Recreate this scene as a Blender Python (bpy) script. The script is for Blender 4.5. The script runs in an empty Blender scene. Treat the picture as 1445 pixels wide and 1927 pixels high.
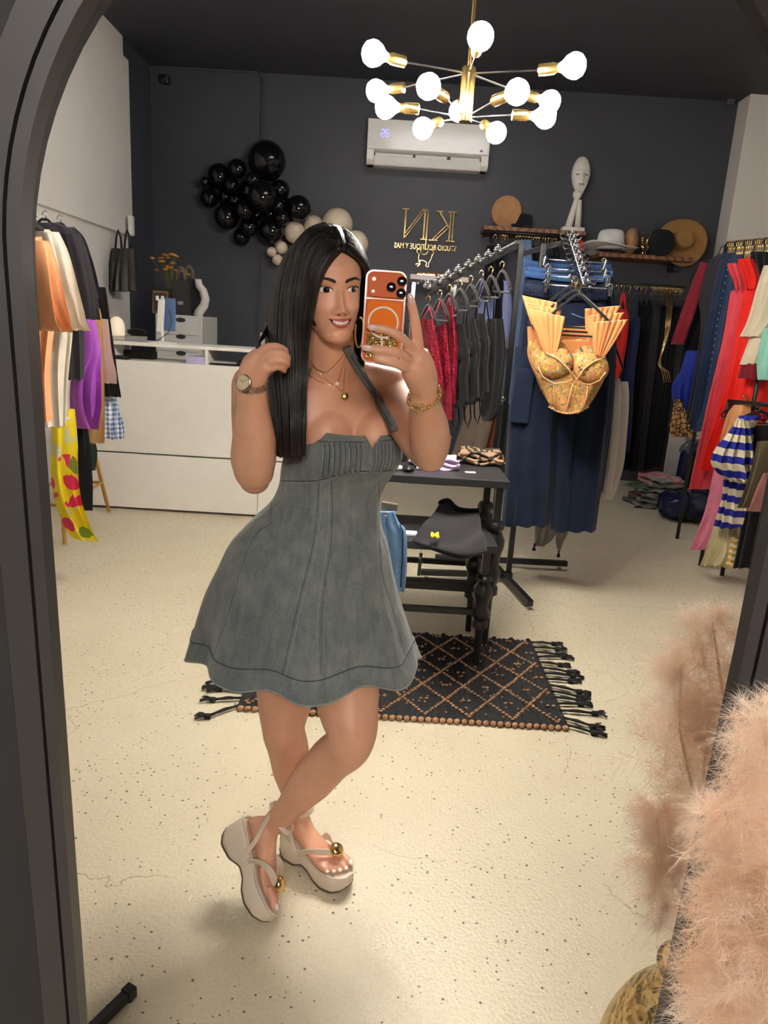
import bpy, bmesh, math, random
from math import sin, cos, pi, radians as RAD, sqrt, exp
from mathutils import Vector as V, Matrix, Quaternion
from mathutils.bvhtree import BVHTree
random.seed(7)
scene = bpy.context.scene
COL = scene.collection
# ------------------------------------------------------------------ camera
FPX, CAMH, PITCH, ROLL, IW, IH = 1350.0, 1.5, RAD(14.3), RAD(3.5), 1445.0, 1927.0
cam_data = bpy.data.cameras.new('camera')
cam = bpy.data.objects.new('camera', cam_data); COL.objects.link(cam)
cam_data.sensor_fit = 'VERTICAL'; cam_data.sensor_height = 24.0
cam_data.lens = 24.0 * FPX / IH
cam_data.clip_start = 0.02; cam_data.clip_end = 60
CAMR = Matrix.Rotation(pi/2 - PITCH, 3, 'X') @ Matrix.Rotation(ROLL, 3, 'Z')
cam.matrix_world = Matrix.Translation((0, 0, CAMH)) @ CAMR.to_4x4()
scene.camera = cam
# ------------------------------------------------------------------ world, exposure
world = bpy.data.worlds.new('world'); scene.world = world; world.use_nodes = True
wb = world.node_tree.nodes['Background']
wb.inputs[0].default_value = (1.0, 0.97, 0.93, 1); wb.inputs[1].default_value = 0.16
scene.view_settings.view_transform = 'Standard'; scene.view_settings.look = 'None'
scene.view_settings.gamma = 1.0; scene.view_settings.use_curve_mapping = False
scene.view_settings.exposure = 0.15
BULB_STRENGTH = 290.0
# two soft area lights added out of view below the ceiling, softening the light
def add_fill_light(loc, size, power):
    l = bpy.data.lights.new('fill_light', 'AREA'); l.energy = power; l.size = size; l.color = (1.0, .97, .93)
    o = bpy.data.objects.new('fill_light', l); COL.objects.link(o); o.location = loc
    return o
add_fill_light((.4, 5.6, 3.86), 1.2, 30)
add_fill_light((0, -1.2, 3.5), 1.4, 22)

# ------------------------------------------------------------------ helpers
def ray(px, py):
    return CAMR @ V(((px - IW/2)/FPX, -(py - IH/2)/FPX, -1.0))
def A(px, py, Y):
    d = ray(px, py); return V((0, 0, CAMH)) + d*(Y/d.y)
def FL(px, py, z=0.0):
    d = ray(px, py); return V((0, 0, CAMH)) + d*((z - CAMH)/d.z)

class BM:
    """collects shapes, then builds them as one mesh object"""
    def __init__(s): s.v = []; s.f = []; s.mi = []; s.m = 0; s.M = Matrix.Identity(4)
    def add(s, vs, fs):
        n = len(s.v); s.v += [s.M @ V(p) for p in vs]
        s.f += [tuple(i + n for i in f) for f in fs]; s.mi += [s.m]*len(fs); return s
    def box(s, c, d, R=None):
        c = V(c); h = V(d)*.5; vs = []
        for x in (-1, 1):
            for y in (-1, 1):
                for z in (-1, 1):
                    p = V((x*h.x, y*h.y, z*h.z)); vs.append(c + (R @ p if R else p))
        return s.add(vs, [(0,1,3,2),(4,6,7,5),(0,4,5,1),(2,3,7,6),(0,2,6,4),(1,5,7,3)])
    def bar(s, a, b, w, h=None, up=(0,0,1)):
        a, b = V(a), V(b); h = h or w; t = (b - a); L = t.length; t.normalize(); up = V(up)
        if abs(t.dot(up)) > .99: up = V((0, 1, 0))
        x = t.cross(up).normalized(); z = x.cross(t)
        R = Matrix((x, t, z)).transposed()
        return s.box((a + b)/2, (w, L, h), R)
    def loft(s, rings, closed=True, cap0=True, cap1=True):
        n = len(rings[0]); vs = [p for r in rings for p in r]; fs = []
        for i in range(len(rings)-1):
            for j in range(n if closed else n-1):
                k = (j+1) % n
                fs.append((i*n+j, i*n+k, (i+1)*n+k, (i+1)*n+j))
        if closed and cap0: fs.append(tuple(range(n-1, -1, -1)))
        if closed and cap1: fs.append(tuple(range((len(rings)-1)*n, len(rings)*n)))
        return s.add(vs, fs)
    def tube(s, pts, r, seg=8, caps=True, sx=1.0, up=None, closed=False):
        pts = [V(p) for p in pts]; n = len(pts)
        rs = r if isinstance(r, (list, tuple)) else [r]*n
        rings = []; prev = None
        for i, p in enumerate(pts):
            if closed: t = pts[(i+1) % n] - pts[i-1]
            else: t = pts[min(i+1, n-1)] - pts[max(i-1, 0)]
            if t.length < 1e-9: t = V((0, 0, 1))
            t.normalize()
            if prev is None:
                u = V(up) if up else (V((0, 0, 1)) if abs(t.z) < .9 else V((1, 0, 0)))
                prev = u
            u = (prev - t*prev.dot(t))
            if u.length < 1e-6: u = t.orthogonal()
            u.normalize(); prev = u; w = t.cross(u)
            rings.append([p + (u*cos(2*pi*k/seg) + w*sx*sin(2*pi*k/seg))*rs[i] for k in range(seg)])
        if closed: rings.append(rings[0]); return s.loft(rings, True, False, False)
        return s.loft(rings, True, caps, caps)
    def lathe(s, prof, c=(0,0,0), seg=24, R=None):
        c = V(c); rings = []
        for r, z in prof:
            ring = []
            for k in range(seg):
                p = V((r*cos(2*pi*k/seg), r*sin(2*pi*k/seg), z)); ring.append(c + (R @ p if R else p))
            rings.append(ring)
        return s.loft(rings, True, prof[0][0] > 1e-5, prof[-1][0] > 1e-5)
    def ell(s, c, r, R=None, seg=16, rng=10):
        c = V(c); r = V(r) if not isinstance(r, (int, float)) else V((r, r, r)); rings = []
        for i in range(rng+1):
            a = -pi/2 + pi*i/rng
            if i == 0: a += 1e-3
            if i == rng: a -= 1e-3
            ring = []
            for k in range(seg):
                p = V((r.x*cos(a)*cos(2*pi*k/seg), r.y*cos(a)*sin(2*pi*k/seg), r.z*sin(a)))
                ring.append(c + (R @ p if R else p))
            rings.append(ring)
        return s.loft(rings)
    def grid(s, P, nu, nv, wrap=False):
        vs = [P(i/(nu-1 if not wrap else nu), j/(nv-1)) for j in range(nv) for i in range(nu)]; fs = []
        for j in range(nv-1):
            for i in range(nu if wrap else nu-1):
                k = (i+1) % nu; fs.append((j*nu+i, j*nu+k, (j+1)*nu+k, (j+1)*nu+i))
        return s.add(vs, fs)
    def prism(s, poly, d, R=None, c=(0,0,0)):
        """extrude a 2D polygon (x,z) along y by d"""
        c = V(c); n = len(poly); vs = []
        for y in (-d/2, d/2):
            for x, z in poly:
                p = V((x, y, z)); vs.append(c + (R @ p if R else p))
        fs = [tuple(range(n)), tuple(range(2*n-1, n-1, -1))]
        fs += [(i, n+i, n+(i+1) % n, (i+1) % n) for i in range(n)]
        return s.add(vs, fs)
    def mesh(s, name):
        me = bpy.data.meshes.new(name); me.from_pydata([tuple(p) for p in s.v], [], s.f); me.update(); return me
    def build(s, name, mat, parent=None, smooth=False, solid=0, bevel=0, sub=0, fix=True):
        me = s.mesh(name)
        if fix:
            b = bmesh.new(); b.from_mesh(me); bmesh.ops.recalc_face_normals(b, faces=b.faces); b.to_mesh(me); b.free()
        for m in (mat if isinstance(mat, (list, tuple)) else [mat]): me.materials.append(m)
        if isinstance(mat, (list, tuple)):
            me.polygons.foreach_set('material_index', s.mi)
        return link(name, me, parent, smooth, solid, bevel, sub)

def link(name, me, parent=None, smooth=False, solid=0, bevel=0, sub=0):
    if smooth:
        me.polygons.foreach_set('use_smooth', [True]*len(me.polygons))
        if smooth != 'all':
            try: me.set_sharp_from_angle(angle=RAD(50 if smooth is True else smooth))
            except Exception: pass
    o = bpy.data.objects.new(name, me); COL.objects.link(o)
    if solid: m = o.modifiers.new('s', 'SOLIDIFY'); m.thickness = solid; m.offset = 0
    if bevel: m = o.modifiers.new('b', 'BEVEL'); m.width = bevel; m.segments = 2; m.limit_method = 'ANGLE'
    if sub: m = o.modifiers.new('u', 'SUBSURF'); m.levels = sub; m.render_levels = sub
    if parent:
        o.parent = parent
        if parent.type == 'EMPTY': o.matrix_parent_inverse = parent.matrix_basis.inverted()
    return o
def thing(name, label, cat, loc=(0,0,0), group=None):
    o = bpy.data.objects.new(name, None); COL.objects.link(o); o.location = loc; o.empty_display_size = .05
    o['label'] = label; o['category'] = cat
    if group: o['group'] = group
    return o
def tag(o, label, cat, group=None):
    o['label'] = label; o['category'] = cat
    if group: o['group'] = group
    return o
def struct(o): o['kind'] = 'structure'; return o

# ------------------------------------------------------------------ materials
def srgb(c):
    if isinstance(c, str):
        c = c.lstrip('#'); c = [int(c[i:i+2], 16)/255 for i in (0, 2, 4)]
    return tuple((x/12.92 if x <= .04045 else ((x+.055)/1.055)**2.4) for x in c) + (1,)
class NT:
    def __init__(s, name):
        s.m = bpy.data.materials.new(name); s.m.use_nodes = True; s.t = s.m.node_tree
        s.b = s.t.nodes['Principled BSDF']; s.o = s.t.nodes['Material Output']
    def n(s, typ, ins=None, **kw):
        x = s.t.nodes.new('ShaderNode' + typ)
        for k, v in kw.items(): setattr(x, k, v)
        for k, v in (ins or {}).items():
            if hasattr(v, 'is_output') or hasattr(v, 'links'): s.t.links.new(v, x.inputs[k])
            else: x.inputs[k].default_value = v
        return x
    def l(s, a, b): s.t.links.new(a, b)
    def coord(s, kind='Object'): return s.n('TexCoord').outputs[kind]
    def math(s, op, a, b=0.0, c=0.0):
        return s.n('Math', {0: a, 1: b, 2: c}, operation=op).outputs[0]
    def ramp(s, fac, stops, interp='LINEAR'):
        r = s.n('ValToRGB', {0: fac}); r.color_ramp.interpolation = interp; e = r.color_ramp.elements
        while len(e) < len(stops): e.new(.5)
        for i, (p, c) in enumerate(stops): e[i].position = p; e[i].color = c if len(c) == 4 else tuple(c)+(1,)
        return r.outputs[0]
    def mix(s, f, a, b):
        x = s.n('Mix', data_type='RGBA'); 
        for sock, v in ((x.inputs[0], f), (x.inputs[6], a), (x.inputs[7], b)):
            if hasattr(v, 'links'): s.l(v, sock)
            else: sock.default_value = v
        return x.outputs[2]
    def bump(s, h, strength=.2, dist=.01):
        b = s.n('Bump', {'Height': h, 'Strength': strength, 'Distance': dist}); s.l(b.outputs[0], s.b.inputs['Normal'])
    def set(s, **kw):
        names = dict(base='Base Color', rough='Roughness', metal='Metallic', spec='Specular IOR Level', sheen='Sheen Weight',
                     coat='Coat Weight', trans='Transmission Weight', emit='Emission Color', estr='Emission Strength', sss='Subsurface Weight', alpha='Alpha', ior='IOR')
        for k, v in kw.items():
            i = s.b.inputs[names[k]]
            if hasattr(v, 'links'): s.l(v, i)
            else: i.default_value = v
        return s
_mc = {}
def plain(name, col, rough=.5, metal=0, var=.06, scale=12, bump=0, bscale=60, **kw):
    """procedural surface: a base colour with faint noise variation and optional relief"""
    if name in _mc: return _mc[name]
    t = NT(name); c = srgb(col) if not (isinstance(col, tuple) and len(col) == 4) else col
    nz = t.n('TexNoise', {'Vector': t.coord(), 'Scale': scale, 'Detail': 4.0}).outputs[0]
    d = tuple(x*(1-var) for x in c[:3])+(1,); e = tuple(min(1, x*(1+var)) for x in c[:3])+(1,)
    t.set(base=t.ramp(nz, [(.3, d), (.7, e)]), rough=rough, metal=metal, **kw)
    if bump:
        n2 = t.n('TexNoise', {'Vector': t.coord(), 'Scale': bscale, 'Detail': 3.0}).outputs[0]; t.bump(n2, bump, .004)
    _mc[name] = t.m; return t.m
def cloth(name, col, rough=.85, var=.1, sheen=.1, weave=500):
    if name in _mc: return _mc[name]
    t = NT(name); c = srgb(col)
    nz = t.n('TexNoise', {'Vector': t.coord(), 'Scale': 9.0, 'Detail': 5.0}).outputs[0]
    d = tuple(x*(1-var) for x in c[:3])+(1,); e = tuple(min(1, x*(1+var)) for x in c[:3])+(1,)
    t.set(base=t.ramp(nz, [(.3, d), (.7, e)]), rough=rough, sheen=sheen, spec=.25)
    n2 = t.n('TexNoise', {'Vector': t.coord(), 'Scale': weave*.5, 'Detail': 2.0}).outputs[0]; t.bump(n2, .12, .002)
    _mc[name] = t.m; return t.m
def denim(name, col, col2, weave=700):
    t = NT(name)
    co = t.coord()
    nz = t.n('TexNoise', {'Vector': co, 'Scale': 7.0, 'Detail': 6.0, 'Roughness': .65}).outputs[0]
    mp = t.n('Mapping', {'Vector': co, 'Scale': (600, 600, 60)}).outputs[0]
    fn = t.n('TexNoise', {'Vector': mp, 'Scale': 1.0, 'Detail': 2.0}).outputs[0]
    c1 = t.ramp(nz, [(.25, srgb(col)), (.75, srgb(col2))])
    c2 = t.mix(t.math('MULTIPLY', fn, .35), c1, srgb(col2))
    t.set(base=c2, rough=.85, spec=.2, sheen=.1); t.bump(fn, .15, .0015); return t.m
GOLD = plain('polished_gold', (.83, .58, .24, 1), .18, 1.0, var=.04)
BRASS = plain('brass', (.8, .55, .2, 1), .25, 1.0, var=.05)
CHROME = plain('chrome', (.75, .75, .76, 1), .12, 1.0, var=.03)
BLKMET = plain('black_metal', '1c1c1f', .42, 0.0, var=.15, bump=.05, bscale=200)
BLKPLAS = plain('black_plastic', '151516', .35)
WHITE = plain('white_laminate', 'f2efe8', .35, var=.02)
WHITEP = plain('white_plastic', 'ece9e6', .4, var=.02)
VELVET = cloth('black_velvet', '121214', .95, .2, .3)
# ================================================================== the room
def wallmat(name, col, rough=.7, bump=.1, var=.1):
    t = NT(name); co = t.coord()
    n1 = t.n('TexNoise', {'Vector': co, 'Scale': 1.3, 'Detail': 6.0, 'Roughness': .6}).outputs[0]
    n2 = t.n('TexNoise', {'Vector': co, 'Scale': 90.0, 'Detail': 3.0}).outputs[0]
    c = srgb(col); t.set(base=t.ramp(n1, [(.3, tuple(x*(1-var) for x in c[:3])+(1,)), (.7, tuple(x*(1+var) for x in c[:3])+(1,))]), rough=rough)
    t.bump(n2, bump, .004); return t.m
M_DARK = wallmat('charcoal_wall_paint', '44464f', .55, .08)
M_CEIL = wallmat('charcoal_ceiling_paint', '3c3d45', .7, .15)
M_WHITE = wallmat('white_wall_paint', 'e9e4df', .6, .12, .03)
M_MIRW = wallmat('dark_mirror_wall_paint', '222124', .8, .1)
def floor_mat():
    t = NT('speckled_epoxy_floor'); co = t.coord()
    big = t.n('TexNoise', {'Vector': co, 'Scale': 1.1, 'Detail': 5.0}).outputs[0]
    base = t.ramp(big, [(.3, srgb('c6b99a')), (.7, srgb('d6cbb0'))])
    fine = t.n('TexNoise', {'Vector': co, 'Scale': 95.0, 'Detail': 3.0, 'Roughness': .6}).outputs[0]
    base = t.mix(t.ramp(fine, [(.35, (.0,)*3), (.7, (.55,)*3)]), base, srgb('e8dfca'))
    # dark chips
    vo = t.n('TexVoronoi', {'Vector': co, 'Scale': 58.0}); 
    rnd = t.n('SeparateColor', {0: vo.outputs['Color']}).outputs[0]
    size = t.math('MULTIPLY', t.math('GREATER_THAN', rnd, .62), t.math('MULTIPLY_ADD', rnd, .36, -.12))
    chip = t.math('LESS_THAN', vo.outputs['Distance'], size)
    # chips come in patches
    pn = t.n('TexNoise', {'Vector': co, 'Scale': 3.0, 'Detail': 2.0}).outputs[0]
    chip = t.math('MULTIPLY', chip, t.math('GREATER_THAN', pn, .42))
    base = t.mix(t.math('MULTIPLY', chip, .85), base, srgb('3b352c'))
    # hairline cracks
    wn = t.n('TexNoise', {'Vector': co, 'Scale': 2.5, 'Detail': 6.0}).outputs[1]
    wv = t.n('VectorMath', {0: co, 1: t.n('VectorMath', {0: wn, 'Scale': .35}, operation='SCALE').outputs[0]}, operation='ADD').outputs[0]
    cr = t.n('TexVoronoi', {'Vector': wv, 'Scale': .9}, feature='DISTANCE_TO_EDGE').outputs[0]
    crack = t.math('LESS_THAN', cr, .0011)
    gate = t.n('TexNoise', {'Vector': co, 'Scale': 1.4, 'Detail': 1.0}).outputs[0]
    crack = t.math('MULTIPLY', crack, t.math('GREATER_THAN', gate, .5))
    base = t.mix(t.math('MULTIPLY', crack, .55), base, srgb('7d715a'))
    t.set(base=base, rough=t.ramp(fine, [(.3, (.42,)*3), (.7, (.2,)*3)]), spec=.5)
    h = t.math('SUBTRACT', fine, t.math('MULTIPLY', crack, .5))
    t.bump(h, .8, .004); return t.m
YB = 8.0; XL = -2.6; XR = 3.9; ZC = 3.9; YM = .70
b = BM(); b.add([(XL-.1,-3,0),(XR+.1,-3,0),(XR+.1,YB+.1,0),(XL-.1,YB+.1,0),(XL-.1,-3,-.1),(XR+.1,-3,-.1),(XR+.1,YB+.1,-.1),(XL-.1,YB+.1,-.1)],
              [(0,1,2,3),(7,6,5,4),(0,4,5,1),(1,5,6,2),(2,6,7,3),(3,7,4,0)])
struct(b.build('floor', floor_mat()))
struct(BM().box(((XL+XR)/2, 2.5, ZC+.06), (XR-XL+.2, 11.2, .12)).build('ceiling', M_CEIL))
struct(BM().box(((XL+XR)/2, YB+.06, ZC/2), (XR-XL+.2, .12, ZC)).build('wall_back', M_DARK))
# left wall: white front run, then the charcoal end
struct(BM().box((XL-.06, (7.25-3)/2, ZC/2), (.12, 10.25, ZC)).build('wall_left', M_WHITE))
struct(BM().box((XL-.06, 7.625, ZC/2), (.119, .75, ZC)).build('wall_left_end', M_DARK))
# thick white upper panel with its lower edge
struct(BM().box((XL+.02, 5.4, 2.96), (.05, 3.72, 1.5)).build('trim_1', M_WHITE, bevel=.004))
struct(BM().box((XR+.06, 2.5, ZC/2), (.12, 11.2, ZC)).build('wall_right', M_WHITE))
# white column closing the right end of the charcoal wall
struct(BM().box((3.28+.4, YB-.13, ZC/2), (.8, .26, ZC-.002)).build('wall_right_return', M_WHITE, bevel=.004))
# wall behind the mirror with the arched opening that the glass fills
MX, MR, MZ = .019, .345, 1.535       # centre, half width, springing height of the arch
def arch(r, z0, n=40, cx=MX):
    return [(cx - r, z0), (cx - r, MZ)] + [(cx - r*cos(pi*i/n), MZ + r*sin(pi*i/n)) for i in range(1, n)] + [(cx + r, MZ), (cx + r, z0)]
def tilt(y, z): return y + .03*(1.2 - z)
b = BM(); inn = arch(MR+.022, .0)
def bigarch(): 
    out = []
    for x, z in inn:
        if z < MZ+1e-6: out.append((XL if x < MX else XR, z))
        else:
            a = math.atan2(z-MZ, x-MX); k = min((XR-MX)/abs(cos(a)) if abs(cos(a)) > 1e-6 else 1e9, (ZC-MZ)/max(sin(a), 1e-6))
            if x < MX: k = min((MX-XL)/abs(cos(a)) if abs(cos(a)) > 1e-6 else 1e9, (ZC-MZ)/max(sin(a), 1e-6))
            out.append((MX+k*cos(a), MZ+k*sin(a)))
    return out
outp = bigarch(); n = len(inn); vs = []
for poly, y in ((inn, YM), (outp, YM), (inn, YM+.02), (outp, YM+.02)): vs += [(x, y, z) for x, z in poly]
fs = []
for i in range(n-1):
    fs += [(i, i+1, n+i+1, n+i), (2*n+i, 3*n+i, 3*n+i+1, 2*n+i+1), (i, 2*n+i, 2*n+i+1, i+1)]
b.add(vs, fs); struct(b.build('wall_front', M_MIRW))
# conduit, sensors on the back wall
b = BM(); P = [A(290,125,7.97), A(485,136,7.97), A(494,150,7.97), A(492,290,7.97)]
b.tube(P, .012, 8)
struct(b.build('trim_2', M_DARK, smooth=True))
struct(BM().bar(A(488,470,7.985), A(485,650,7.985), .02, .02).build('trim_3', M_DARK))

# ------------------------------------------------------------------ mirror frame
M_FRAME = plain('black_mirror_frame', '2a282b', .45, var=.08, bump=.03)
mir = thing('floor_mirror', 'tall arched floor mirror with slim black ridged frame', 'mirror', (MX, YM-.03, 0))
def sweep_arch(prof, z0=.05):
    """profile (r offset outward, y) swept round the arched outline"""
    rings = []
    for i, (x, z) in enumerate(arch(1.0, 0, 40, 0)):
        pass
    path = [(-1, z0)] + [(-1, z0+(MZ-z0)*k/6) for k in range(1, 7)]
    for (off, y) in prof: pass
    b = BM(); pts = [(-1, 0, z0)]
    angs = [None]*7 + [pi*i/48 for i in range(1, 48)] + [None]*7
    for i in range(61):
        ring = []
        for off, y in prof:
            r = MR + off
            if i < 7: p = (MX - r, z0 + (MZ-z0)*i/6)
            elif i < 54: a = pi*(i-6)/48; p = (MX - r*cos(a), MZ + r*sin(a))
            else: p = (MX + r, MZ - (MZ-z0)*(i-54)/6)
            ring.append(V((p[0], tilt(y, p[1]), p[1])))
        rings.append(ring)
    b.loft(rings, True); return b
sweep_arch([(-.004,.652),(.007,.650),(.007,.672),(-.004,.672)]).build('inner_ridge', M_FRAME, mir, smooth=30)
sweep_arch([(.007,.655),(.0095,.655),(.0095,.672),(.007,.672)]).build('groove', plain('frame_groove','19181a',.6), mir)
sweep_arch([(.0095,.648),(.034,.644),(.037,.648),(.037,.690),(.0095,.690)]).build('outer_frame', M_FRAME, mir, smooth=30)
BM().box((MX, .665, .04), (2*MR+.07, .045, .05)).build('bottom_rail', M_FRAME, mir)
# foot bar on the floor beside the mirror
f0 = FL(243, 1868, .015); f1 = FL(150, 1960, .015)
rf = thing('rack_foot', 'short black square metal foot bar on floor beside mirror frame', 'rack foot', (f0.x, f0.y, 0))
BM().bar(f0, f1, .022, .022).build('bar', BLKMET, rf, bevel=.002)
BM().bar(f0 + (f0-f1).normalized()*.012, f0 - (f0-f1).normalized()*.012, .027, .029).build('end_cap', BLKPLAS, rf, bevel=.003)
# ================================================================== chandelier
def bulbmat():
    t = NT('lit_globe_bulb')
    n = t.n('TexNoise', {'Vector': t.coord(), 'Scale': 40.0}).outputs[0]
    t.set(base=(1, 1, 1, 1), rough=.2, emit=(1.0, .925, .82, 1), estr=t.math('MULTIPLY_ADD', n, BULB_STRENGTH*.2, BULB_STRENGTH*.9)); return t.m
M_BULB = bulbmat()
def chandelier(name, label, c, flip=1, yaw=0.0):
    ch = thing(name, label, 'chandelier', (c.x, c.y, ZC))
    up, lo = c.z, c.z-.1
    BM().tube([(c.x, c.y, ZC-.02), (c.x, c.y, up+.03)], .007, 8).build('rod', BRASS, ch, True)
    BM().lathe([(.06,0),(.06,-.02),(.05,-.03),(.008,-.032)], (c.x, c.y, ZC), 24).build('ceiling_plate', BRASS, ch, True)
    BM().lathe([(.0,-.145),(.024,-.145),(.026,-.14),(.026,.035),(.024,.04),(.006,.042)], (c.x, c.y, up), 20).build('stem', BRASS, ch, True)
    for tier, (z, R, a0) in enumerate(((up, .40, -pi/2), (lo-.01, .30, -pi/2+pi/6))):
        for k in range(6):
            a = a0 + k*pi/3 + yaw; d = V((cos(a), sin(a)*flip, 0)); o = V((c.x, c.y, z))
            st = o + V((0, 0, .02 if tier == 0 else -.02))
            s0 = o + d*(R-.125)
            BM().tube([st, s0], .0032, 6).build('arm', CHROME, ch, True)
            Rm = d.to_track_quat('Z', 'Y').to_matrix()
            BM().lathe([(.0,-.002),(.012,0),(.019,.002),(.0195,.055),(.016,.060),(.015,.072),(.012,.075)], s0, 18, Rm).build('socket', BRASS, ch, True)
            sk = ch.children[-1] if len(ch.children) else ch
            b = BM(); b.lathe([(.0105,.070),(.013,.075),(.020,.088),(.034,.104),(.0415,.122),(.0415,.136),(.034,.153),(.02,.163),(.0005,.1665)], s0, 20, Rm)
            b.build('bulb', M_BULB, ch, 'all')
    return ch
chandelier('chandelier', 'brass chandelier with glowing globe bulbs hanging before the air conditioner', V((.215, 3.0, 2.42)))
chandelier('chandelier', 'brass globe bulb chandelier hanging behind the camera position', V((.215, -1.7, 2.42)))

# ================================================================== air conditioner
def aircon():
    y = YB; p0 = A(693, 223, y-.2); x0 = p0.x; x1 = A(925, 235, y-.2).x; zt = A(809, 229, y-.2).z; zb = A(805, 318, y-.1).z
    w = x1-x0; cx = (x0+x1)/2; h = zt-zb
    t = thing('air_conditioner', 'white wall mounted split air conditioner under the chandelier', 'air conditioner', (cx, y-.1, zb))
    b = BM(); prof = [(0,0),(-.12,0),(-.15,.03),(-.15,.115),(-.2,.13),(-.205,h*.6),(-.195,h),(0,h)]
    b.loft([[V((x, y+py, zb+pz)) for py, pz in prof] for x in (x0, x1)]); b.build('body', WHITEP, t)
    for x in (x0+w*.03, x1-w*.03):
        cp = [(0,0),(-.16,0),(-.2,.04),(-.205,.13),(0,.13)]
        b = BM(); b.loft([[V((x+q*w*.03, y+py, zb+pz)) for py, pz in cp] for q in (-1, 1)]); b.build('end_cheek', WHITEP, t, bevel=.006)
    b = BM(); b.box((cx, y-.206, zb+.13+(h-.13)/2), (w*.995, .02, h-.135), Matrix.Rotation(RAD(-1.5), 3, 'X')); b.build('front_panel', plain('gloss_white','efecea',.15,var=.01), t, bevel=.006)
    b = BM(); b.box((cx, y-.154, zb+.07), (w*.88, .01, .085)); b.build('air_outlet', plain('outlet_dark','4a4a50',.6), t)
    for k, (a, c) in enumerate(((-.43, -.12), (-.1, .16), (.19, .43))):
        BM().box((cx+w*(a+c)/2, y-.168, zb+.092), (w*(c-a), .02, .03), Matrix.Rotation(RAD(25), 3, 'X')).build('vane', WHITEP, t, bevel=.003)
    BM().box((cx, y-.185, zb+.035), (w*.88, .012, .085), Matrix.Rotation(RAD(28), 3, 'X')).build('louver', WHITEP, t, bevel=.004)
    # display digits, seen mirrored, and maker's mark
    glow = NT('display_glow'); glow.set(base=srgb('b9b6ff'), emit=srgb('8f8cff'), estr=1.2)
    def seg7(ch, ox, oz, s, mat, name):
        on = {'2': 'abged', '6': 'afgedc', '-': 'a'}[ch]; b = BM()
        S = {'a': (0,1,1,0), 'g': (0,0,1,0), 'd': (0,-1,1,0), 'f': (-.5,.5,0,1), 'b': (.5,.5,0,1), 'e': (-.5,-.5,0,1), 'c': (.5,-.5,0,1)}
        for c in on:
            x, z, hx, hz = S[c]; b.box((ox+x*s, y-.219-.001*oz, zt-.13+z*s+oz), ((.8*s if hx else .18*s), .003, (.18*s if hx else .8*s)))
        return b.build(name, mat, t)
    seg7('2', x0+.15, 0, .032, glow.m, 'display_digit'); seg7('6', x0+.195, 0, .032, glow.m, 'display_digit')
    BM().box((x0+.06, y-.2165, zb+h*.42), (.05, .004, .008)).build('maker_mark', plain('grey_print','9a9aa0',.5), t)
    lg = BM(); lg.prism([(-.02,-.012),(.02,-.012),(.0,.014)], .006, None, (x1-.08, y-.2165, zb+h*.42)); lg.build('emblem', plain('blue_print','5a6bb0',.5), t)
aircon()

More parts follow.
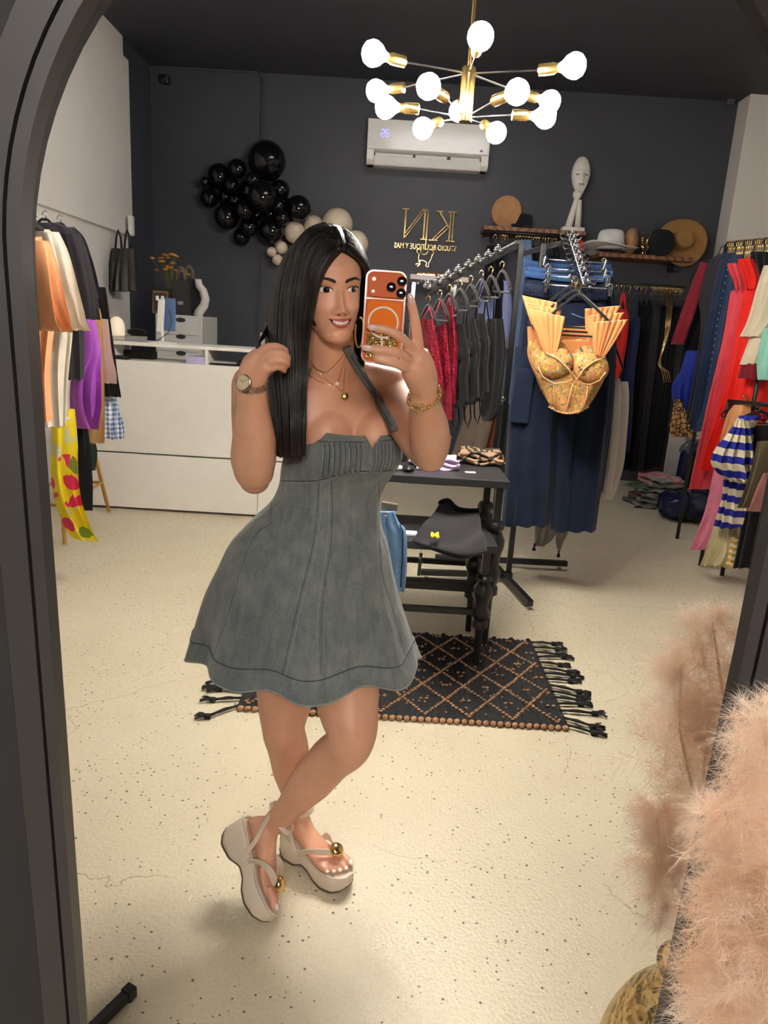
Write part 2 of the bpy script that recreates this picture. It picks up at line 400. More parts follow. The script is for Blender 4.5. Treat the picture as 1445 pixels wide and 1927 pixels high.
# ================================================================== gold wall sign (seen mirrored)
def textmesh(s, size, M, mat, name, parent, ext=.006, font=None, sx=1.0):
    c = bpy.data.curves.new(name, 'FONT'); c.body = s; c.size = size; c.extrude = ext; c.align_x = 'CENTER'; c.resolution_u = 3
    o = bpy.data.objects.new('tmp', c); COL.objects.link(o)
    dg = bpy.context.evaluated_depsgraph_get(); dg.update()
    me = bpy.data.meshes.new_from_object(o.evaluated_get(dg)); bpy.data.objects.remove(o); bpy.data.curves.remove(c)
    me.transform(M); 
    if M.determinant() < 0: me.flip_normals()
    me.materials.clear(); me.materials.append(mat); me.name = name
    return link(name, me, parent)
def sign():
    Y = YB-.02; c = A(800, 465, Y)
    t = thing('wall_sign', 'gold letter boutique sign with poodle outline on charcoal wall', 'sign', (c.x, YB, c.z))
    def serif(pts): pass
    def letter(name, polys, ox, oz, w, h):
        b = BM()
        for poly in polys: b.prism([(x*w, z*h) for x, z in poly], .02, None, (ox, Y, oz))
        return b.build(name, GOLD, t)
    # mirrored N and K with thin serif strokes, traced as outlines
    a = A(757, 432, Y); a2 = A(800, 440, Y); w = a2.x-a.x; h = A(757, 405, Y).z - A(757, 446, Y).z
    def st(x0, z0, x1, z1, wd): 
        d = V((x1-x0, z1-z0)); nrm = V((-d.y, d.x)).normalized()*wd/2
        return [(x0+nrm.x, z0+nrm.y), (x1+nrm.x, z1+nrm.y), (x1-nrm.x, z1-nrm.y), (x0-nrm.x, z0-nrm.y)]
    def strokes(name, L, o):
        b = BM()
        for x0, z0, x1, z1, wd in L: b.prism(st(x0, z0, x1, z1, wd), .022, None, o)
        return b.build(name, GOLD, t)
    o = A(757, 448, Y); o.y = Y
    W, Hh = .24, .285
    strokes('letter_n', [(.02,0,.02,Hh,.016),(W-.02,0,W-.02,Hh,.016),(W-.02,Hh,.02,0.0,.008),(W-.045,Hh,.012,.03,.008),
                         (-.015,Hh,.055,Hh,.012),(W-.05,0,W+.02,0,.012),(W-.05,Hh,W+.01,Hh,.012)], o)
    o = A(805, 448, Y); o.x += .0
    q0 = A(806, 398, Y); q1 = A(800, 470, Y); b = BM(); b.bar(q0, q1, .012, .012); b.build('divider_bar', GOLD, t)
    o = A(812, 452, Y)
    strokes('letter_k', [(W-.03,0,W-.03,Hh,.012),(W-.06,0,W-.06,Hh,.012),(W-.09,0,W,0,.014),(W-.09,Hh,W,Hh,.014),
                         (W-.07,Hh*.45,.06,Hh,.016),(W-.09,Hh*.55,.0,0,.010),(W-.06,Hh*.5,.03,0,.010),(-.03,0,.06,0,.012),(.03,Hh,.1,Hh,.012)], o)
    m = A(800, 464, Y); tl = A(742, 456, Y); tr = A(858, 467, Y)
    dx = tr.x-tl.x
    M = Matrix.Translation((m.x, Y, m.z-.03)) @ Matrix.Rotation(pi/2, 4, 'X') @ Matrix.Scale(-1, 4, (1, 0, 0)) 
    o = textmesh('STUDIO BOUTIQUE Y MAS', .075, M, GOLD, 'lettering', t)
    # stretch to measured width
    xs = [v.co.x for v in o.data.vertices]; k = dx/(max(xs)-min(xs)); mx = (max(xs)+min(xs))/2
    for v in o.data.vertices: v.co.x = (tl.x+tr.x)/2 + (v.co.x-mx)*k
    # poodle outline
    px = [(789,478),(785,475),(784,470),(788,468),(792,471),(792,477),(797,479),(802,478),(806,471),(812,469),(815,473),(817,477),(814,479),(812,482),
          (811,488),(808,492),(806,496),(807,501),(803,503),(801,500),(803,495),(800,492),(793,489),(790,492),(790,497),(786,501),(781,500),(782,497),(787,496),(789,491),(787,486),(789,478)]
    b = BM(); pts = [A(x, y, Y) for x, y in px]; b.tube(pts, .0042, 6); b.build('poodle_outline', GOLD, t, True)
sign()

# ================================================================== balloons
M_BB = plain('black_latex', '0d0d10', .12, var=.1); M_BC = plain('cream_latex', 'd8c8b0', .3, var=.03)
G1 = 'black balloons of the wall cluster'; G2 = 'cream balloons behind the woman'
BL = []
for i, (x, y, r) in enumerate([(500,306,35),(416,334,22),(448,322,17),(468,355,22),(500,378,26),(528,362,18),(557,391,23),(426,408,23),(510,432,24),(437,350,14),
      (397,372,17),(421,367,14),(442,374,14),(467,404,18),(484,404,12),(507,401,15),(526,386,14),(531,411,14),(470,425,17),(456,440,16),(386,342,9),(390,352,10),(480,338,14),(540,380,12)]):
    big = {0: 'largest glossy black balloon at top of the wall cluster', 6: 'large black balloon at right end of the wall cluster', 1: 'upper left glossy black balloon of the wall cluster', 7: 'lower left glossy black balloon of the wall cluster', 8: 'large black balloon at bottom of the wall cluster', 4: 'large black balloon in middle of the wall cluster'}
    BL.append([x, y, r, M_BB, big.get(i, ('small' if r < 16 else 'medium') + ' glossy black balloon in the round wall cluster'), G1])
for i, (x, y, r) in enumerate([(632,424,29),(552,440,20),(588,422,19),(665,462,24),(528,465,12),(511,474,9),(522,489,10),(600,450,24),(640,470,24),(560,470,16)]):
    big = {0: 'biggest cream balloon above the woman hair', 3: 'cream balloon at right of the woman hair', 1: 'cream balloon left of the woman hair crown', 2: 'cream balloon partly behind the biggest cream balloon', 4: 'upper of three tiny cream balloons', 5: 'leftmost of three tiny cream balloons', 6: 'lowest of three tiny cream balloons'}
    BL.append([x, y, r, M_BC, big.get(i, 'cream balloon hidden behind woman head'), G2])
for q in BL:
    Y = YB-.16-.2*random.random()-(.06 if q[2] > 20 else 0); q += [A(q[0], q[1], Y), q[2]*(Y*.97+.2)/FPX*.95]
for it in range(60):                                   # let the balloons push each other apart, mostly in depth
    for i in range(len(BL)):
        for j in range(i):
            p, r, u, w_ = BL[i][6], BL[i][7], BL[j][6], BL[j][7]; d = p-u; L = d.length; m_ = (r+w_)*.99
            if L < m_:
                k = d/max(L, 1e-4)*(m_-L)*.5; k = V((k.x*.25, k.y+(.004 if p.y > u.y else -.004), k.z*.25)); BL[i][6] = p+k; BL[j][6] = u-k
    for q in BL: q[6].y = min(q[6].y, YB-q[7]*1.05)
for q in BL:
    r = q[7]; b = BM(); b.lathe([(r*.05,-r*1.16),(r*.07,-r*1.12),(r*.03,-r*1.07)]+[(r*cos(a)*(1-.04*max(0,-sin(a))), r*sin(a)*(1.05 if a < 0 else .98)) for a in [(-pi/2+.12)+i*(pi-.125)/14 for i in range(15)]], (0,0,0), 24)
    o = b.build('balloon', q[3], None, 'all'); o.location = q[6]; o.rotation_euler = (random.uniform(-1.3,-.6), random.uniform(-.3,.3), random.uniform(-.5,.5)); tag(o, q[4], 'balloon', q[5])

# ================================================================== counter
CY = 5.46
cn = thing('shop_counter', 'long white shop counter with open shelf under raised top', 'counter', (-1.2, CY+.3, 0))
cx0, cx1 = XL+.08, -.2
zt = 1.16; zs = 1.27
BM().box(((cx0+cx1)/2, CY+.02, zt-.26), (cx1-cx0, .04, .52)).build('front_panel', WHITE, cn, bevel=.003)
z1 = A(400, 862, CY).z
b = cn.children[0]
# two panel courses with a joint between
cn.children[0].data.transform(Matrix.Identity(4))
bpy.data.objects.remove(cn.children[0])
BM().box(((cx0+cx1)/2, CY+.02, (zt+z1+.006)/2), (cx1-cx0, .04, zt-z1-.006)).build('upper_panel', WHITE, cn, bevel=.003)
jx = A(484, 960, CY).x
BM().box(((cx0+jx)/2, CY+.02, (z1-.006)/2+.01), (jx-cx0-.004, .04, z1-.026)).build('lower_panel', WHITE, cn, bevel=.003)
BM().box(((jx+cx1)/2, CY+.02, (z1-.006)/2+.01), (cx1-jx-.004, .04, z1-.026)).build('lower_panel', WHITE, cn, bevel=.003)
BM().box(((cx0+cx1)/2, CY+.075, zt/2), (cx1-cx0-.01, .06, zt-.01)).build('carcass', plain('counter_core','6b665e',.7), cn)
BM().box((cx1-.02, CY+.32, zt/2), (.04, .5, zt)).build('end_panel', WHITE, cn, bevel=.003)
BM().box(((cx0+cx1)/2, CY+.27, zt-.012), (cx1-cx0, .48, .024)).build('shelf_board', WHITE, cn, bevel=.003)
BM().box(((cx0+cx1)/2, CY+.25, zs+.012), (cx1-cx0, .5, .026)).build('counter_top', WHITE, cn, bevel=.003)
for px in (208, 388, 470):
    x = A(px, 680, CY).x; BM().box((x, CY+.2, (zt+zs)/2), (.022, .38, zs-zt)).build('divider', WHITE, cn)
BM().box((cx0+.02, CY+.3, zt/2), (.03, .4, zt-.03)).build('end_panel', WHITE, cn)

# ================================================================== clothing racks: frame with waterfall arms
def square(b, a, c, w=.03): b.bar(a, c, w, w)
RX = .74
rk = thing('display_rack', 'black square tube floor rack with slanted waterfall arms', 'clothes rack', (RX+.05, 4.4, 0))
ptop = A(975, 460, 4.4)
BM().bar((RX-.02, 4.55, .03), (RX-.02, 4.55, 2.05), .032).build('post', BLKMET, rk, bevel=.003)
BM().bar((RX+.07, 4.32, .03), (RX+.07, 4.32, 2.02), .032).build('post', BLKMET, rk, bevel=.003)
BM().bar((.25, 4.25, .045), (RX+.09, 4.3, .045), .035).build('base_bar', BLKMET, rk, bevel=.003)
BM().bar((.36, 4.58, .045), (1.25, 4.61, .045), .035).build('base_bar', BLKMET, rk, bevel=.003)
BM().bar((RX-.02, 4.62, .045), (RX+.12, 3.82, .045), .035).build('base_bar', BLKMET, rk, bevel=.003)
for p in ((.29,4.255),(1.2,4.61),(RX+.115,3.86)):
    BM().lathe([(.016,0),(.016,.012),(.006,.014),(.006,.03)], (p[0], p[1], 0), 12).build('levelling_foot', CHROME, rk, True)
BM().bar((RX-.02, 4.55, 1.98), (1.02, 4.62, 2.08), .03).build('cross_bar', BLKMET, rk, bevel=.003)
for z in (1.12, .62):
    q = V((RX-.04, 4.53, z)); BM().ell(q, .016).build('bolt', CHROME, rk, True)
# left waterfall arm
a0 = A(972, 463, 4.3); a1 = A(803, 549, 4.1)
aL = BM().bar(a0, a1, .022, .03).build('waterfall_arm', BLKMET, rk, bevel=.003)
off = V((0, -.01, .022)); BM().tube([a0+off, a1+off], .006, 8).build('arm_trim', CHROME, aL, True)
BM().box(a0+V((.01,-.01,.02)), (.05,.02,.016)).build('end_clip', CHROME, aL)
LARM = []
for k in range(8):
    p = a0.lerp(a1, .22+k*.111) ; LARM.append(p)
    b = BM(); b.ell(p+V((0,-.015,.045)), .016, None, 10, 6); b.ell(p+V((.012,-.022,.025)), .014, None, 10, 6); b.ell(p+V((-.014,-.02,.03)), .013, None, 10, 6); b.build('stop_ball', CHROME, aL, True)
# right waterfall arm, towards the camera
c0 = V((1.0, 4.62, 2.13)); c1 = A(1099, 538, 3.88)
aR = BM().bar(c0, c1, .012, .02).build('waterfall_arm', CHROME, rk, bevel=.002)
RARM = []
for k in range(10):
    p = c0.lerp(c1, .08+k*.1); RARM.append(p)
    b = BM()
    for s in (-1, 1): b.tube([p+V((0,0,.0)), p+V((s*.03,0,.012)), p+V((s*.05,-.01,.004)), p+V((s*.062,-.012,.022))], .005, 6)
    b.ell(p+V((.02,-.01,.02)), .012, None, 8, 5); b.ell(p+V((.03,-.01,-.01)), .010, None, 8, 5)
    b.build('stop_peg', CHROME, aR, True)

# ================================================================== nesting tables
M_TOP = plain('charcoal_table_top', '2b2c2f', .4, var=.05, bump=.04)
M_IRON = plain('cast_iron', '1a1a1b', .38, var=.2, bump=.15, bscale=120)
TURN = [(.017,0),(.017,.02),(.02,.21),(.022,.235),(.04,.245),(.04,.275),(.03,.29),(.043,.31),(.045,.34),(.033,.37),(.037,.42),(.048,.46),(.05,.49),(.035,.52),(.028,.53),(.042,.545),(.042,.56),(.03,.575)]
def table(name, label, x0, x1, y0, y1, zt, upper):
    t = thing(name, label, 'table', ((x0+x1)/2, (y0+y1)/2, 0))
    BM().box(((x0+x1)/2, (y0+y1)/2, zt-.018), (x1-x0, y1-y0, .036)).build('table_top', M_TOP, t, bevel=.003)
    for x in (x0+.04, x1-.04):
        for y in (y0+.04, y1-.04):
            lg = zt-.036; k = lg*.78/.575
            prof = [(r*(1 if k > .8 else .9), z*k+.012) for r, z in TURN]
            BM().lathe(prof, (x, y, 0), 20).build('leg', M_IRON, t, 40)
            BM().bar((x, y, prof[-1][1]-.01), (x, y, lg), .034, .034).build('upper_post', M_IRON, t)
            BM().lathe([(.014,0),(.014,.012)], (x, y, 0), 12).build('foot', CHROME, t)
    zb = .27 if not upper else .3
    for y in (y0+.04, y1-.04): BM().bar((x0+.04, y, zb), (x1-.04, y, zb), .026).build('stretcher', BLKMET, t)
    for x in (x0+.04, x1-.04): BM().bar((x, y0+.04, zb), (x, y1-.04, zb), .026).build('stretcher', BLKMET, t)
table('nesting_table', 'taller black display table with turned iron legs behind the woman', -.42, .575, 3.26, 3.74, .85, True)
table('nesting_table', 'lower black nesting table carrying the black shorts', -.335, .512, 3.04, 3.5, .6, False)

# ================================================================== rug
def rug():
    x0, x1, y0, y1 = -.535, .785, 2.56, 3.38; z = .014
    t = thing('rug', 'black woven rug with tan diamond pattern and tassel fringe', 'rug', ((x0+x1)/2, (y0+y1)/2, 0))
    m = NT('black_jute'); co = m.coord(); n = m.n('TexNoise', {'Vector': co, 'Scale': 160.0, 'Detail': 3.0}).outputs[0]
    m.set(base=m.ramp(n, [(.3, srgb('131315')), (.75, srgb('2b2a2c'))]), rough=.95); m.bump(n, .6, .006)
    tan = plain('tan_jute', 'b58a66', .9, var=.2, bump=.3, bscale=300)
    b = BM(); nx, ny = 220, 24; 
    def P(u, v):
        x = x0+(x1-x0)*u; y = y0+(y1-y0)*v
        return V((x, y+.004*sin(x*9), z + .0035*sin(u*nx*pi*.5) + .002*sin(v*60+u*40)))
    b.grid(P, nx, ny)
    b.add([(x0,y0,0),(x1,y0,0),(x1,y0,z),(x0,y0,z)], [(0,1,2,3)]); b.add([(x1,y0,0),(x1,y1,0),(x1,y1,z),(x1,y0,z)], [(0,1,2,3)]); b.add([(x0,y0,0),(x0,y1,0),(x0,y1,z),(x0,y0,z)], [(0,1,2,3)])
    b.build('woven_field', m.m, t, 'all', fix=False)
    # tan knots along the diamond lines
    b = BM(); st = .0175
    def knot(x, y, s=1): b.ell((x, y, z+.003), (.0085*s, .006*s, .0045), Matrix.Rotation(random.uniform(-.4,.4), 3, 'Z'), 6, 4)
    nd = 7; dw = (x1-x0-.08)/nd; dh = (y1-y0-.06)/3.0
    for i in range(nd+1):
        for j in range(3):
            cx = x0+.04+dw*i; cy = y0+.03+dh*(j+.5)
            for s in (-1, 1):
                for q in range(-8, 9):
                    f = q/8.0; xx = cx+dw*.5*s*(1-abs(f))+random.uniform(-.002,.002); yy = cy+dh*.5*f
                    if x0+.02 < xx < x1-.02: knot(xx, yy)
            if x0+.02 < cx < x1-.02: knot(cx-.012, cy); knot(cx+.012, cy)
            if cx+dw/2 < x1-.02 :
                knot(cx+dw/2, cy+dh*.5-.0); knot(cx+dw/2+.016, cy+dh*.5)
    for q in range(260): knot(random.uniform(x0+.02, x1-.02), random.uniform(y0+.02, y1-.02), .6)
    o = b.build('diamond_knots', tan, t, 'all'); o['kind'] = 'stuff'
    for k in range(46):
        x = x0+.015+(x1-x0-.03)*k/45
        for yy in (y0-.004, y1+.004):
            if yy > y0 and k % 3: continue
            bb = BM(); bb.ell((x, yy, .011), (.014, .012, .011), Matrix.Rotation(.5, 3, 'Z'), 8, 5); bb.build('edge_loop', tan if yy < y0 else m.m, t, 'all')
    for side, xs in ((1, x1), (-1, x0)):
        for k in range(15):
            y = y0+.02+(y1-y0-.04)*k/14; L = random.uniform(.10,.15); dy = random.uniform(-.05,.03)-(.05 if k < 2 else 0)
            bb = BM(); p0 = V((xs-.01*side, y, .012)); p1 = p0+V((side*L*.5, dy*.5, 0)); p2 = p0+V((side*L, dy, -.001))
            for w in (-1, 0, 1):
                bb.tube([p0+V((0,w*.004,0)), p1+V((0,-w*.005,.004)), p2+V((0,w*.004,0))], .0055, 6)
            bb.tube([p2-V((side*.012,0,0)), p2+V((side*.01,0,0))], .012, 7)
            for q in range(9):
                a = random.uniform(-.6,.6); e = p2+V((side*.05*cos(a), .05*sin(a), random.uniform(-.006,.004)))
                bb.tube([p2, p2.lerp(e,.5)+V((0,0,.006)), e], [.004,.0035,.002], 5)
            bb.build('tassel', m.m, t, 'all')
rug()
# ================================================================== the woman
def lerp_tab(tab, z):
    if z <= tab[0][0]: return tab[0][1]
    for (a, x), (c, y) in zip(tab, tab[1:]):
        if z <= c:
            t = (z-a)/(c-a); t = t*t*(3-2*t)*.5 + t*.5; return x+(y-x)*t
    return tab[-1][1]
PS = RAD(25)                                     # torso turn
TF = V((sin(PS), -cos(PS), 0)); TR = V((cos(PS), sin(PS), 0))
ROLLK = .061
def level(py, xl, xr, Yc, bdep):
    xc = (xl+xr)/2; l = A(xl, py-ROLLK*(xc-xl), Yc); r = A(xr, py+ROLLK*(xr-xc), Yc)
    S = (r.x-l.x)/2; a = sqrt(max(S*S-(bdep*sin(PS))**2, 1e-4))/cos(PS)
    c = (l+r)/2; return c, a, bdep
def bustbump(z, th, zt):
    """forward swell of the bust as a fraction, th measured from straight ahead"""
    k = exp(-((z-(zt-.055))/.055)**2)
    return k*(exp(-((abs(th)-RAD(36))/RAD(26))**2)*.30)

def skin_mat():
    t = NT('skin'); co = t.coord()
    n = t.n('TexNoise', {'Vector': co, 'Scale': 14.0, 'Detail': 5.0}).outputs[0]
    f = t.n('TexNoise', {'Vector': co, 'Scale': 400.0, 'Detail': 2.0}).outputs[0]
    t.set(base=t.ramp(n, [(.25, srgb('d49b7f')), (.75, srgb('e2ad91'))]), rough=.42, spec=.4, sss=.12)
    t.b.inputs['Subsurface Radius'].default_value = (.012, .005, .003); t.b.inputs['Subsurface Scale'].default_value = .6
    t.bump(f, .06, .0015); return t.m
M_SKIN = skin_mat()
woman = thing('person', 'woman in grey denim halter dress taking a mirror selfie with orange phone', 'person', (-.2, 1.7, 0))

# ---------------------------------------------------------------- head (own axes: x right, y forward, z up; eyes at z=0)
HY = RAD(21); 
hx = V((cos(HY), sin(HY), 0)); hy = V((sin(HY), -cos(HY), 0)); hz = V((0, 0, 1))
_r = RAD(4.5); hx, hz = (hx*cos(_r)+hz*sin(_r)), (hz*cos(_r)-hx*sin(_r))
_p = RAD(-3); hy, hz = (hy*cos(_p)+hz*sin(_p)), (hz*cos(_p)-hy*sin(_p))
HS = .95
HO = A(641, 546, 1.52) - hy*.087*HS
def HW(x, y, z): return HO + (hx*x + hy*y + hz*z)*HS
T_W = [(-.1145,.004),(-.112,.018),(-.106,.029),(-.095,.038),(-.08,.046),(-.06,.0545),(-.035,.063),(0,.0675),(.03,.071),(.06,.069),(.085,.058),(.1,.043),(.11,.026),(.1155,.004)]
T_F = [(-.1145,.066),(-.112,.074),(-.105,.0795),(-.09,.081),(-.07,.085),(-.05,.085),(-.02,.083),(0,.082),(.02,.0865),(.045,.087),(.07,.078),(.09,.061),(.105,.038),(.1155,.0)]
T_B = [(-.1145,.055),(-.11,.035),(-.095,.0),(-.07,-.05),(-.04,-.08),(0,-.097),(.04,-.103),(.07,-.092),(.09,-.074),(.105,-.048),(.1155,-.01)]
T_C = [(-.1145,.06),(-.11,.05),(-.09,.03),(-.06,.012),(-.03,.0),(.02,-.008),(.1,-.008),(.1155,-.004)]
def gs(x, z, cx, cz, sx, sz, a): return a*exp(-((x-cx)/sx)**2-((z-cz)/sz)**2)
def feat(x, z):
    h = 0.0
    nz = lerp_tab([(-.060,0),(-.054,.004),(-.050,.013),(-.044,.0245),(-.038,.0225),(-.025,.0150),(-.01,.008),(.005,.003),(.02,.0005)], z)
    s = lerp_tab([(-.055,.0105),(-.044,.0105),(-.03,.0076),(-.01,.0068),(.02,.008)], z)
    h += nz*exp(-(x/s)**2)
    for q in (-1, 1):
        h += gs(x, z, q*.0135, -.0455, .0062, .006, .0085)
        h += gs(x, z, q*.031, .001, .015, .011, -.0062) + gs(x, z, q*.031, -.0005, .0125, .0075, .0042)
        h += gs(x, z, q*.029, .0185, .02, .006, .0025)
        h += gs(x, z, q*.042, -.034, .016, .015, .0055)
        h += gs(x, z, q*.0345, -.058, .006, .014, -.002)
        h += gs(x, z, q*.012, -.006, .006, .010, -.0025)
    h += gs(x, z, 0, -.069, .026, .013, .0058) + gs(x, z, 0, -.0855, .017, .0055, -.0032) + gs(x, z, 0, -.101, .015, .011, .0045)
    h += gs(x, z, 0, -.0575, .003, .005, -.0012)
    return h
def faceY(x, z):
    w = lerp_tab(T_W, z); f = lerp_tab(T_F, z); c = lerp_tab(T_C, z); k = min(abs(x)/w, .999)
    return c+(f-c)*(1-k**2.3)**(1/2.0) + feat(x, z)
def head_geom(bm, off=0.0):
    zs = [-.1145+(.23)*i/120 for i in range(121)]; n = 200; rings = []
    for z in zs:
        w, f, bk, c = (lerp_tab(T, z) for T in (T_W, T_F, T_B, T_C)); ring = []
        for k in range(n):
            a = 2*pi*k/n; ca, sa = cos(a), sin(a); x = w*sa
            if ca >= 0: y = c+(f-c)*(1-abs(sa)**2.3)**.5 + feat(x, z)*min(1, ca*3)
            else: y = c-(c-bk)*(1-abs(sa)**2.2)**.5
            ring.append(HW(x, y, z))
        rings.append(ring)
    bm.loft(rings)

# ---------------------------------------------------------------- body (skinned as lofted limbs fused by a voxel remesh)
J = dict(shL=A(476,728,1.76), elL=A(479,890,1.56), wrL=A(474,725,1.475), shR=A(742,742,1.72), elR=A(808,848,1.50), wrR=A(797,738,1.375))
b = BM()
tl = [(702,598,672,1.70,.05),(716,560,712,1.705,.062),(730,518,742,1.71,.075),(750,490,758,1.715,.088),(785,500,752,1.715,.098),(830,528,738,1.71,.098),(880,544,724,1.70,.092),
      (920,542,708,1.70,.088),(950,530,702,1.70,.09),(1000,500,708,1.705,.11),(1050,478,722,1.71,.125),(1090,476,722,1.71,.11)]
rings = []
for py, xl, xr, Yc, bd in tl:
    c, a, bb = level(py, xl, xr, Yc, bd)
    rings.append([c + TR*(a*sin(2*pi*k/40)) + TF*(bb*cos(2*pi*k/40)) for k in range(40)])
b.loft(rings)
# bust
for px, py, Y in ((618, 822, 1.640), (706, 828, 1.665)):
    Rm = Matrix((TR, TF, V((0,0,1)))).transposed()
    b.ell(A(px, py, Y), (.062, .052, .066), Rm, 24, 16)
# neck, trapezius, clavicles
nb = A(630, 725, 1.70); nt = HW(0, -.012, -.06)
b.tube([nb+V((0,.01,-.05)), nb, nb.lerp(nt,.5), nt, nt+V((0,0,.03))], [.075,.06,.052,.051,.05], 24)
for sh in ('shL', 'shR'):
    s = J[sh]; b.tube([nb.lerp(nt,.35)+V((0,.012,0)), nb.lerp(s,.45)+V((0,.01,.028)), s+V((0,0,.012))], [.035,.038,.05], 18)
    b.ell(s, (.052,.056,.056), None, 20, 14)
def limb(pts, rs, seg=22, sx=1.0): 
    # resample smoothly
    P = [V(p) for p in pts]; out = []; ro = []
    for i in range(len(P)-1):
        p0 = P[max(i-1,0)]; p1 = P[i]; p2 = P[i+1]; p3 = P[min(i+2,len(P)-1)]
        for q in range(6):
            t = q/6; out.append(.5*((2*p1)+(p2-p0)*t+(2*p0-5*p1+4*p2-p3)*t*t+(3*p1-p0-3*p2+p3)*t**3)); ro.append(rs[i]+(rs[i+1]-rs[i])*t)
    out.append(P[-1]); ro.append(rs[-1]); b.tube(out, ro, seg, True, sx)
# arm at image left: upper arm down, forearm folded up in front
s, e, w = J['shL'], J['elL'], J['wrL']
limb([s, s.lerp(e,.35), s.lerp(e,.75), e+V((0,.01,-.01))], [.052,.052,.047,.040])
limb([e+V((0,0,-.012)), e.lerp(w,.18)+V((0,-.008,0)), e.lerp(w,.42)+V((.003,-.008,0)), e.lerp(w,.75), w], [.040,.050,.047,.034,.0275])
b.ell(e+V((0,.0,-.018)), (.034,.034,.03), None, 18, 12)
# arm at image right: forearm raised to the phone
s, e, w = J['shR'], J['elR'], J['wrR']
limb([s, s.lerp(e,.4)+V((0,0,-.008)), s.lerp(e,.8)+V((0,0,-.008)), e], [.052,.051,.046,.040])
limb([e+V((0,.005,-.012)), e.lerp(w,.2)+V((.004,0,-.004)), e.lerp(w,.45)+V((.003,0,0)), e.lerp(w,.75), w], [.036,.043,.041,.032,.0265])
b.ell(e+V((.002,.0,-.016)), (.034,.034,.03), None, 18, 12)
# hands -------------------------------------------------
def finger(pts, r0, r1): limb(pts, [r0+(r1-r0)*i/(len(pts)-1) for i in range(len(pts))], 12)
w = J['wrR']
k = [A(787,652,1.332), A(772,655,1.322), A(768,676,1.318), A(766,694,1.320)]      # knuckles index..little
limb([w, A(797,715,1.365), A(790,690,1.348), A(783,664,1.338)], [.026,.027,.028,.022])
limb([w, A(790,715,1.355), A(780,695,1.335), A(773,682,1.326)], [.024,.027,.026,.018])
limb([A(797,725,1.365), A(792,700,1.350), A(789,662,1.335)], [.02,.019,.013])
finger([k[0]+V((0,.006,-.012)), k[0], A(784,622,1.318), A(779,592,1.308), A(773,566,1.302)], .0115, .0078)
finger([k[1]+V((.01,.008,-.008)), k[1], A(752,634,1.292), A(728,621,1.281), A(704,617,1.281)], .0112, .0074)
finger([k[2]+V((.01,.008,0)), k[2], A(748,664,1.290), A(720,659,1.280), A(695,656,1.281)], .0112, .0074)
finger([k[3]+V((.01,.008,0)), k[3], A(750,686,1.293), A(725,679,1.283), A(704,675,1.284)], .0104, .0068)
finger([A(795,712,1.372), A(782,688,1.360), A(768,665,1.338), A(752,652,1.325)], .0135, .0085)      # thumb on the screen side
w = J['wrL']
limb([w, A(473,704,1.474), A(478,684,1.470), A(490,664,1.464)], [.0265,.027,.024,.014], 20)
limb([w+V((.004,0,0)), A(484,706,1.468), A(496,692,1.458), A(508,690,1.452)], [.022,.023,.019,.012], 20)
limb([A(476,710,1.472), A(488,692,1.466), A(500,676,1.458)], [.022,.022,.014], 20)
finger([A(484,676,1.468), A(496,658,1.462), A(517,653,1.458), A(533,658,1.474), A(538,664,1.50)], .0105, .0074)
finger([A(488,684,1.464), A(504,667,1.453), A(524,664,1.450), A(538,670,1.466), A(541,676,1.495)], .0102, .0074)
finger([A(490,692,1.462), A(507,680,1.450), A(525,677,1.448), A(538,682,1.464), A(540,687,1.49)], .0098, .0072)
finger([A(488,700,1.464), A(505,694,1.452), A(521,690,1.453), A(532,694,1.467), A(534,698,1.488)], .0088, .0066)
finger([A(488,708,1.478), A(500,700,1.484), A(516,690,1.490), A(528,682,1.496)], .0125, .0085)
# legs -------------------------------------------------
SH = {}                                          # sandal frames: origin (sole, heel end), right, forward, up
tB = (FL(646,1672)-FL(533,1597)); tB.z = 0; tB.normalize()
SH['B'] = (FL(533,1597), V((tB.y,-tB.x,0)), tB, V((0,0,1)), -1)
T0 = FL(489,1733,.004); hF = A(417,1564,1.66); tFv = (T0-hF).normalized(); uF = V((.82,.05,.58)); uF = (uF-tFv*uF.dot(tFv)).normalized()
SH['F'] = (hF, tFv.cross(uF), tFv, uF, 1)
def SP(key, x, y, z):
    o, r, t, u, s = SH[key]; return o + r*x + t*y + u*z
ZB = lambda y: .078 - .028*min(1, max(0, (y-.03)/.13))                 # top of foot bed along the sandal
def foot(key, kn, hip, rs):
    s = SH[key][4]; an = SP(key, 0, .055, .078+.075)
    limb([hip, hip.lerp(kn,.45), hip.lerp(kn,.8), kn, kn.lerp(an,.25)+V((0,.012,0)), kn.lerp(an,.5)+V((0,.008,0)), kn.lerp(an,.8), an], rs, 28)
    b.ell(kn+V((0,-.012,.0)), (.045,.045,.05), None, 20, 14)
    # foot body
    rings = []
    for y, hw, h, dx in ((.012,.014,.02,0),(.022,.024,.045,0),(.045,.029,.075,0),(.07,.030,.078,0),(.10,.030,.062,.002),(.13,.034,.047,.004),(.16,.040,.034,.004),(.185,.041,.025,.004),(.2,.037,.016,.004)):
        zb = ZB(y); rings.append([SP(key, s*(-dx)+hw*cos(2*pi*k/20), y, zb+h*.5+h*.5*sin(2*pi*k/20)) for k in range(20)])
    b.loft(rings)
    b.ell(an, (.034,.034,.034), None, 16, 12)
    for i, (tx, ty, r, L) in enumerate(((.026,.236,.0125,.05),(.006,.236,.0088,.045),(-.010,.228,.0083,.045),(-.024,.218,.008,.04),(-.036,.205,.0078,.035))):
        z = ZB(ty)+r; p1 = (s*tx, ty, z-.001); p0 = (s*tx*.85, ty-L, z+.008); pm = (s*tx*.95, ty-L*.45, z+.006)
        limb([SP(key,*p0), SP(key,*pm), SP(key,*p1)], [r*1.05, r*1.0, r*.85], 12)
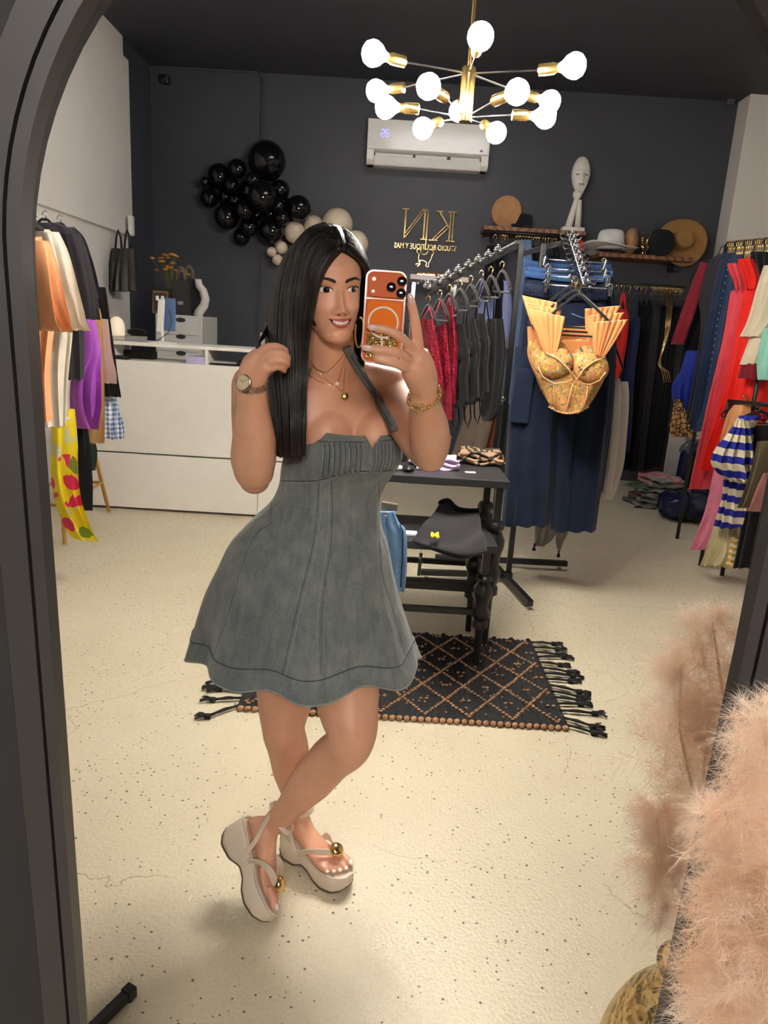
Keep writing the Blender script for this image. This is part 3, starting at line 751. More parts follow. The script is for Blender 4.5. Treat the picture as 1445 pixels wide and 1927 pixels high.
foot('B', A(533,1368,1.68), A(556,1040,1.78), [.10,.088,.076,.056,.055,.052,.034,.031])
foot('F', A(660,1392,1.545), A(632,1040,1.78), [.10,.09,.078,.058,.056,.054,.037,.032])
me = b.mesh('body_raw')
tmp = bpy.data.objects.new('tmp_body', me); COL.objects.link(tmp)
m = tmp.modifiers.new('r', 'REMESH'); m.mode = 'VOXEL'; m.voxel_size = .0029; m.use_smooth_shade = True
dg = bpy.context.evaluated_depsgraph_get(); dg.update()
bm_me = bpy.data.meshes.new_from_object(tmp.evaluated_get(dg)); bpy.data.objects.remove(tmp)
# soften the joins (less on hands and feet)
o2 = bpy.data.objects.new('tmp_body', bm_me); COL.objects.link(o2)
vg = o2.vertex_groups.new(name='soft')
fine_c = [(A(750,660,1.31), .11), (A(510,680,1.47), .075), (SP('B',0,.2,.07), .09), (SP('F',0,.2,.07), .09)]
full, part_ = [], []
for v in bm_me.vertices:
    (part_ if any((v.co-c).length < r for c, r in fine_c) else full).append(v.index)
vg.add(full, 1.0, 'REPLACE'); vg.add(part_, .06, 'REPLACE')
m = o2.modifiers.new('sm', 'SMOOTH'); m.factor = .5; m.iterations = 26; m.vertex_group = 'soft'
dg.update(); body_me = bpy.data.meshes.new_from_object(o2.evaluated_get(bpy.context.evaluated_depsgraph_get())); bpy.data.objects.remove(o2)
hb = BM(); head_geom(hb); hme = hb.mesh('head')
bb = bmesh.new(); bb.from_mesh(body_me); 
hbm = bmesh.new(); hbm.from_mesh(hme); bmesh.ops.recalc_face_normals(hbm, faces=hbm.faces); hbm.to_mesh(hme); hbm.free()
bb.from_mesh(hme); bmesh.ops.recalc_face_normals(bb, faces=bb.faces)
body_me = bpy.data.meshes.new('body'); bb.to_mesh(body_me)
BODY = BVHTree.FromBMesh(bb); bb.free()
body_me.materials.append(M_SKIN)
body = link('body', body_me, woman, 'all')

# ---------------------------------------------------------------- face pieces, laid on the face surface
def patch(name, P, nu, nv, mat, parent=woman, sub=False):
    bm = BM(); bm.grid(lambda u, v: HW(*(lambda x, z, o: (x, faceY(x, z)+o, z))(*P(u, v))), nu, nv)
    return bm.build(name, mat, parent, 'all')
M_SCL = plain('eye_white', 'e9e0da', .25, var=.02); M_IRIS = plain('brown_iris', '2e1a10', .15, var=.2, scale=400); M_PUP = plain('pupil', '050404', .08)
M_LASH = plain('lash', '120c0a', .7); M_BROW = plain('brow_hair', '241a16', .8, var=.3, scale=500)
M_LIP = plain('lips', 'b85f58', .35, var=.08, scale=120); M_TOOTH = plain('teeth', 'f0ebe4', .2, var=.02)
for q in (-1, 1):
    cx = q*.031; ew = .0152
    def lid(u): return .0062*max(0, 1-abs(u)**2.2)**.8 + .0008*u*q, -.0044*max(0, 1-abs(u)**2.4)**.9 + .0008*u*q
    eye = patch('eye', lambda u, v: (cx+(u*2-1)*ew, (lambda t, l: l+(t-l)*v)(*lid(u*2-1)), .0012+.0016*(1-(u*2-1)**2)), 25, 9, M_SCL)
    def disc(r, off, ix):
        def P(u, v):
            a = u*2*pi; x = cx+ix+r*v*cos(a); z = .0003+r*v*sin(a); uu = max(-1, min(1, (x-cx)/ew)); t, l = lid(uu)
            return (x, max(l, min(t, z)), off)
        return P
    patch('iris', disc(.0066, .0036, .0022), 24, 6, M_IRIS, eye); patch('pupil', disc(.0027, .0041, .0022), 16, 4, M_PUP, eye)
    patch('glint', lambda u, v: (cx+.0042+.0009*v*cos(u*2*pi), .0022+.0009*v*sin(u*2*pi), .0045), 10, 3, M_SCL, eye)
    patch('upper_lash', lambda u, v: (cx+(u*2-1)*ew*1.1+q*.0008, lid(max(-1,min(1,u*2-1)))[0]-.0004+(.0017+.0020*abs(u*2-1)*(1 if (u*2-1)*q > 0 else .2))*v+ (.0008 if (u*2-1)*q > .8 else 0), .0026+.0014*v), 25, 4, M_LASH)
    patch('lower_lash', lambda u, v: (cx+(u*2-1)*ew, lid(u*2-1)[1]-.0007*v, .0022), 25, 3, plain('lower_lid_line','5b382c',.7))
    patch('eyelid_crease', lambda u, v: (cx+(u*2-1)*ew*1.02, lid((u*2-1)*.97)[0]+.0030+.0006*v, .0010), 21, 3, plain('lid_crease','8a5a45',.6))
    patch('eyebrow', lambda u, v: (q*(.0105+.040*u), .0165+.0075*sin(min(1,u*1.15)*pi*.62)-.004*max(0,u-.72)*6*.5 + (v-.5)*(.0078*(1-.55*u)*(.55 if u < .04 else 1)), .0012+.0006*sin(v*pi)), 30, 6, M_BROW)
mw = .0268
def mc(u): return .0072*abs(u)**1.9                                      # smile curve
def uplip(u, v):
    t = u*2-1; zt = -.0598+mc(t)*.55+.0008*exp(-((abs(t)-.16)/.1)**2)-.0004*exp(-(t/.08)**2); zb = -.0652+mc(t); 
    k = max(0, 1-abs(t)**3); z = zb+(zt-zb)*v*(.25+.75*k); return (t*mw, z, .0008+.0034*sin((1-v)*pi*.75)*k)
def lolip(u, v):
    t = u*2-1; zt = -.0712+mc(t)*1.05+.0052*abs(t)**6; zb = -.0795+mc(t)*1.25; k = max(0, 1-abs(t)**2.6); zb = zt+(zb-zt)*k
    return (t*mw*.97, zt+(zb-zt)*v, .0006+.0042*sin((.12+v*.8)*pi)*k)
def teeth(u, v):
    t = u*2-1; zt = -.0649+mc(t); zb = -.0716+mc(t)*1.05+.0052*abs(t)**6; return (t*mw*.9, zb+(zt-zb)*v, .0006-.0014*abs(t)**2)
lp = patch('lips', uplip, 41, 8, M_LIP); patch('lower_lip', lolip, 41, 8, M_LIP, lp)
patch('mouth_inside', lambda u, v: (lambda a: (a[0]/.9*.98, a[1], .0002))(teeth(u, v)), 31, 4, plain('mouth_dark','4a1f1c',.5))
for i in range(8):
    u0, u1 = .13+i*.0925, .13+(i+1)*.0925
    patch('tooth', lambda u, v: (lambda a: (a[0], a[1], a[2]+.0014*(1-(2*u-1)**2)**.5))(teeth(u0+.003+(u1-u0-.004)*u, .10+.86*v if i in (0,7) else .02+.95*v)), 7, 5, M_TOOTH)
for q in (-1, 1):
    patch('nostril', lambda u, v: (q*.0075+.0034*v*cos(u*2*pi), -.0512+.0016*v*sin(u*2*pi), .0006), 14, 3, plain('nostril_dark','5d3227',.7))
bm = BM(); bm.ell(HW(.0125, faceY(.0125,-.0445)+.001, -.0445), .0012, None, 8, 6); bm.build('nose_stud', CHROME, woman, True)

# ---------------------------------------------------------------- hair
def hair_mat():
    t = NT('dark_hair'); co = t.coord()
    mp = t.n('Mapping', {'Vector': co, 'Scale': (260, 260, 9)}).outputs[0]
    n = t.n('TexNoise', {'Vector': mp, 'Scale': 1.0, 'Detail': 3.0}).outputs[0]
    t.set(base=t.ramp(n, [(.3, srgb('0d0b0c')), (.6, srgb('1d1716')), (.85, srgb('3a2a24'))]), rough=.42, spec=.4)
    t.bump(n, .3, .003); return t.m
M_HAIR = hair_mat()
def crv(P, t):
    n = len(P)-1; i = min(int(t*n), n-1); f = t*n-i; p0, p1, p2, p3 = P[max(i-1,0)], P[i], P[i+1], P[min(i+2,n)]
    return .5*((2*p1)+(p2-p0)*f+(2*p0-5*p1+4*p2-p3)*f*f+(3*p1-p0-3*p2+p3)*f**3)
def outskull(p, mg=.010):
    d = p-HW(0, -.008, .012); q = V((d.dot(hx)/(.075*HS+mg), d.dot(hy)/(.097*HS+mg), d.dot(hz)/(.108*HS+mg)))
    L = q.length
    return p if (L >= 1 or d.dot(hz) < -.03) else HW(0, -.008, .012)+d/max(L, .2)
def sheet(bm, guides, nu, nv, amp=.002, fr=34, seed=0, thick=.012):
    """hair sheet through guide strands; both faces, rippled into locks"""
    G = [[crv(g, j/(nv-1)) for j in range(nv)] for g in guides]
    def S(u, j): return crv([g[j] for g in G], u)
    front = []; back = []
    cen = sum((g[0] for g in G), V((0,0,0)))/len(G)
    for j in range(nv):
        for i in range(nu):
            u = i/(nu-1); p = outskull(S(u, j)); q = S(min(u+.02,1), j)-S(max(u-.02,0), j); r = S(u, min(j+1,nv-1))-S(u, max(j-1,0))
            nrm = q.cross(r); nrm = nrm.normalized() if nrm.length > 1e-9 else V((0,-1,0))
            if nrm.y > 0 and j > 3: nrm = -nrm
            k = amp*(sin(u*fr+seed+.6*sin(j*.25))+.5*sin(u*fr*2.3+seed*2))
            front.append(p+nrm*(k+thick*.5)); back.append(p-nrm*thick*.5)
    fs = []
    for j in range(nv-1):
        for i in range(nu-1): a = j*nu+i; fs.append((a, a+1, a+nu+1, a+nu))
    bm.add(front, fs); bm.add(back, [tuple(reversed(f)) for f in fs])
    rim = [i for i in range(nu)] + [j*nu+nu-1 for j in range(1, nv)] + [(nv-1)*nu+i for i in range(nu-2, -1, -1)] + [j*nu for j in range(nv-2, 0, -1)]
    N = len(front); base = len(bm.v)-2*N
    for a, c in zip(rim, rim[1:]+rim[:1]): bm.f.append((base+a, base+c, base+N+c, base+N+a)); bm.mi.append(bm.m)
    return S, nv
hb = BM()
# crown shell hugging the skull, behind the hairline
def capP(u, v):
    z = -.075+.197*v; zz = min(z, .114); w, f, bk, c = (lerp_tab(T, zz) for T in (T_W, T_F, T_B, T_C)); g = .007
    a = RAD(62)+u*(2*pi-RAD(124)); 
    if v > .72: a = RAD(62)*(1-(v-.72)/.28)+u*(2*pi-2*RAD(62)*(1-(v-.72)/.28))
    sa, ca = sin(a), cos(a); k = 1+g/.075
    y = (c+(f-c)*(1-abs(sa)**2.3)**.5) if ca >= 0 else (c-(c-bk)*(1-abs(sa)**2.2)**.5)
    return HW(w*sa*k, c+(y-c)*k, zz+(z-zz)+.003*v)
hb.grid(capP, 80, 44)
Pf = HW(.004, .083, .083); Pm = HW(.002, .048, .121); Pb = HW(0, -.03, .131); Pr = HW(0, -.085, .10)
L0 = [Pf, A(626,488,1.515), A(611,512,1.512), A(600,548,1.515), A(589,600,1.525), A(577,655,1.545), A(574,720,1.545), A(574,790,1.515), A(573,856,1.52)]
L1 = [Pf.lerp(Pm,.5), A(606,462,1.545), A(580,500,1.535), A(566,550,1.525), A(560,610,1.53), A(557,665,1.535), A(556,725,1.53), A(556,795,1.505), A(556,858,1.512)]
L2 = [Pm, A(590,446,1.59), A(556,486,1.575), A(540,545,1.56), A(535,610,1.55), A(534,670,1.535), A(537,730,1.532), A(540,800,1.512), A(541,860,1.518)]
L3 = [Pb, A(580,440,1.64), A(540,490,1.64), A(522,550,1.62), A(514,615,1.60), A(512,675,1.58), A(517,735,1.56), A(524,800,1.535), A(529,859,1.535)]
L4 = [Pr, A(580,450,1.70), A(535,500,1.69), A(516,560,1.67), A(508,620,1.65), A(506,680,1.63), A(512,735,1.60), A(519,800,1.57), A(524,852,1.56)]
SL = sheet(hb, [L0, L1, L2, L3, L4], 90, 60, .0009, 38, 1.0, .014)
R0 = [Pf, A(660,478,1.53), A(675,494,1.55), A(684,520,1.575), A(688,560,1.60), A(688,605,1.62), A(684,645,1.64), A(678,668,1.655)]
R1 = [Pm, A(655,452,1.57), A(676,478,1.585), A(688,510,1.60), A(691,560,1.62), A(690,610,1.64), A(686,655,1.66), A(680,690,1.68)]
R2 = [Pb, A(650,444,1.64), A(672,470,1.66), A(684,515,1.67), A(684,570,1.68), A(680,620,1.69), A(672,670,1.72), A(664,710,1.76)]
R3 = [Pr, A(640,446,1.71), A(655,475,1.74), A(664,520,1.75), A(664,580,1.76), A(660,640,1.78), A(655,700,1.81), A(650,750,1.83)]
SR = sheet(hb, [R0, R1, R2, R3], 60, 44, .0008, 30, 3.0, .012)
# back fall of hair
B0 = [HW(-.055,-.05,.08), HW(-.078,-.06,0), A(560,640,1.76), A(560,720,1.83), A(565,830,1.84)]
B1 = [HW(0,-.1,.08), HW(0,-.13,0), A(610,640,1.80), A(615,720,1.86), A(620,830,1.86)]
B2 = [HW(.055,-.05,.08), HW(.078,-.06,0), A(665,630,1.74), A(668,700,1.82), A(665,800,1.84)]
sheet(hb, [B0, B1, B2], 40, 30, .0016, 30, 2.0, .02)
# loose strand lifted by the hand at image left
for q in range(7):
    hb.tube([A(512,600+q,1.63), A(498,622+q*2,1.60), A(487-q,645+q,1.56), A(492-q,668,1.52)], [.003,.0025,.002,.001], 5)
hb.tube([outskull(p, .006) for p in (HW(.004,.074,.087), Pf.lerp(Pm,.5), Pm, Pm.lerp(Pb,.5), Pb)], .0085, 8)
hair = hb.build('hair', M_HAIR, woman, 'all')
# fine strands over the sheets
sb = BM()
for (S, nv), cnt, j1 in ((SL, 230, 60), (SR, 110, 44)):
    for q in range(cnt):
        u = random.random(); du = random.uniform(-.03,.03); j0 = random.randint(0, 12); je = random.randint(int(j1*.7), j1-1); pts = []
        for j in range(j0, je, 3):
            uu = min(1, max(0, u+du*j/j1)); p = outskull(S(uu, j)); q_ = S(min(uu+.02,1), j)-S(max(uu-.02,0), j); r = S(uu, min(j+1,nv-1))-S(uu, max(j-1,0)); n_ = q_.cross(r)
            if n_.length < 1e-9: continue
            n_.normalize(); 
            if n_.y > 0 and j > 3: n_ = -n_
            pts.append(p+n_*(.0088 if j1 == 60 else .0078))
        if len(pts) > 3: sb.tube(pts, .0009, 4, False)
o = sb.build('hair_strands', M_HAIR, hair, 'all'); o['kind'] = 'stuff'
# ---------------------------------------------------------------- dress
def dress_mat():
    t = NT('grey_washed_denim'); co = t.coord()
    n = t.n('TexNoise', {'Vector': co, 'Scale': 9.0, 'Detail': 7.0, 'Roughness': .65}).outputs[0]
    mp = t.n('Mapping', {'Vector': co, 'Scale': (900, 900, 120)}).outputs[0]
    f = t.n('TexNoise', {'Vector': mp, 'Scale': 1.0, 'Detail': 2.0}).outputs[0]
    mp2 = t.n('Mapping', {'Vector': co, 'Scale': (60, 60, 5)}).outputs[0]
    g = t.n('TexNoise', {'Vector': mp2, 'Scale': 1.0, 'Detail': 3.0}).outputs[0]
    c = t.ramp(n, [(.25, srgb('525a60')), (.5, srgb('6b7275')), (.78, srgb('8c9089'))])
    c = t.mix(t.ramp(f, [(.4,(0,0,0)),(.7,(.5,)*3)]), c, srgb('94968c')); c = t.mix(t.ramp(g, [(.45,(0,0,0)),(.7,(.4,)*3)]), c, srgb('434b52'))
    wr = t.n('TexNoise', {'Vector': t.n('Mapping', {'Vector': co, 'Scale': (22, 22, 7)}).outputs[0], 'Scale': 1.0, 'Detail': 4.0, 'Distortion': .6}).outputs[0]
    t.set(base=c, rough=.88, spec=.2, sheen=.15); t.bump(t.math('ADD', t.math('MULTIPLY', f, .06), wr), .55, .012); return t.m
M_DRESS = dress_mat(); M_SEAM = plain('dark_denim_seam', '33404a', .9, var=.3, scale=200); M_EDGE = plain('pale_denim_edge', '8b8f8a', .9, var=.2, scale=300)
DL = [(806,568,744,1.70,.118),(822,558,747,1.70,.122),(845,543,748,1.70,.124),(868,536,743,1.70,.116),(888,533,736,1.70,.106),(912,530,722,1.70,.100),(935,521,714,1.70,.099),(955,506,713,1.70,.112),
      (985,474,717,1.70,.132),(1025,441,730,1.70,.16),(1075,418,740,1.70,.18),(1122,397,752,1.70,.195),(1165,384,766,1.70,.212),(1200,376,778,1.70,.226),(1226,371,788,1.70,.242)]
NTH = 240
ZTOP = level(*DL[0])[0].z
def dress_ring(lv, i, off=0):
    c, a, bd = lv; ring = []
    ps = PS*(1-.85*max(0, min(1, (i-6.5)/3.0))); R_ = V((cos(ps), sin(ps), 0)); F_ = V((sin(ps), -cos(ps), 0))
    S_ = sqrt((a*cos(PS))**2+(bd*sin(PS))**2); a = sqrt(max(S_*S_-(bd*sin(ps))**2, 1e-4))/cos(ps)
    k = max(0, min(1, (i-7.5)/7)); 
    for j in range(NTH):
        th = 2*pi*j/NTH; t = th if th <= pi else th-2*pi
        r = 1; bp_ = bustbump(c.z, t-RAD(4), ZTOP)*(1 if i < 7 else 0)
        fold = k**.8*(.050*sin(8*th+.6+.5*sin(k*3))+.035*sin(5*th+2.2)+.014*sin(15*th+k*2)) - .02*k*max(0, sin(8*th+.6+.5*sin(k*3)))**4
        r += fold
        p = c + R_*((a*r+off)*sin(th)) + F_*((bd*(r+bp_*1.05)+off)*cos(th)) + R_*(a*bp_*.25*sin(th)) + V((0,0,-.035*k**2*sin(8*th+.6)*.35))
        ring.append(p)
    return ring
fine = []
for i in range(len(DL)-1):
    A0 = level(*DL[i]); A1 = level(*DL[i+1]); pm = level(*DL[max(i-1,0)]); pn = level(*DL[min(i+2,len(DL)-1)])
    for q in range(5):
        f = q/5; h = lambda w0, w1, w2, w3: .5*((2*w1)+(w2-w0)*f+(2*w0-5*w1+4*w2-w3)*f*f+(3*w1-w0-3*w2+w3)*f**3)
        fine.append(((h(pm[0],A0[0],A1[0],pn[0]), h(pm[1],A0[1],A1[1],pn[1]), h(pm[2],A0[2],A1[2],pn[2])), i+f))
fine.append((level(*DL[-1]), len(DL)-1))
rings = [dress_ring(lv, i) for lv, i in fine]
db = BM()
# top edge follows the neckline: notch at the front
def notch(j):
    th = 2*pi*j/NTH; t = th if th <= pi else th-2*pi
    if abs(t) > RAD(100): return -.03*min(1, (abs(t)-RAD(100))/.4)
    return -.030*max(0, 1-abs(t-RAD(6))/RAD(11))
for r_ in range(0, 9):
    for j in range(NTH):
        rings[r_][j] = rings[r_][j] + V((0, 0, notch(j)*(1-r_/9)))
db.loft(rings, True, False, False)
dme = db.mesh('dress'); bm_ = bmesh.new(); bm_.from_mesh(dme); bmesh.ops.recalc_face_normals(bm_, faces=bm_.faces); DRESS = BVHTree.FromBMesh(bm_); bm_.to_mesh(dme); bm_.free()
dme.materials.append(M_DRESS)
dress = link('dress', dme, woman, 'all', solid=.004)
dress['label'] = 'grey washed denim halter mini dress with flared skirt'
CAMP = V((0, 0, CAMH))
def hit(px, py, trees=(), off=.002):
    d = ray(px, py).normalized(); best = None
    for tr in (trees or (BODY, DRESS)):
        h = tr.ray_cast(CAMP, d)
        if h[0] is not None and (best is None or h[3] < best[3]): best = h
    if best is None: return None
    n = best[1]; n = n if n.dot(d) < 0 else -n
    return best[0] + n*off
def line(name, pxs, r, mat, parent, tree=(DRESS,), off=.0015, n=40, seg=5, sx=1.0):
    P = [V((x, y, 0)) for x, y in pxs]; pts = []
    for k in range(n):
        c = crv(P, k/(n-1)); h = hit(c.x, c.y, tree, off)
        if h: pts.append(h)
    if len(pts) < 3: return None
    bm = BM(); bm.tube(pts, r, seg, True, sx); return bm.build(name, mat, parent, 'all')
def ribbon(name, pxs, wpx, mat, parent, trees, off=.003, n=40, th=.002):
    """flat band laid on the surface, built as a thin solid strip"""
    P = [V((x, y, 0)) for x, y in pxs]; L = []; 
    for k in range(n):
        c = crv(P, k/(n-1)); t = crv(P, min(1,(k+.5)/(n-1)))-crv(P, max(0,(k-.5)/(n-1))); t.normalize(); q = V((-t.y, t.x, 0))*wpx/2
        a = hit(c.x+q.x, c.y+q.y, trees, off); m_ = hit(c.x, c.y, trees, off); e = hit(c.x-q.x, c.y-q.y, trees, off)
        if a and m_ and e: L.append((a, m_, e))
    if len(L) < 3: return None
    bm = BM(); bm.grid(lambda u, v: L[int(round(v*(len(L)-1)))][int(round(u*2))], 3, len(L)); return bm.build(name, mat, parent, 'all', solid=th)
# seams of bodice and skirt
line('underbust_seam', [(531,905),(580,905),(612,900),(650,888),(680,886),(705,887),(738,884)], .0016, M_SEAM, dress)
line('underbust_edge', [(531,907),(580,907),(612,902),(650,890),(680,888),(705,889),(738,886)], .0011, M_EDGE, dress)
line('band_seam', [(570,828),(600,831),(640,833),(690,832),(720,830),(750,826)], .0013, M_SEAM, dress)
for sx_ in (0, 7):
    line('princess_seam', [(600+sx_*.6,905),(597+sx_,960),(588+sx_,1030),(572+sx_,1095),(556+sx_,1160),(541+sx_,1230),(530+sx_,1275)], .0011, M_SEAM if sx_ == 0 else M_EDGE, dress)
    line('princess_seam', [(623-sx_*.6,903),(625-sx_,960),(622-sx_,1030),(612-sx_,1090),(605-sx_,1160),(604-sx_,1230),(603-sx_,1270)], .0010, M_SEAM if sx_ == 0 else M_EDGE, dress)
    line('princess_seam', [(712-sx_*.5,905),(712-sx_*.6,960),(713-sx_*.6,1020),(718-sx_*.6,1080),(735-sx_*.7,1140),(752-sx_,1200),(766-sx_,1250)], .0011, M_SEAM if sx_ == 0 else M_EDGE, dress)
line('princess_seam', [(513,985),(480,1010),(452,1080),(432,1150),(412,1210),(395,1255)], .0010, M_SEAM, dress)
line('side_seam', [(514,915),(512,945),(510,985)], .001, M_SEAM, dress)
line('waist_wrinkle', [(512,948),(540,960),(562,968)], .0016, M_DRESS, dress); line('waist_wrinkle', [(516,925),(545,935),(580,936)], .0014, M_DRESS, dress)
# hem band: lower strip standing proud of the skirt
nb_ = len(fine)-7
hm = BM(); hm.loft([[p + (p - V((lv[0].x, lv[0].y, p.z))).normalized()*.003 for p in rings[k]] for k, (lv, i) in enumerate(fine) if k >= nb_], True, False, False)
hm.build('hem_band', M_DRESS, dress, 'all', solid=.004)
hs = BM(); hs.tube([p + (p - V((fine[nb_][0][0].x, fine[nb_][0][0].y, p.z))).normalized()*.0055 for p in rings[nb_]], .0011, 5, False, 1, None, True); hs.build('hem_stitch', M_SEAM, dress, 'all')
hs = BM(); hs.tube([p + (p - V((fine[-1][0][0].x, fine[-1][0][0].y, p.z))).normalized()*.004 for p in rings[-1]], .0022, 5, False, 1, None, True); hs.build('frayed_edge', M_EDGE, dress, 'all')
# pin tucks on the bust
for k in range(8):
    x = 606+k*9.6; line('pin_tuck', [(x,834),(x+2,850),(x+1,868),(x-3+k*.3,898-k*1.3)], .0042, M_DRESS, dress, off=.0008, n=16, seg=6)
    line('tuck_stitch', [(x+4,836),(x+6,850),(x+5,868),(x+1+k*.3,896-k*1.3)], .0013, M_SEAM, dress, off=.0016, n=14, seg=4)
for k in range(8):
    x = 701+k*6.6; y1 = 889-k*1.2; line('pin_tuck', [(x,834),(x+1,850),(x,868),(x-4-k*.5,y1)], .0036, M_DRESS, dress, off=.0008, n=16, seg=6)
    line('tuck_stitch', [(x+3,836),(x+4,850),(x+3,868),(x-1-k*.5,y1-2)], .0011, M_SEAM, dress, off=.0016, n=14, seg=4)
# neckline band edge
nk = BM(); nk.tube([rings[0][j] for j in range(-62, 66)], .0022, 6); nk.build('neckline_edge', M_EDGE, dress, 'all')
# halter straps
BT = (BODY,)
ribbon('halter_strap', [(745,812),(738,795),(722,768),(701,735),(680,705),(661,674),(650,652)], 15, M_DRESS, dress, (BODY, DRESS), .004, 50, .003)
line('strap_stitch', [(741,802),(734,790),(718,764),(697,731),(676,701),(657,670)], .0009, M_SEAM, dress, (BODY, DRESS), .0065, 40)
ribbon('halter_strap', [(571,812),(571,795),(571,770),(573,740),(576,712),(581,690)], 10, M_DRESS, dress, (BODY, DRESS), .004, 30, .003)
# collar tag end sticking up behind the hand
tg = BM(); p = A(509,622,1.66); tg.box(p, (.022,.004,.04), Matrix.Rotation(RAD(-8), 3, 'Y')); tg.build('strap_end', M_DRESS, dress, bevel=.001)
tg = BM(); tg.box(A(500,640,1.672), (.022,.003,.034), Matrix.Rotation(RAD(-6), 3, 'Y')); tg.build('care_tag', plain('white_tag','ece8e4',.6), dress)

# ---------------------------------------------------------------- sandals
M_SAND = plain('cream_leather', 'd6c6b2', .45, var=.03, bump=.05, bscale=200); M_SOLE = plain('dark_sole_line', '5a4636', .7)
HWT = [(0,.012),(.008,.024),(.03,.035),(.07,.037),(.11,.036),(.15,.042),(.19,.047),(.22,.044),(.24,.034),(.252,.018),(.256,.006)]
ZBOT = [(0,.022),(.012,.008),(.035,.0),(.07,.004),(.105,.022),(.13,.020),(.16,.004),(.185,0),(.22,.004),(.245,.014),(.256,.024)]
def sandal(key, label):
    s = SH[key][4]
    root = bpy.data.objects.new('sandal', None)
    bm = BM(); rings = []; N = 40
    for k in range(N):
        y = .256*k/(N-1); hw = lerp_tab(HWT, y); zb = lerp_tab(ZBOT, y); zt = ZB(y)+.002; q = 24; ring = []
        for i in range(q):
            a = 2*pi*i/q; c, sn = cos(a), sin(a); x = hw*(abs(c)**.35)*(1 if c >= 0 else -1); zc = (zt+zb)/2; h = (zt-zb)/2
            ring.append(SP(key, x, y, zc+h*(abs(sn)**.35)*(1 if sn >= 0 else -1)))
        rings.append(ring)
    bm.loft(rings); so = bm.build('sandal', M_SAND, woman, 'all')
    so['label'] = label
    b2 = BM(); rings = []
    for k in range(N):
        y = .256*k/(N-1); hw = lerp_tab(HWT, y)+.0012; zb = lerp_tab(ZBOT, y); ring = []
        for i in range(12):
            a = 2*pi*i/12; c, sn = cos(a), sin(a); ring.append(SP(key, hw*(abs(c)**.4)*(1 if c >= 0 else -1), y, zb+.002+.0028*sn))
        rings.append(ring)
    b2.loft(rings); b2.build('outsole', M_SOLE, so, 'all')
    rim = BM(); P = []
    for k in range(60):
        y = .003+.25*k/59; P.append(SP(key, lerp_tab(HWT, y)*.93, y, ZB(y)+.003))
    for k in range(59, -1, -1):
        y = .003+.25*k/59; P.append(SP(key, -lerp_tab(HWT, y)*.93, y, ZB(y)+.003))
    rim.tube(P, .003, 6, False, 1, None, True); rim.build('footbed_rim', M_SAND, so, 'all')
    def strap(name, pts, w=.013, th=.0035):
        P = [crv([SP(key,*p) for p in pts], k/30) for k in range(31)]; u = SH[key][3]; bm = BM(); cen = SP(key, 0, .1, .06); rr = []
        for k in range(31):
            t = (P[min(k+1,30)]-P[max(k-1,0)]).normalized(); out = (P[k]-crv([SP(key,0,.06,.06), SP(key,0,.06,.16)], min(1,max(0,(u.dot(P[k]-SH[key][0])-.06)/.1)))); out = (out-t*out.dot(t)).normalized(); q = t.cross(out)
            rr.append([P[k]+q*w/2+out*th/2, P[k]-q*w/2+out*th/2, P[k]-q*w/2-out*th/2, P[k]+q*w/2-out*th/2])
        bm.loft(rr); return bm.build(name, M_SAND, so, 40)
    # thong straps from both sides to the medallion, and the ankle strap
    med = SP(key, s*.012, .192, ZB(.19)+.043)
    mx, mz = s*.012, ZB(.19)+.037
    strap('thong_strap', [(.04, .105, .055), (.041, .125, .085), (.033, .155, .096), (mx+.006, .188, mz)], .017)
    strap('thong_strap', [(-.04, .105, .055), (-.041, .125, .085), (-.033, .155, .096), (mx-.006, .188, mz)], .017)
    za = .078+.092
    strap('ankle_strap', [(.038,.052,za),(.022,.018,za-.004),(0,.008,za-.004),(-.022,.018,za-.004),(-.038,.052,za),(-.028,.086,za+.002),(0,.098,za+.003),(.028,.086,za+.002),(.038,.052,za)], .012)
    strap('side_strap', [(.039,.085,.06),(.040,.07,.10),(.036,.045,.14),(.03,.03,za-.002)], .012)
    strap('side_strap', [(-.039,.085,.06),(-.040,.07,.10),(-.036,.045,.14),(-.03,.03,za-.002)], .012)
    g = BM(); u = SH[key][3]; t = SH[key][2]; nrm = (u*.8+t*.45).normalized(); Rm = nrm.to_track_quat('Z', 'Y').to_matrix()
    g.lathe([(.0005,-.004),(.014,-.004),(.02,.0),(.0205,.005),(.017,.011),(.010,.0145),(.0005,.0155)], med, 28, Rm)
    g.ell(med + Rm @ V((.004,.012,.006)), (.006,.006,.006), None, 12, 8); go = g.build('gold_medallion', GOLD, so, True)
    M_NAIL = plain('white_nail_polish', 'efe6e2', .15, var=.01)
    for i, (tx, ty, r) in enumerate(((.026,.236,.0125),(.006,.236,.0088),(-.010,.228,.0083),(-.024,.218,.008),(-.036,.205,.0078))):
        z = ZB(ty)+r; nb2 = BM(); Rt = Matrix((SH[key][1], SH[key][2], SH[key][3])).transposed()
        nb2.ell(SP(key, s*tx, ty-.001, z+r*.62), (r*.72, r*.75, r*.3), Rt @ Matrix.Rotation(-.35, 3, 'X'), 12, 8); nb2.build('toenail', M_NAIL, woman, 'all')
    return so
sandal('F', 'cream platform sandal tipped on its edge with gold medallion'); sandal('B', 'cream platform sandal flat on the floor with gold medallion')

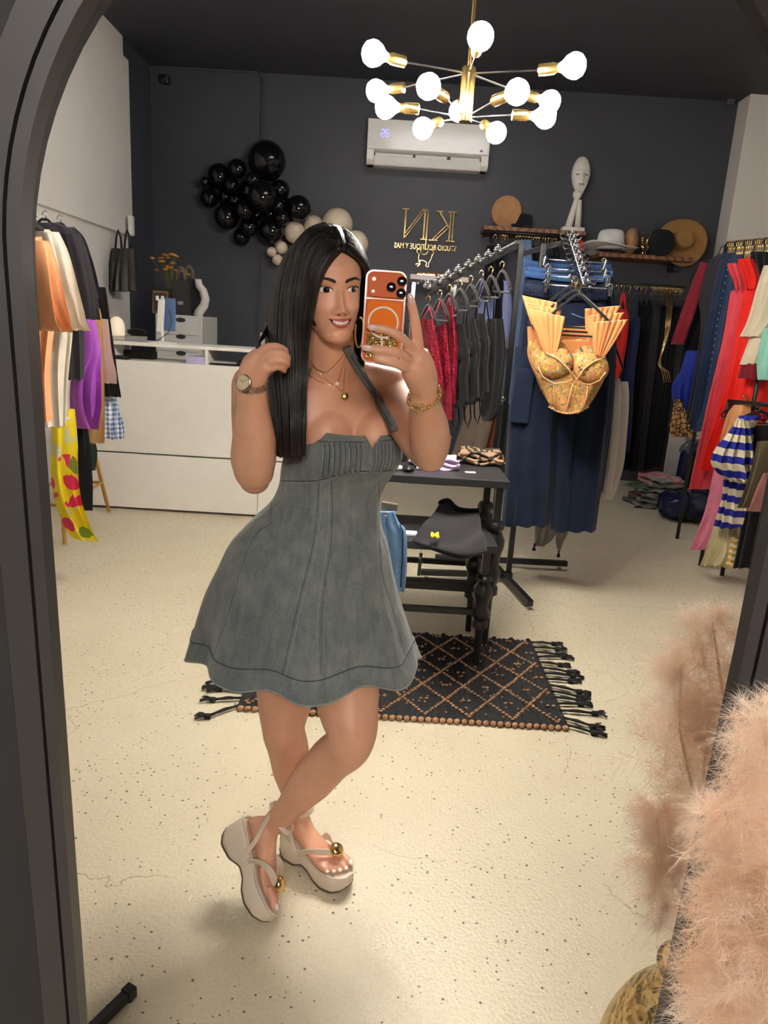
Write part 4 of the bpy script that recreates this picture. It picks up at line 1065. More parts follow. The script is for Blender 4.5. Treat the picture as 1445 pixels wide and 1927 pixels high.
# ---------------------------------------------------------------- jewellery and nails
line('necklace', [(573,672),(590,690),(612,700),(625,691),(640,675),(648,664)], .0008, GOLD, woman, BT, .001, 60)
line('necklace', [(572,690),(590,712),(612,722),(632,724),(638,712),(644,690),(648,668)], .0007, GOLD, woman, BT, .001, 60)
nl = line('necklace', [(577,665),(600,700),(630,726),(645,736),(647,715),(649,690),(650,668)], .0008, GOLD, woman, BT, .001, 60)
def charm(px, py, r, mat, name, par=woman):
    h = hit(px, py, BT, .003)
    if h: g = BM(); g.ell(h, (r, r*.45, r), None, 14, 8); return g.build(name, mat, par, True)
charm(634, 721, .0045, plain('pearl','efe3d2',.2), 'pearl_pendant'); 
h = hit(648, 746, BT, .003)
g = BM(); g.lathe([(.0005,0),(.006,0),(.0075,.0012),(.0085,.0),(.0085,-.001)], h, 18, Matrix.Rotation(RAD(80), 3, 'X')); g.build('medal_pendant', BRASS, woman, True)
for k in range(12):
    a = 2*pi*k/12; g = BM(); g.ell(h+V((.0082*cos(a), -.001, .0095*sin(a))), .0011, None, 6, 4); g.build('medal_bead', BRASS, woman, True)
# hoop earring on the far side
g = BM(); c = A(676,625,1.60); g.tube([c+V((.009*cos(a), 0, .032*sin(a))) for a in [2*pi*k/24 for k in range(24)]], .0022, 8, False, 1, None, True); g.build('hoop_earring', GOLD, woman, True)
# bead bracelet with heart charm
w = J['wrR']; e = J['elR']; ax = (w-e).normalized(); cB = w.lerp(e,.06)
u_ = V((1,0,0)); u_ = (u_-ax*u_.dot(ax)).normalized(); v_ = ax.cross(u_)
br = BM(); br.tube([cB+(u_*cos(a)+v_*sin(a))*.031 for a in [2*pi*k/30 for k in range(30)]], .001, 5, False, 1, None, True)
brc = br.build('bead_bracelet', GOLD, woman, True)
tilt_ax = ax*.0
for k in range(30):
    a = 2*pi*k/30; g = BM(); g.ell(cB+(u_*cos(a)+v_*sin(a))*.0315+ax*(.010*cos(a)), .0036, None, 10, 7); g.build('gold_bead', GOLD, brc, 'all')
hc = A(786,768,1.335); hp = []
for k in range(28):
    t = 2*pi*k/28; x = 16*sin(t)**3; z = 13*cos(t)-5*cos(2*t)-2*cos(3*t)-cos(4*t); hp.append(hc+V((x*.00068, .0, z*.00075)))
g = BM(); g.tube(hp, .0007, 6, False, 1, None, True); hcm = g.build('heart_charm', GOLD, brc, True)
for k in range(0, 28, 4): g = BM(); g.ell(hp[k], .0013, None, 6, 4); g.build('charm_bead', GOLD, hcm and brc, True)
# watch
w = J['wrL']; e = J['elL']; ax = (w-e).normalized(); cW = w + ax*.004
u_ = V((1,0,0)); u_ = (u_-ax*u_.dot(ax)).normalized(); v_ = u_.cross(ax)           # v_ faces the camera
if v_.y > 0: v_ = -v_
wr = .0315
M_WB = plain('rose_steel', (.62, .47, .38, 1), .28, 1.0, var=.05); M_WF = plain('champagne_dial', 'd8c9a0', .4, var=.03)
a_f = RAD(-150)
wt = BM(); fc = cW + (u_*cos(RAD(215)) - v_*sin(RAD(215)))*(wr+.003); 
fn = ((u_*cos(RAD(215)) - v_*sin(RAD(215)))*.45 + v_*.75 + ax*.15).normalized(); fn = V((-.42,-.88,.12)).normalized(); Rm = fn.to_track_quat('Z', 'Y').to_matrix()
fc = A(460,720,1.436)
wt.lathe([(.0005,-.004),(.015,-.004),(.0165,-.002),(.0165,.003),(.0145,.0045)], fc, 32, Rm); watch = wt.build('watch', M_WB, woman, True)
watch['label'] = 'rose steel wrist watch with round champagne dial'
g = BM(); g.lathe([(.0005,.0052),(.0140,.0052),(.0142,.0045)], fc, 32, Rm); g.build('dial', M_WF, watch)
for a, L in ((.6,.011),(2.4,.0075)): g = BM(); g.bar(fc+Rm@V((0,0,.0058)), fc+Rm@V((cos(a)*L, sin(a)*L, .0058)), .0009, .0004); g.build('watch_hand', M_LASH, watch)
for k in range(12): a = 2*pi*k/12; g = BM(); g.box(fc+Rm@V((.0122*cos(a), .0122*sin(a), .0055)), (.0014,.0014,.0005)); g.build('hour_mark', M_WB, watch)
for k in range(30):
    a = 2*pi*k/30; p = cW+(u_*cos(a)+v_*sin(a))*wr
    if (p-fc).length < .015: continue
    out = (p-cW).normalized(); tg_ = ax.cross(out)
    for q in (-1, 0, 1):
        g = BM(); g.box(p+ax*q*.0045, (.0042,.0058 if q == 0 else .005,.0028), Matrix((ax, tg_, out)).transposed()); g.build('band_link', M_WB, watch, bevel=.0006)
# finger nails
M_NL = plain('pink_nail', 'd9b3ad', .12, var=.02)
for (px, py, Y, dx, dy) in ((701,616,1.274,-7,-1),(691,655,1.274,-7,-1),(773,563,1.297,-2,-8)):
    c = A(px, py, Y); d = (A(px+dx, py+dy, Y)-c).normalized(); n_ = V((0,-1,0)); r_ = d.cross(n_).normalized(); n_ = r_.cross(d)
    g = BM(); g.ell(c, (.0058,.0105,.0022), Matrix((r_, d, n_)).transposed(), 14, 8); g.build('fingernail', M_NL, woman, 'all')

# ================================================================== phone (top-level, held)
def phone():
    P00 = A(689,506,1.30); P10 = A(767,512,1.303); P01 = A(691,672,1.288)
    X = (P10-P00); wd = X.length; X.normalize(); D = (P01-P00); ht = .158; D = (D-X*D.dot(X)).normalized(); N = X.cross(D)      # N faces away/towards
    if N.y > 0: N = -N
    o = P00
    def W(x, y, z): return o + X*x + D*y + N*z                 # x right, y down, z towards camera
    t = thing('smartphone', 'orange smartphone in clear glitter case held up by the woman', 'phone', W(wd/2, ht/2, 0))
    def rrect(x0, y0, x1, y1, r, z0, z1, mat, name, par=t, n=6):
        P = []
        for cx, cy, a0 in ((x1-r,y0+r,-pi/2),(x1-r,y1-r,0),(x0+r,y1-r,pi/2),(x0+r,y0+r,pi)):
            for k in range(n+1): a = a0+pi/2*k/n; P.append((cx+r*cos(a), cy+r*sin(a)))
        bm = BM(); bm.loft([[W(x, y, z) for x, y in P] for z in (z0, z1)]); return bm.build(name, mat, par, 40, bevel=.0007)
    OR = plain('orange_aluminium', 'c4592a', .55, 0, var=.03, spec=.25); OR2 = plain('orange_glass', 'e0701c', .65, var=.03, spec=.15)
    CASE = NT('clear_case'); CASE.set(base=srgb('e7c9bb'), rough=.12, trans=.0, coat=1.0); 
    bd = rrect(.003,.003,wd-.003,ht-.003,.011,-.004,.004,OR,'body')
    rrect(.0,.0,wd,ht,.014,-.005,.0025,plain('clear_case_edge','e3b7a0',.1,var=.03),'case_edge')
    rrect(.006,.006,wd-.006,.046,.010,.004,.0075,OR,'camera_plateau')
    rrect(.007,.052,wd-.007,ht-.006,.008,.004,.0046,OR2,'back_glass')
    rrect(.002,.047,wd-.002,.0505,.0015,.004,.0062,plain('case_ridge','d98e6c',.1,var=.03),'case_ridge')
    BLK = plain('lens_black','0b0b0e',.08); 
    Rm = Matrix((X, -D, N)).transposed()
    for x, y in ((.045,.0285),(.0625,.0175),(.0625,.0375)):
        g = BM(); g.lathe([(.0005,.0),(.0072,.0),(.0082,-.0005),(.0082,-.003)], W(x,y,.0105), 26, Rm); l = g.build('camera_lens', BLK, t, True)
        g = BM(); g.lathe([(.0082,-.001),(.0090,-.0008),(.0092,-.003)], W(x,y,.0105), 26, Rm); g.build('lens_ring', OR, l, True)
    g = BM(); g.lathe([(.0005,.0006),(.0032,.0004),(.0034,0)], W(.0145,.0165,.0075), 16, Rm); g.build('flash', plain('flash_white','f6efe2',.3), t, True)
    g = BM(); g.lathe([(.0005,.0004),(.0028,.0004),(.0030,0)], W(.0145,.037,.0075), 16, Rm); g.build('sensor', BLK, t, True)
    MW = plain('white_ring','e6dcd6',.5)
    g = BM(); c = W(wd*.49,.088,.005); g.tube([c+Rm@V((.0255*cos(a_), .0255*sin(a_), 0)) for a_ in [2*pi*q/48 for q in range(48)]], .0019, 8, False, 1, None, True); g.build('magnet_ring', MW, t, True)
    rrect(wd*.47,.119,wd*.525,.131,.0012,.0047,.0056,MW,'magnet_bar')
    # gold glitter settled in the lower half of the case
    gm = NT('gold_glitter'); v = gm.n('TexVoronoi', {'Vector': gm.coord(), 'Scale': 900.0}); 
    s_ = gm.n('SeparateColor', {0: v.outputs['Color']}).outputs[0]
    gm.set(base=gm.ramp(s_, [(.1, srgb('7a4d1c')), (.5, srgb('c98f3c')), (.85, srgb('f3d68a'))]), rough=.3, metal=.8); gm.bump(v.outputs['Distance'], .8, .002)
    bm = BM(); nn = 24
    top = [(.0075+(wd-.015)*k/nn, .103+.006*sin(k*.9)+.012*(k/nn)) for k in range(nn+1)]
    poly = top+[(wd-.009, ht-.008), (.009, ht-.008)]
    bm.loft([[W(x, y, z) for x, y in poly] for z in (.0045, .0052)]); bm.build('glitter_layer', gm.m, t)
    fl_ = BM()
    for k in range(700):
        x = random.uniform(.009, wd-.009); y = .1+.05*sqrt(random.random()); a = random.random()*6
        sz = random.uniform(.0005,.0010); fl_.add([W(x+sz*cos(a+q*2.1), y+sz*sin(a+q*2.1), .0054+random.random()*.0005) for q in range(3)], [(0,1,2)])
    o_ = fl_.build('glitter_flakes', GOLD, t, fix=False); o_['kind'] = 'stuff'
phone()
# ================================================================== garments
def drape(bm, rows, t=.03, nf=5, amp=.006, dy=0.0, ph=0.0, n=44, sub=4, grow=1.0):
    """hanging cloth: closed flattened tube through rows (left point, right point), rippled along its width"""
    C = []
    for i in range(len(rows)-1):
        p0, p1, p2, p3 = rows[max(i-1,0)], rows[i], rows[i+1], rows[min(i+2,len(rows)-1)]
        for q in range(sub):
            f = q/sub; h = lambda k: .5*((2*p1[k])+(p2[k]-p0[k])*f+(2*p0[k]-5*p1[k]+4*p2[k]-p3[k])*f*f+(3*p1[k]-p0[k]-3*p2[k]+p3[k])*f**3)
            C.append((h(0), h(1)))
    C.append(rows[-1]); rings = []; N = len(C)
    for i, (l, r) in enumerate(C):
        c = (l+r)/2; w = (r-l)/2; d = V((-w.y, w.x, 0)); d = d.normalized() if d.length > 1e-6 else V((0,1,0))
        g = .35+.65*min(1, i/N*1.6); ring = []
        for k in range(n):
            a = 2*pi*k/n; x = cos(a); x = abs(x)**.85*(1 if x >= 0 else -1)
            y = t*(.55+.45*g)*sin(a) + amp*g*grow*sin(nf*pi*x+ph+.35*sin(i*.3)) + amp*.5*g*sin(nf*2.3*pi*x+ph*2)
            ring.append(c + w*x + d*y + V((0,0, amp*.25*g*sin(nf*pi*x+ph) if i == N-1 else 0)))
        rings.append(ring)
    bm.loft(rings); return bm
def rows_px(R, Y, dy=0.0): return [(A(xl, py, Y+dy), A(xr, py, Y-dy)) for py, xl, xr in R]
def pxg(name, label, cat, mat, Y, R, t=.03, nf=5, amp=.007, dy=0.0, group=None, parent=None, ph=None):
    bm = BM(); drape(bm, rows_px(R, Y, dy), t, nf, amp, 0, random.random()*6 if ph is None else ph)
    o = bm.build(name, mat, parent, 70)
    if parent is None: tag(o, label, cat, group)
    elif label: o['label'] = label
    return o
def strapline(parent, pts, r=.004, mat=None, name='strap', Y=None):
    bm = BM(); bm.tube([A(x, y, yy) for x, y, yy in pts], r, 6); return bm.build(name, mat, parent, 'all')
def hanger(px, py, Y, wpx, label, mat=VELVET, hook=GOLD, dy=0.0, group='clothes hangers', drop=26, bar=True, hook_h=22):
    """clothes hanger: hook at (px,py), shoulders spreading wpx either side"""
    t = thing('clothes_hanger', label, 'hanger', A(px, py, Y), group)
    k = hook_h/22
    b = BM(); b.tube([A(px-5*k, py+3*k, Y), A(px-5*k, py-3*k, Y), A(px, py-8*k, Y), A(px+5*k, py-4*k, Y), A(px+3*k, py+5*k, Y), A(px, py+14*k, Y)], .0032, 6); b.build('hook', hook, t, 'all')
    y0 = py+14*k; b = BM()
    L = A(px-wpx, y0+drop-ROLLK*wpx, Y+dy); R = A(px+wpx, y0+drop+ROLLK*wpx, Y-dy); T = A(px, y0, Y)
    pts = [L, L.lerp(T,.3)+V((0,0,.012)), L.lerp(T,.75)+V((0,0,.012)), T, R.lerp(T,.75)+V((0,0,.012)), R.lerp(T,.3)+V((0,0,.012)), R]
    b.tube([crv(pts, i/24) for i in range(25)], .007, 8)
    if bar:
        dl = V((0,0,-.028)); b.tube([L, L+V((-.008,0,-.012)), L+dl+V((0,0,0)), (L+R)/2+dl, R+dl, R+V((.008,0,-.012)), R], .0055, 8)
    b.build('shoulder_bar', mat, t, 'all'); return t
C_ = cloth
M_JEAN = denim('dark_blue_denim', '0a1222', '13213a'); M_JEAN2 = denim('mid_blue_denim', '3c5f8c', '7ea3c9'); M_JEAN3 = denim('navy_denim', '121d33', '203150'); M_JEANL = denim('pale_blue_denim', '4f6a92', '7c96ba')
M_BLKF = C_('black_fabric', '0c0c0f', .9, .25); M_BLKS = C_('black_suit_fabric', '2a272d', .8, .15); M_NAVY = C_('navy_fabric', '1d2548', .85)
def sequin(name, c1, c2):
    t = NT(name); v = t.n('TexVoronoi', {'Vector': t.coord(), 'Scale': 160.0}); s = t.n('SeparateColor', {0: v.outputs['Color']}).outputs[0]
    t.set(base=t.ramp(s, [(.2, srgb(c1)), (.9, srgb(c2))]), rough=.28, metal=.35); t.bump(v.outputs['Distance'], .7, .003); return t.m
M_REDSEQ = sequin('red_sequins', '5c1020', 'b32a42')
def stripes(name, c1, c2, per, axis=2, off=0.0):
    t = NT(name); s = t.n('SeparateXYZ', {0: t.coord()}).outputs[axis]
    f = t.math('GREATER_THAN', t.math('FRACT', t.math('MULTIPLY_ADD', s, 1/per, off)), .5)
    t.set(base=t.mix(f, srgb(c1), srgb(c2)), rough=.85, spec=.2); return t.m
def gingham(name, c1, c2, per):
    t = NT(name); x = t.n('SeparateXYZ', {0: t.coord()}); 
    a = t.math('GREATER_THAN', t.math('FRACT', t.math('MULTIPLY', x.outputs[0], 1/per)), .5); c = t.math('GREATER_THAN', t.math('FRACT', t.math('MULTIPLY', x.outputs[2], 1/per)), .5)
    t.set(base=t.mix(t.math('MULTIPLY', t.math('ADD', a, c), .5), srgb(c1), srgb(c2)), rough=.85, spec=.2); return t.m
def floral(name, base, cols, scale=14, dens=.45):
    t = NT(name); co = t.coord(); nz = t.n('TexNoise', {'Vector': co, 'Scale': 6.0}).outputs[1]
    wv = t.n('VectorMath', {0: co, 1: t.n('VectorMath', {0: nz, 'Scale': .12}, operation='SCALE').outputs[0]}, operation='ADD').outputs[0]
    v = t.n('TexVoronoi', {'Vector': wv, 'Scale': float(scale)}); s = t.n('SeparateColor', {0: v.outputs['Color']}).outputs[0]
    f = t.ramp(s, [(i/len(cols), srgb(c)) for i, c in enumerate(cols)], 'CONSTANT')
    k = t.math('LESS_THAN', v.outputs['Distance'], dens)
    t.set(base=t.mix(k, srgb(base), f), rough=.75, spec=.25); return t.m
def leopard(name, base, spot, scale=26):
    t = NT(name); v = t.n('TexVoronoi', {'Vector': t.coord(), 'Scale': float(scale)}, feature='DISTANCE_TO_EDGE').outputs[0]
    n = t.n('TexNoise', {'Vector': t.coord(), 'Scale': 40.0}).outputs[0]
    f = t.math('LESS_THAN', t.math('MULTIPLY_ADD', n, .12, v), .16); t.set(base=t.mix(f, srgb(base), srgb(spot)), rough=.7); return t.m

# ------------------------------------------------------------------ left waterfall arm: red sequin and black pieces
GR = 'clothes on the slanted arm'
lab = ['first', 'second', 'third', 'fourth', 'fifth', 'sixth', 'seventh', 'eighth']
hk = [(806,563),(828,552),(846,542),(866,533),(886,525),(906,515),(924,508),(945,498)]
for k, (x, y) in enumerate(hk):
    hanger(x, y, 4.12, 15, 'black velvet hanger with gold hook, %s from low end of slanted arm' % lab[k], VELVET, GOLD, .12, 'hangers on the slanted arm', 30, True, 18)
def piece(label, mat, Y, R, straps, extra=None, **kw):
    o = pxg('halter_top' if 'top' in label else 'strappy_dress', label, 'dress' if 'dress' in label else 'top', mat, Y, R, .022, 4, .006, .1, GR, **kw)
    for s in straps: strapline(o, [(x, y, Y-.02) for x, y in s], .004, mat)
    if extra: extra(o)
    return o
piece('red sequin halter top half hidden by the raised hand', M_REDSEQ, 4.05, [(600,794,812),(640,790,820),(690,796,828),(735,806,832)], [[(808,578),(796,600),(792,640)],[(808,578),(814,600),(812,625)]])
piece('red sequin dress hanging second on slanted arm', M_REDSEQ, 4.10, [(612,818,838),(650,812,842),(690,816,846),(740,824,850),(790,832,850)], [[(828,566),(820,590),(816,615)],[(830,566),(838,590),(838,615)]])
piece('red sequin dress hanging third, next to black tops', M_REDSEQ, 4.14, [(575,842,852),(620,838,856),(660,840,858),(720,836,854),(760,838,852)], [[(847,556),(842,570),(842,580)],[(848,556),(852,570),(852,580)]])
def blk(label, Y, x0, ytop, ybot, w, seed):
    R = [(ytop+70,x0-w*.35,x0+w*.35),(ytop+105,x0-w*.9,x0+w*.8),(ytop+140,x0-w,x0+w),(ytop+170,x0-w*.8,x0+w*.75),(ytop+215,x0-w*.85,x0+w*.8),(ybot-60,x0-w*.9,x0+w*.7),(ybot-45,x0-w*.5,x0+w*.3)]
    o = piece(label, M_BLKF, Y, R, [[(x0+8,ytop+8),(x0-2,ytop+40),(x0-w*.4,ytop+78)],[(x0+8,ytop+8),(x0+12,ytop+40),(x0+w*.45,ytop+80)],[(x0-w*.6,ybot-55),(x0-w*.5,ybot-15),(x0-w*.2,ybot-2),(x0+w*.1,ybot-20),(x0,ybot-55)]])
    for s in (-.45, .45):
        c = BM(); c.ell(A(x0+w*s*1.1, ytop+125, Y-.05), (.035,.035,.05), None, 14, 10); c.build('cup', M_BLKF, o, 'all')
blk('black halter top with padded cups hanging beside red sequins', 4.17, 862, 540, 812, 20, 1)
blk('black cup halter top hanging fifth on slanted arm', 4.21, 884, 530, 806, 19, 2)
blk('black cup halter top hanging sixth on slanted arm', 4.25, 902, 520, 800, 18, 3)
piece('long black top hanging near the top of slanted arm', M_BLKF, 4.29, [(600,918,946),(660,908,952),(720,910,946),(770,908,938),(792,912,922)], [[(924,520),(914,560),(920,605)],[(926,520),(944,560),(944,605)]])

M_WB2 = denim('waist_blue_denim', '1b3156', '33527f')
# ------------------------------------------------------------------ front arm: denim trousers on clip hangers
def trousers(label, Y, dx, dyp, mat, group='denim trousers on the front arm'):
    R = [(532+dyp,984+dx,1146+dx),(560+dyp,982+dx,1150+dx),(600+dyp,978+dx,1154+dx),(650+dyp,972+dx,1156+dx)]
    o = pxg('wide_leg_trousers', label, 'trousers', mat, Y, R, .05, 5, .012, 0, group)
    pxg('trouser_leg', None, None, mat, Y, [(640+dyp,970+dx,1062+dx),(720+dyp,962+dx,1058+dx),(820+dyp,954+dx,1050+dx),(920+dyp,948+dx,1042+dx),(975+dyp,944+dx,1036+dx)], .055, 3, .014, 0, None, o)
    pxg('trouser_leg', None, None, mat, Y-.01, [(640+dyp,1060+dx,1157+dx),(720+dyp,1052+dx,1154+dx),(820+dyp,1044+dx,1144+dx),(920+dyp,1040+dx,1130+dx),(985+dyp,1036+dx,1121+dx)], .055, 3, .014, 0, None, o)
    wb = BM()
    rr = []
    for k in range(61):
        u = k/60; x = 984+dx+162*u; y = 520+dyp+ROLLK*162*u+10*sin(u*pi)*.6; rr.append((x, y))
    L = []
    for x, y in rr: L.append(A(x, y, Y-.055-.004*sin(x*1.3)))
    wb.grid(lambda u, v: L[int(round(u*60))]+V((0,0,-.06*v)), 61, 4); wb.build('elastic_waistband', mat, o, 'all', solid=.006)
    for k in range(30):
        x, y = rr[1+k*2]; g = BM(); g.tube([A(x, y, Y-.062), A(x, y+16, Y-.062)], .0035, 5); g.build('waist_gather', mat, o, 'all')
    return o
for k, (Y, dx, dyp, l) in enumerate(((4.42,2,-28,'rearmost of the four denim trousers, highest waistband on front arm'),(4.32,6,-16,'third denim trousers on front arm, between two pairs'),(4.22,2,-8,'second denim trousers on front arm, just behind the front pair'))):
    R = [(520+dyp,990+dx,1146+dx),(560+dyp,984+dx,1150+dx),(650+dyp,976+dx,1154+dx),(800+dyp,962+dx,1146+dx),(940+dyp,950+dx,1128+dx)]
    o = pxg('wide_leg_trousers', l, 'trousers', M_JEAN if k != 1 else M_JEAN3, Y, R, .025, 5, .01, 0, 'denim trousers on the front arm')
    wl = [A(986+dx+162*i/40, 516+dyp+ROLLK*162*i/40+5*sin(i/40*pi), Y-.03) for i in range(41)]
    bm = BM(); bm.grid(lambda u, v: wl[int(round(u*40))]+V((0,0,-.035*v)), 41, 3); bm.build('elastic_waistband', M_WB2, o, 'all', solid=.006)
tr = trousers('front pair of dark denim wide leg trousers with gathered waist', 4.08, 0, 12, M_JEAN)
for x0, x1, y in ((1012,1040,592),(1095,1125,598)):
    bm = BM(); bm.tube([A(x0-20,y-8,4.0), A(x0,y,3.995), A(x1+10,y+2,4.0)], .0022, 5); bm.build('pocket_seam', M_JEAN2, tr, 'all')
pk = BM(); pk.box(A(982,745,4.022), (.11,.02,.30), Matrix.Rotation(RAD(2),3,'Y')); pk.build('cargo_pocket', M_JEAN, tr, bevel=.008)
for k, (y, x0, x1, Y) in enumerate(((488,1022,1135,4.36),(506,1030,1135,4.26),(520,1030,1140,4.16),(536,1026,1146,4.04))):
    t = thing('clip_hanger', 'chrome clip hanger holding %s denim trousers' % ['the rearmost', 'the third', 'the second', 'the front'][k], 'hanger', A((x0+x1)/2, y, Y), 'chrome clip hangers')
    p0 = A(x0, y, Y-.05); p1 = A(x1, y+ROLLK*(x1-x0), Y-.05); BM().tube([p0, p1], .004, 8).build('bar', CHROME, t, 'all')
    m_ = RARM[min(9, 3+2*k)]; BM().tube([(p0+p1)/2, (p0+p1)/2+V((0,0,.04)), m_+V((.01,0,.03)), m_+V((-.012,0,.035))], .003, 6).build('hook', CHROME, t, 'all')
    for p in (p0, p1):
        for s in (-1, 1):
            BM().box(p+V((s*.008,-.012,-.012)), (.012,.014,.055), Matrix.Rotation(RAD(8*s),3,'Y')).build('clip', CHROME, t, bevel=.003)
        BM().tube([p+V((-.014,-.012,.014)), p+V((0,-.02,.026)), p+V((.014,-.012,.014))], .0035, 6).build('clip_spring', CHROME, t, 'all')

# ------------------------------------------------------------------ corset tops
def corset_mat():
    t = NT('embroidered_peach_lace'); co = t.coord()
    base = t.ramp(t.n('TexNoise', {'Vector': co, 'Scale': 30.0}).outputs[0], [(.3, srgb('ad7544')), (.7, srgb('c98f5c'))])
    dn = t.n('TexNoise', {'Vector': co, 'Scale': 45.0, 'Detail': 3.0}).outputs[1]; dv = t.n('VectorMath', {0: co, 1: t.n('VectorMath', {0: dn, 'Scale': .06}, operation='SCALE').outputs[0]}, operation='ADD').outputs[0]
    v = t.n('TexVoronoi', {'Vector': dv, 'Scale': 62.0}); s = t.n('SeparateColor', {0: v.outputs['Color']}).outputs[0]
    cols = t.ramp(s, [(0, srgb('c08a58')), (.25, srgb('6d7a3a')), (.52, srgb('d8bf55')), (.72, srgb('d9655b')), (.80, srgb('8aa6b4')), (.86, srgb('27233a'))], 'CONSTANT')
    w = t.n('TexWave', {'Vector': co, 'Scale': 16.0, 'Distortion': 9.0, 'Detail': 3.0}).outputs['Fac']
    b1 = t.mix(t.math('LESS_THAN', v.outputs['Distance'], .42), base, cols); b1 = t.mix(t.math('MULTIPLY', t.math('GREATER_THAN', w, .93), .7), b1, srgb('7f8f45'))
    t.set(base=b1, rough=.7, spec=.3); return t.m
M_COR = corset_mat(); M_PEACH = C_('peach_mesh', 'c98550', .7, .05, .2); M_LACE = C_('pale_lace_edge', 'd3a173', .8)
def corset(label, Y, dx, dyp, full):
    R = [(668,1008,1140),(690,1006,1142),(712,1012,1138),(735,1022,1126),(760,1032,1110),(776,1048,1092)]
    R = [(a+dyp, l+dx, r+dx) for a, l, r in R]
    o = pxg('corset_top', label, 'top', M_COR, Y, R, .05, 2, .006, 0, 'peach corset tops on the front arm', None, 1.0)
    bk = pxg('back_panel', None, None, M_PEACH, Y+.05, [(640+dyp,1006+dx,1140+dx),(700+dyp,1008+dx,1140+dx)], .01, 4, .004, 0, None, o)
    for s, (cx, cy) in ((-1,(1044,682)), (1,(1112,692))):
        c = BM(); c.ell(A(cx+dx, cy+dyp, Y-.045), (.094,.038,.078), Matrix.Rotation(RAD(12*s),3,'Y'), 20, 14); cup = c.build('cup', M_COR, o, 'all')
        # ruffle sleeve: fan of gathered mesh from cup up over the hanger
        tx = 1030 if s < 0 else 1148; bx = 1036 if s < 0 else 1128; ty = 590 if s < 0 else 605; fan = []
        for j in range(13):
            v = j/12; yy = ty+dyp+(672-ty)*v; hw = 26*(1-v)**.75+7
            fan.append([A(bx+(tx-bx)*(1-v)+dx+hw*(u/20*2-1), yy+ROLLK*hw*(u/20*2-1)+ (-s)*5*(1-v)*(u/20*2-1), Y-.07+.012*sin(u*1.9)*(1-.5*v)) for u in range(21)])
        f = BM(); f.grid(lambda u, v: fan[int(round(v*12))][int(round(u*20))], 21, 13); f.build('ruffle_sleeve', M_PEACH, o, 'all', solid=.003)
        e = BM(); e.tube(fan[0], .003, 6); e.build('ruffle_edge', M_LACE, o, 'all')
        if full:
            seam = BM(); seam.tube([A(x+dx, y+dyp, Y-.085) for x, y in ([(1028,664),(1050,676),(1070,695),(1082,716)] if s < 0 else [(1138,672),(1118,680),(1098,695),(1084,716)])], .004, 6); seam.build('cup_edge', M_LACE, o, 'all')
            seam = BM(); seam.tube([A(x+dx, y+dyp, Y-.075) for x, y in ([(1012,690),(1022,710),(1042,722),(1064,720),(1080,712)] if s < 0 else [(1140,700),(1128,716),(1110,724),(1096,722),(1084,712)])], .0035, 6); seam.build('cup_seam', M_LACE, o, 'all')
    if full:
        for xs in ((1042,1043,1045),(1078,1072,1066),(1108,1104,1096)):
            s_ = BM(); s_.tube([A(xs[0]+dx,722+dyp,Y-.066), A(xs[1]+dx,745+dyp,Y-.062), A(xs[2]+dx,774+dyp,Y-.052)], .0035, 6); s_.build('boning', M_LACE, o, 'all')
        for k in range(16):
            u = k/15; s_ = BM(); c = A(1034+72*u+dx, 766+12*sin(u*pi)+dyp, Y-.03-.03*sin(u*pi)); s_.ell(c, (.008,.003,.006), None, 8, 5); s_.build('lace_scallop', M_LACE, o, 'all')
        tgm = BM(); tgm.box(A(1084+dx,672+dyp,Y+.02), (.05,.004,.028)); tgm.build('size_label', plain('white_tag','ece8e4',.6), o); tgm = BM(); tgm.box(A(1081+dx,684+dyp,Y+.018), (.03,.004,.03)); tgm.build('size_label', plain('white_tag','ece8e4',.6), o)
    return o
for k, (Y, dx, dyp, l) in enumerate(((3.96,-14,-26,'rearmost peach corset top, mostly hidden'),(3.89,-7,-13,'middle peach corset top between two others'),(3.80,0,0,'front peach corset top with embroidered flowers and ruffle sleeves'))):
    corset(l, Y, dx, dyp, k == 2)
    hanger(1090+dx-2, 540+dyp*.6, Y, 76, 'black velvet hanger under the %s corset top' % ['rearmost', 'middle', 'front'][k], VELVET, GOLD, 0, 'hangers of the corset tops', 66, True, 24)

# white and grey pieces behind the trousers
M_WHT = C_('white_satin', 'cfc9c6', .5, .05); M_GRY = C_('grey_jersey', '8d8884', .9)
pxg('white_dress', 'long white satin dress beside the denim trousers, left of two', 'dress', M_WHT, 4.5, [(712,1146,1164),(740,1140,1166),(800,1136,1164),(880,1128,1156),(930,1120,1148)], .035, 3, .008, .05, 'white satin dresses')
pxg('white_dress', 'long white satin dress beside the denim trousers, right of two', 'dress', M_WHT, 4.62, [(718,1166,1178),(750,1162,1180),(810,1158,1176),(880,1150,1168),(940,1130,1148)], .035, 3, .008, .05, 'white satin dresses')
for k, (x, y) in enumerate(((1158,690),(1172,694))):
    strapline(None, [(1092+3*k,470,4.45),(1120+6*k,560,4.5+.1*k),(x,y,4.5+.1*k),(x-6,y+18,4.5+.1*k),(x-10,y+34,4.5+.1*k)], .008, VELVET, 'hanger_arm') 
    tag(bpy.data.objects[-1] if False else COL.objects[-1], ['black velvet hanger end over the left white dress', 'black velvet hanger end over the right white dress'][k], 'hanger')
og = pxg('tassel_shirt', 'grey shirt hem with tasselled corners below the denim trousers', 'shirt', M_GRY, 4.5, [(930,1008,1062),(985,1006,1052),(1012,1006,1040),(1026,1006,1024)], .03, 3, .008)
pxg('tail', None, None, M_GRY, 4.48, [(960,1042,1076),(1000,1046,1070),(1020,1046,1060),(1035,1049,1053)], .02, 2, .005, 0, None, og)
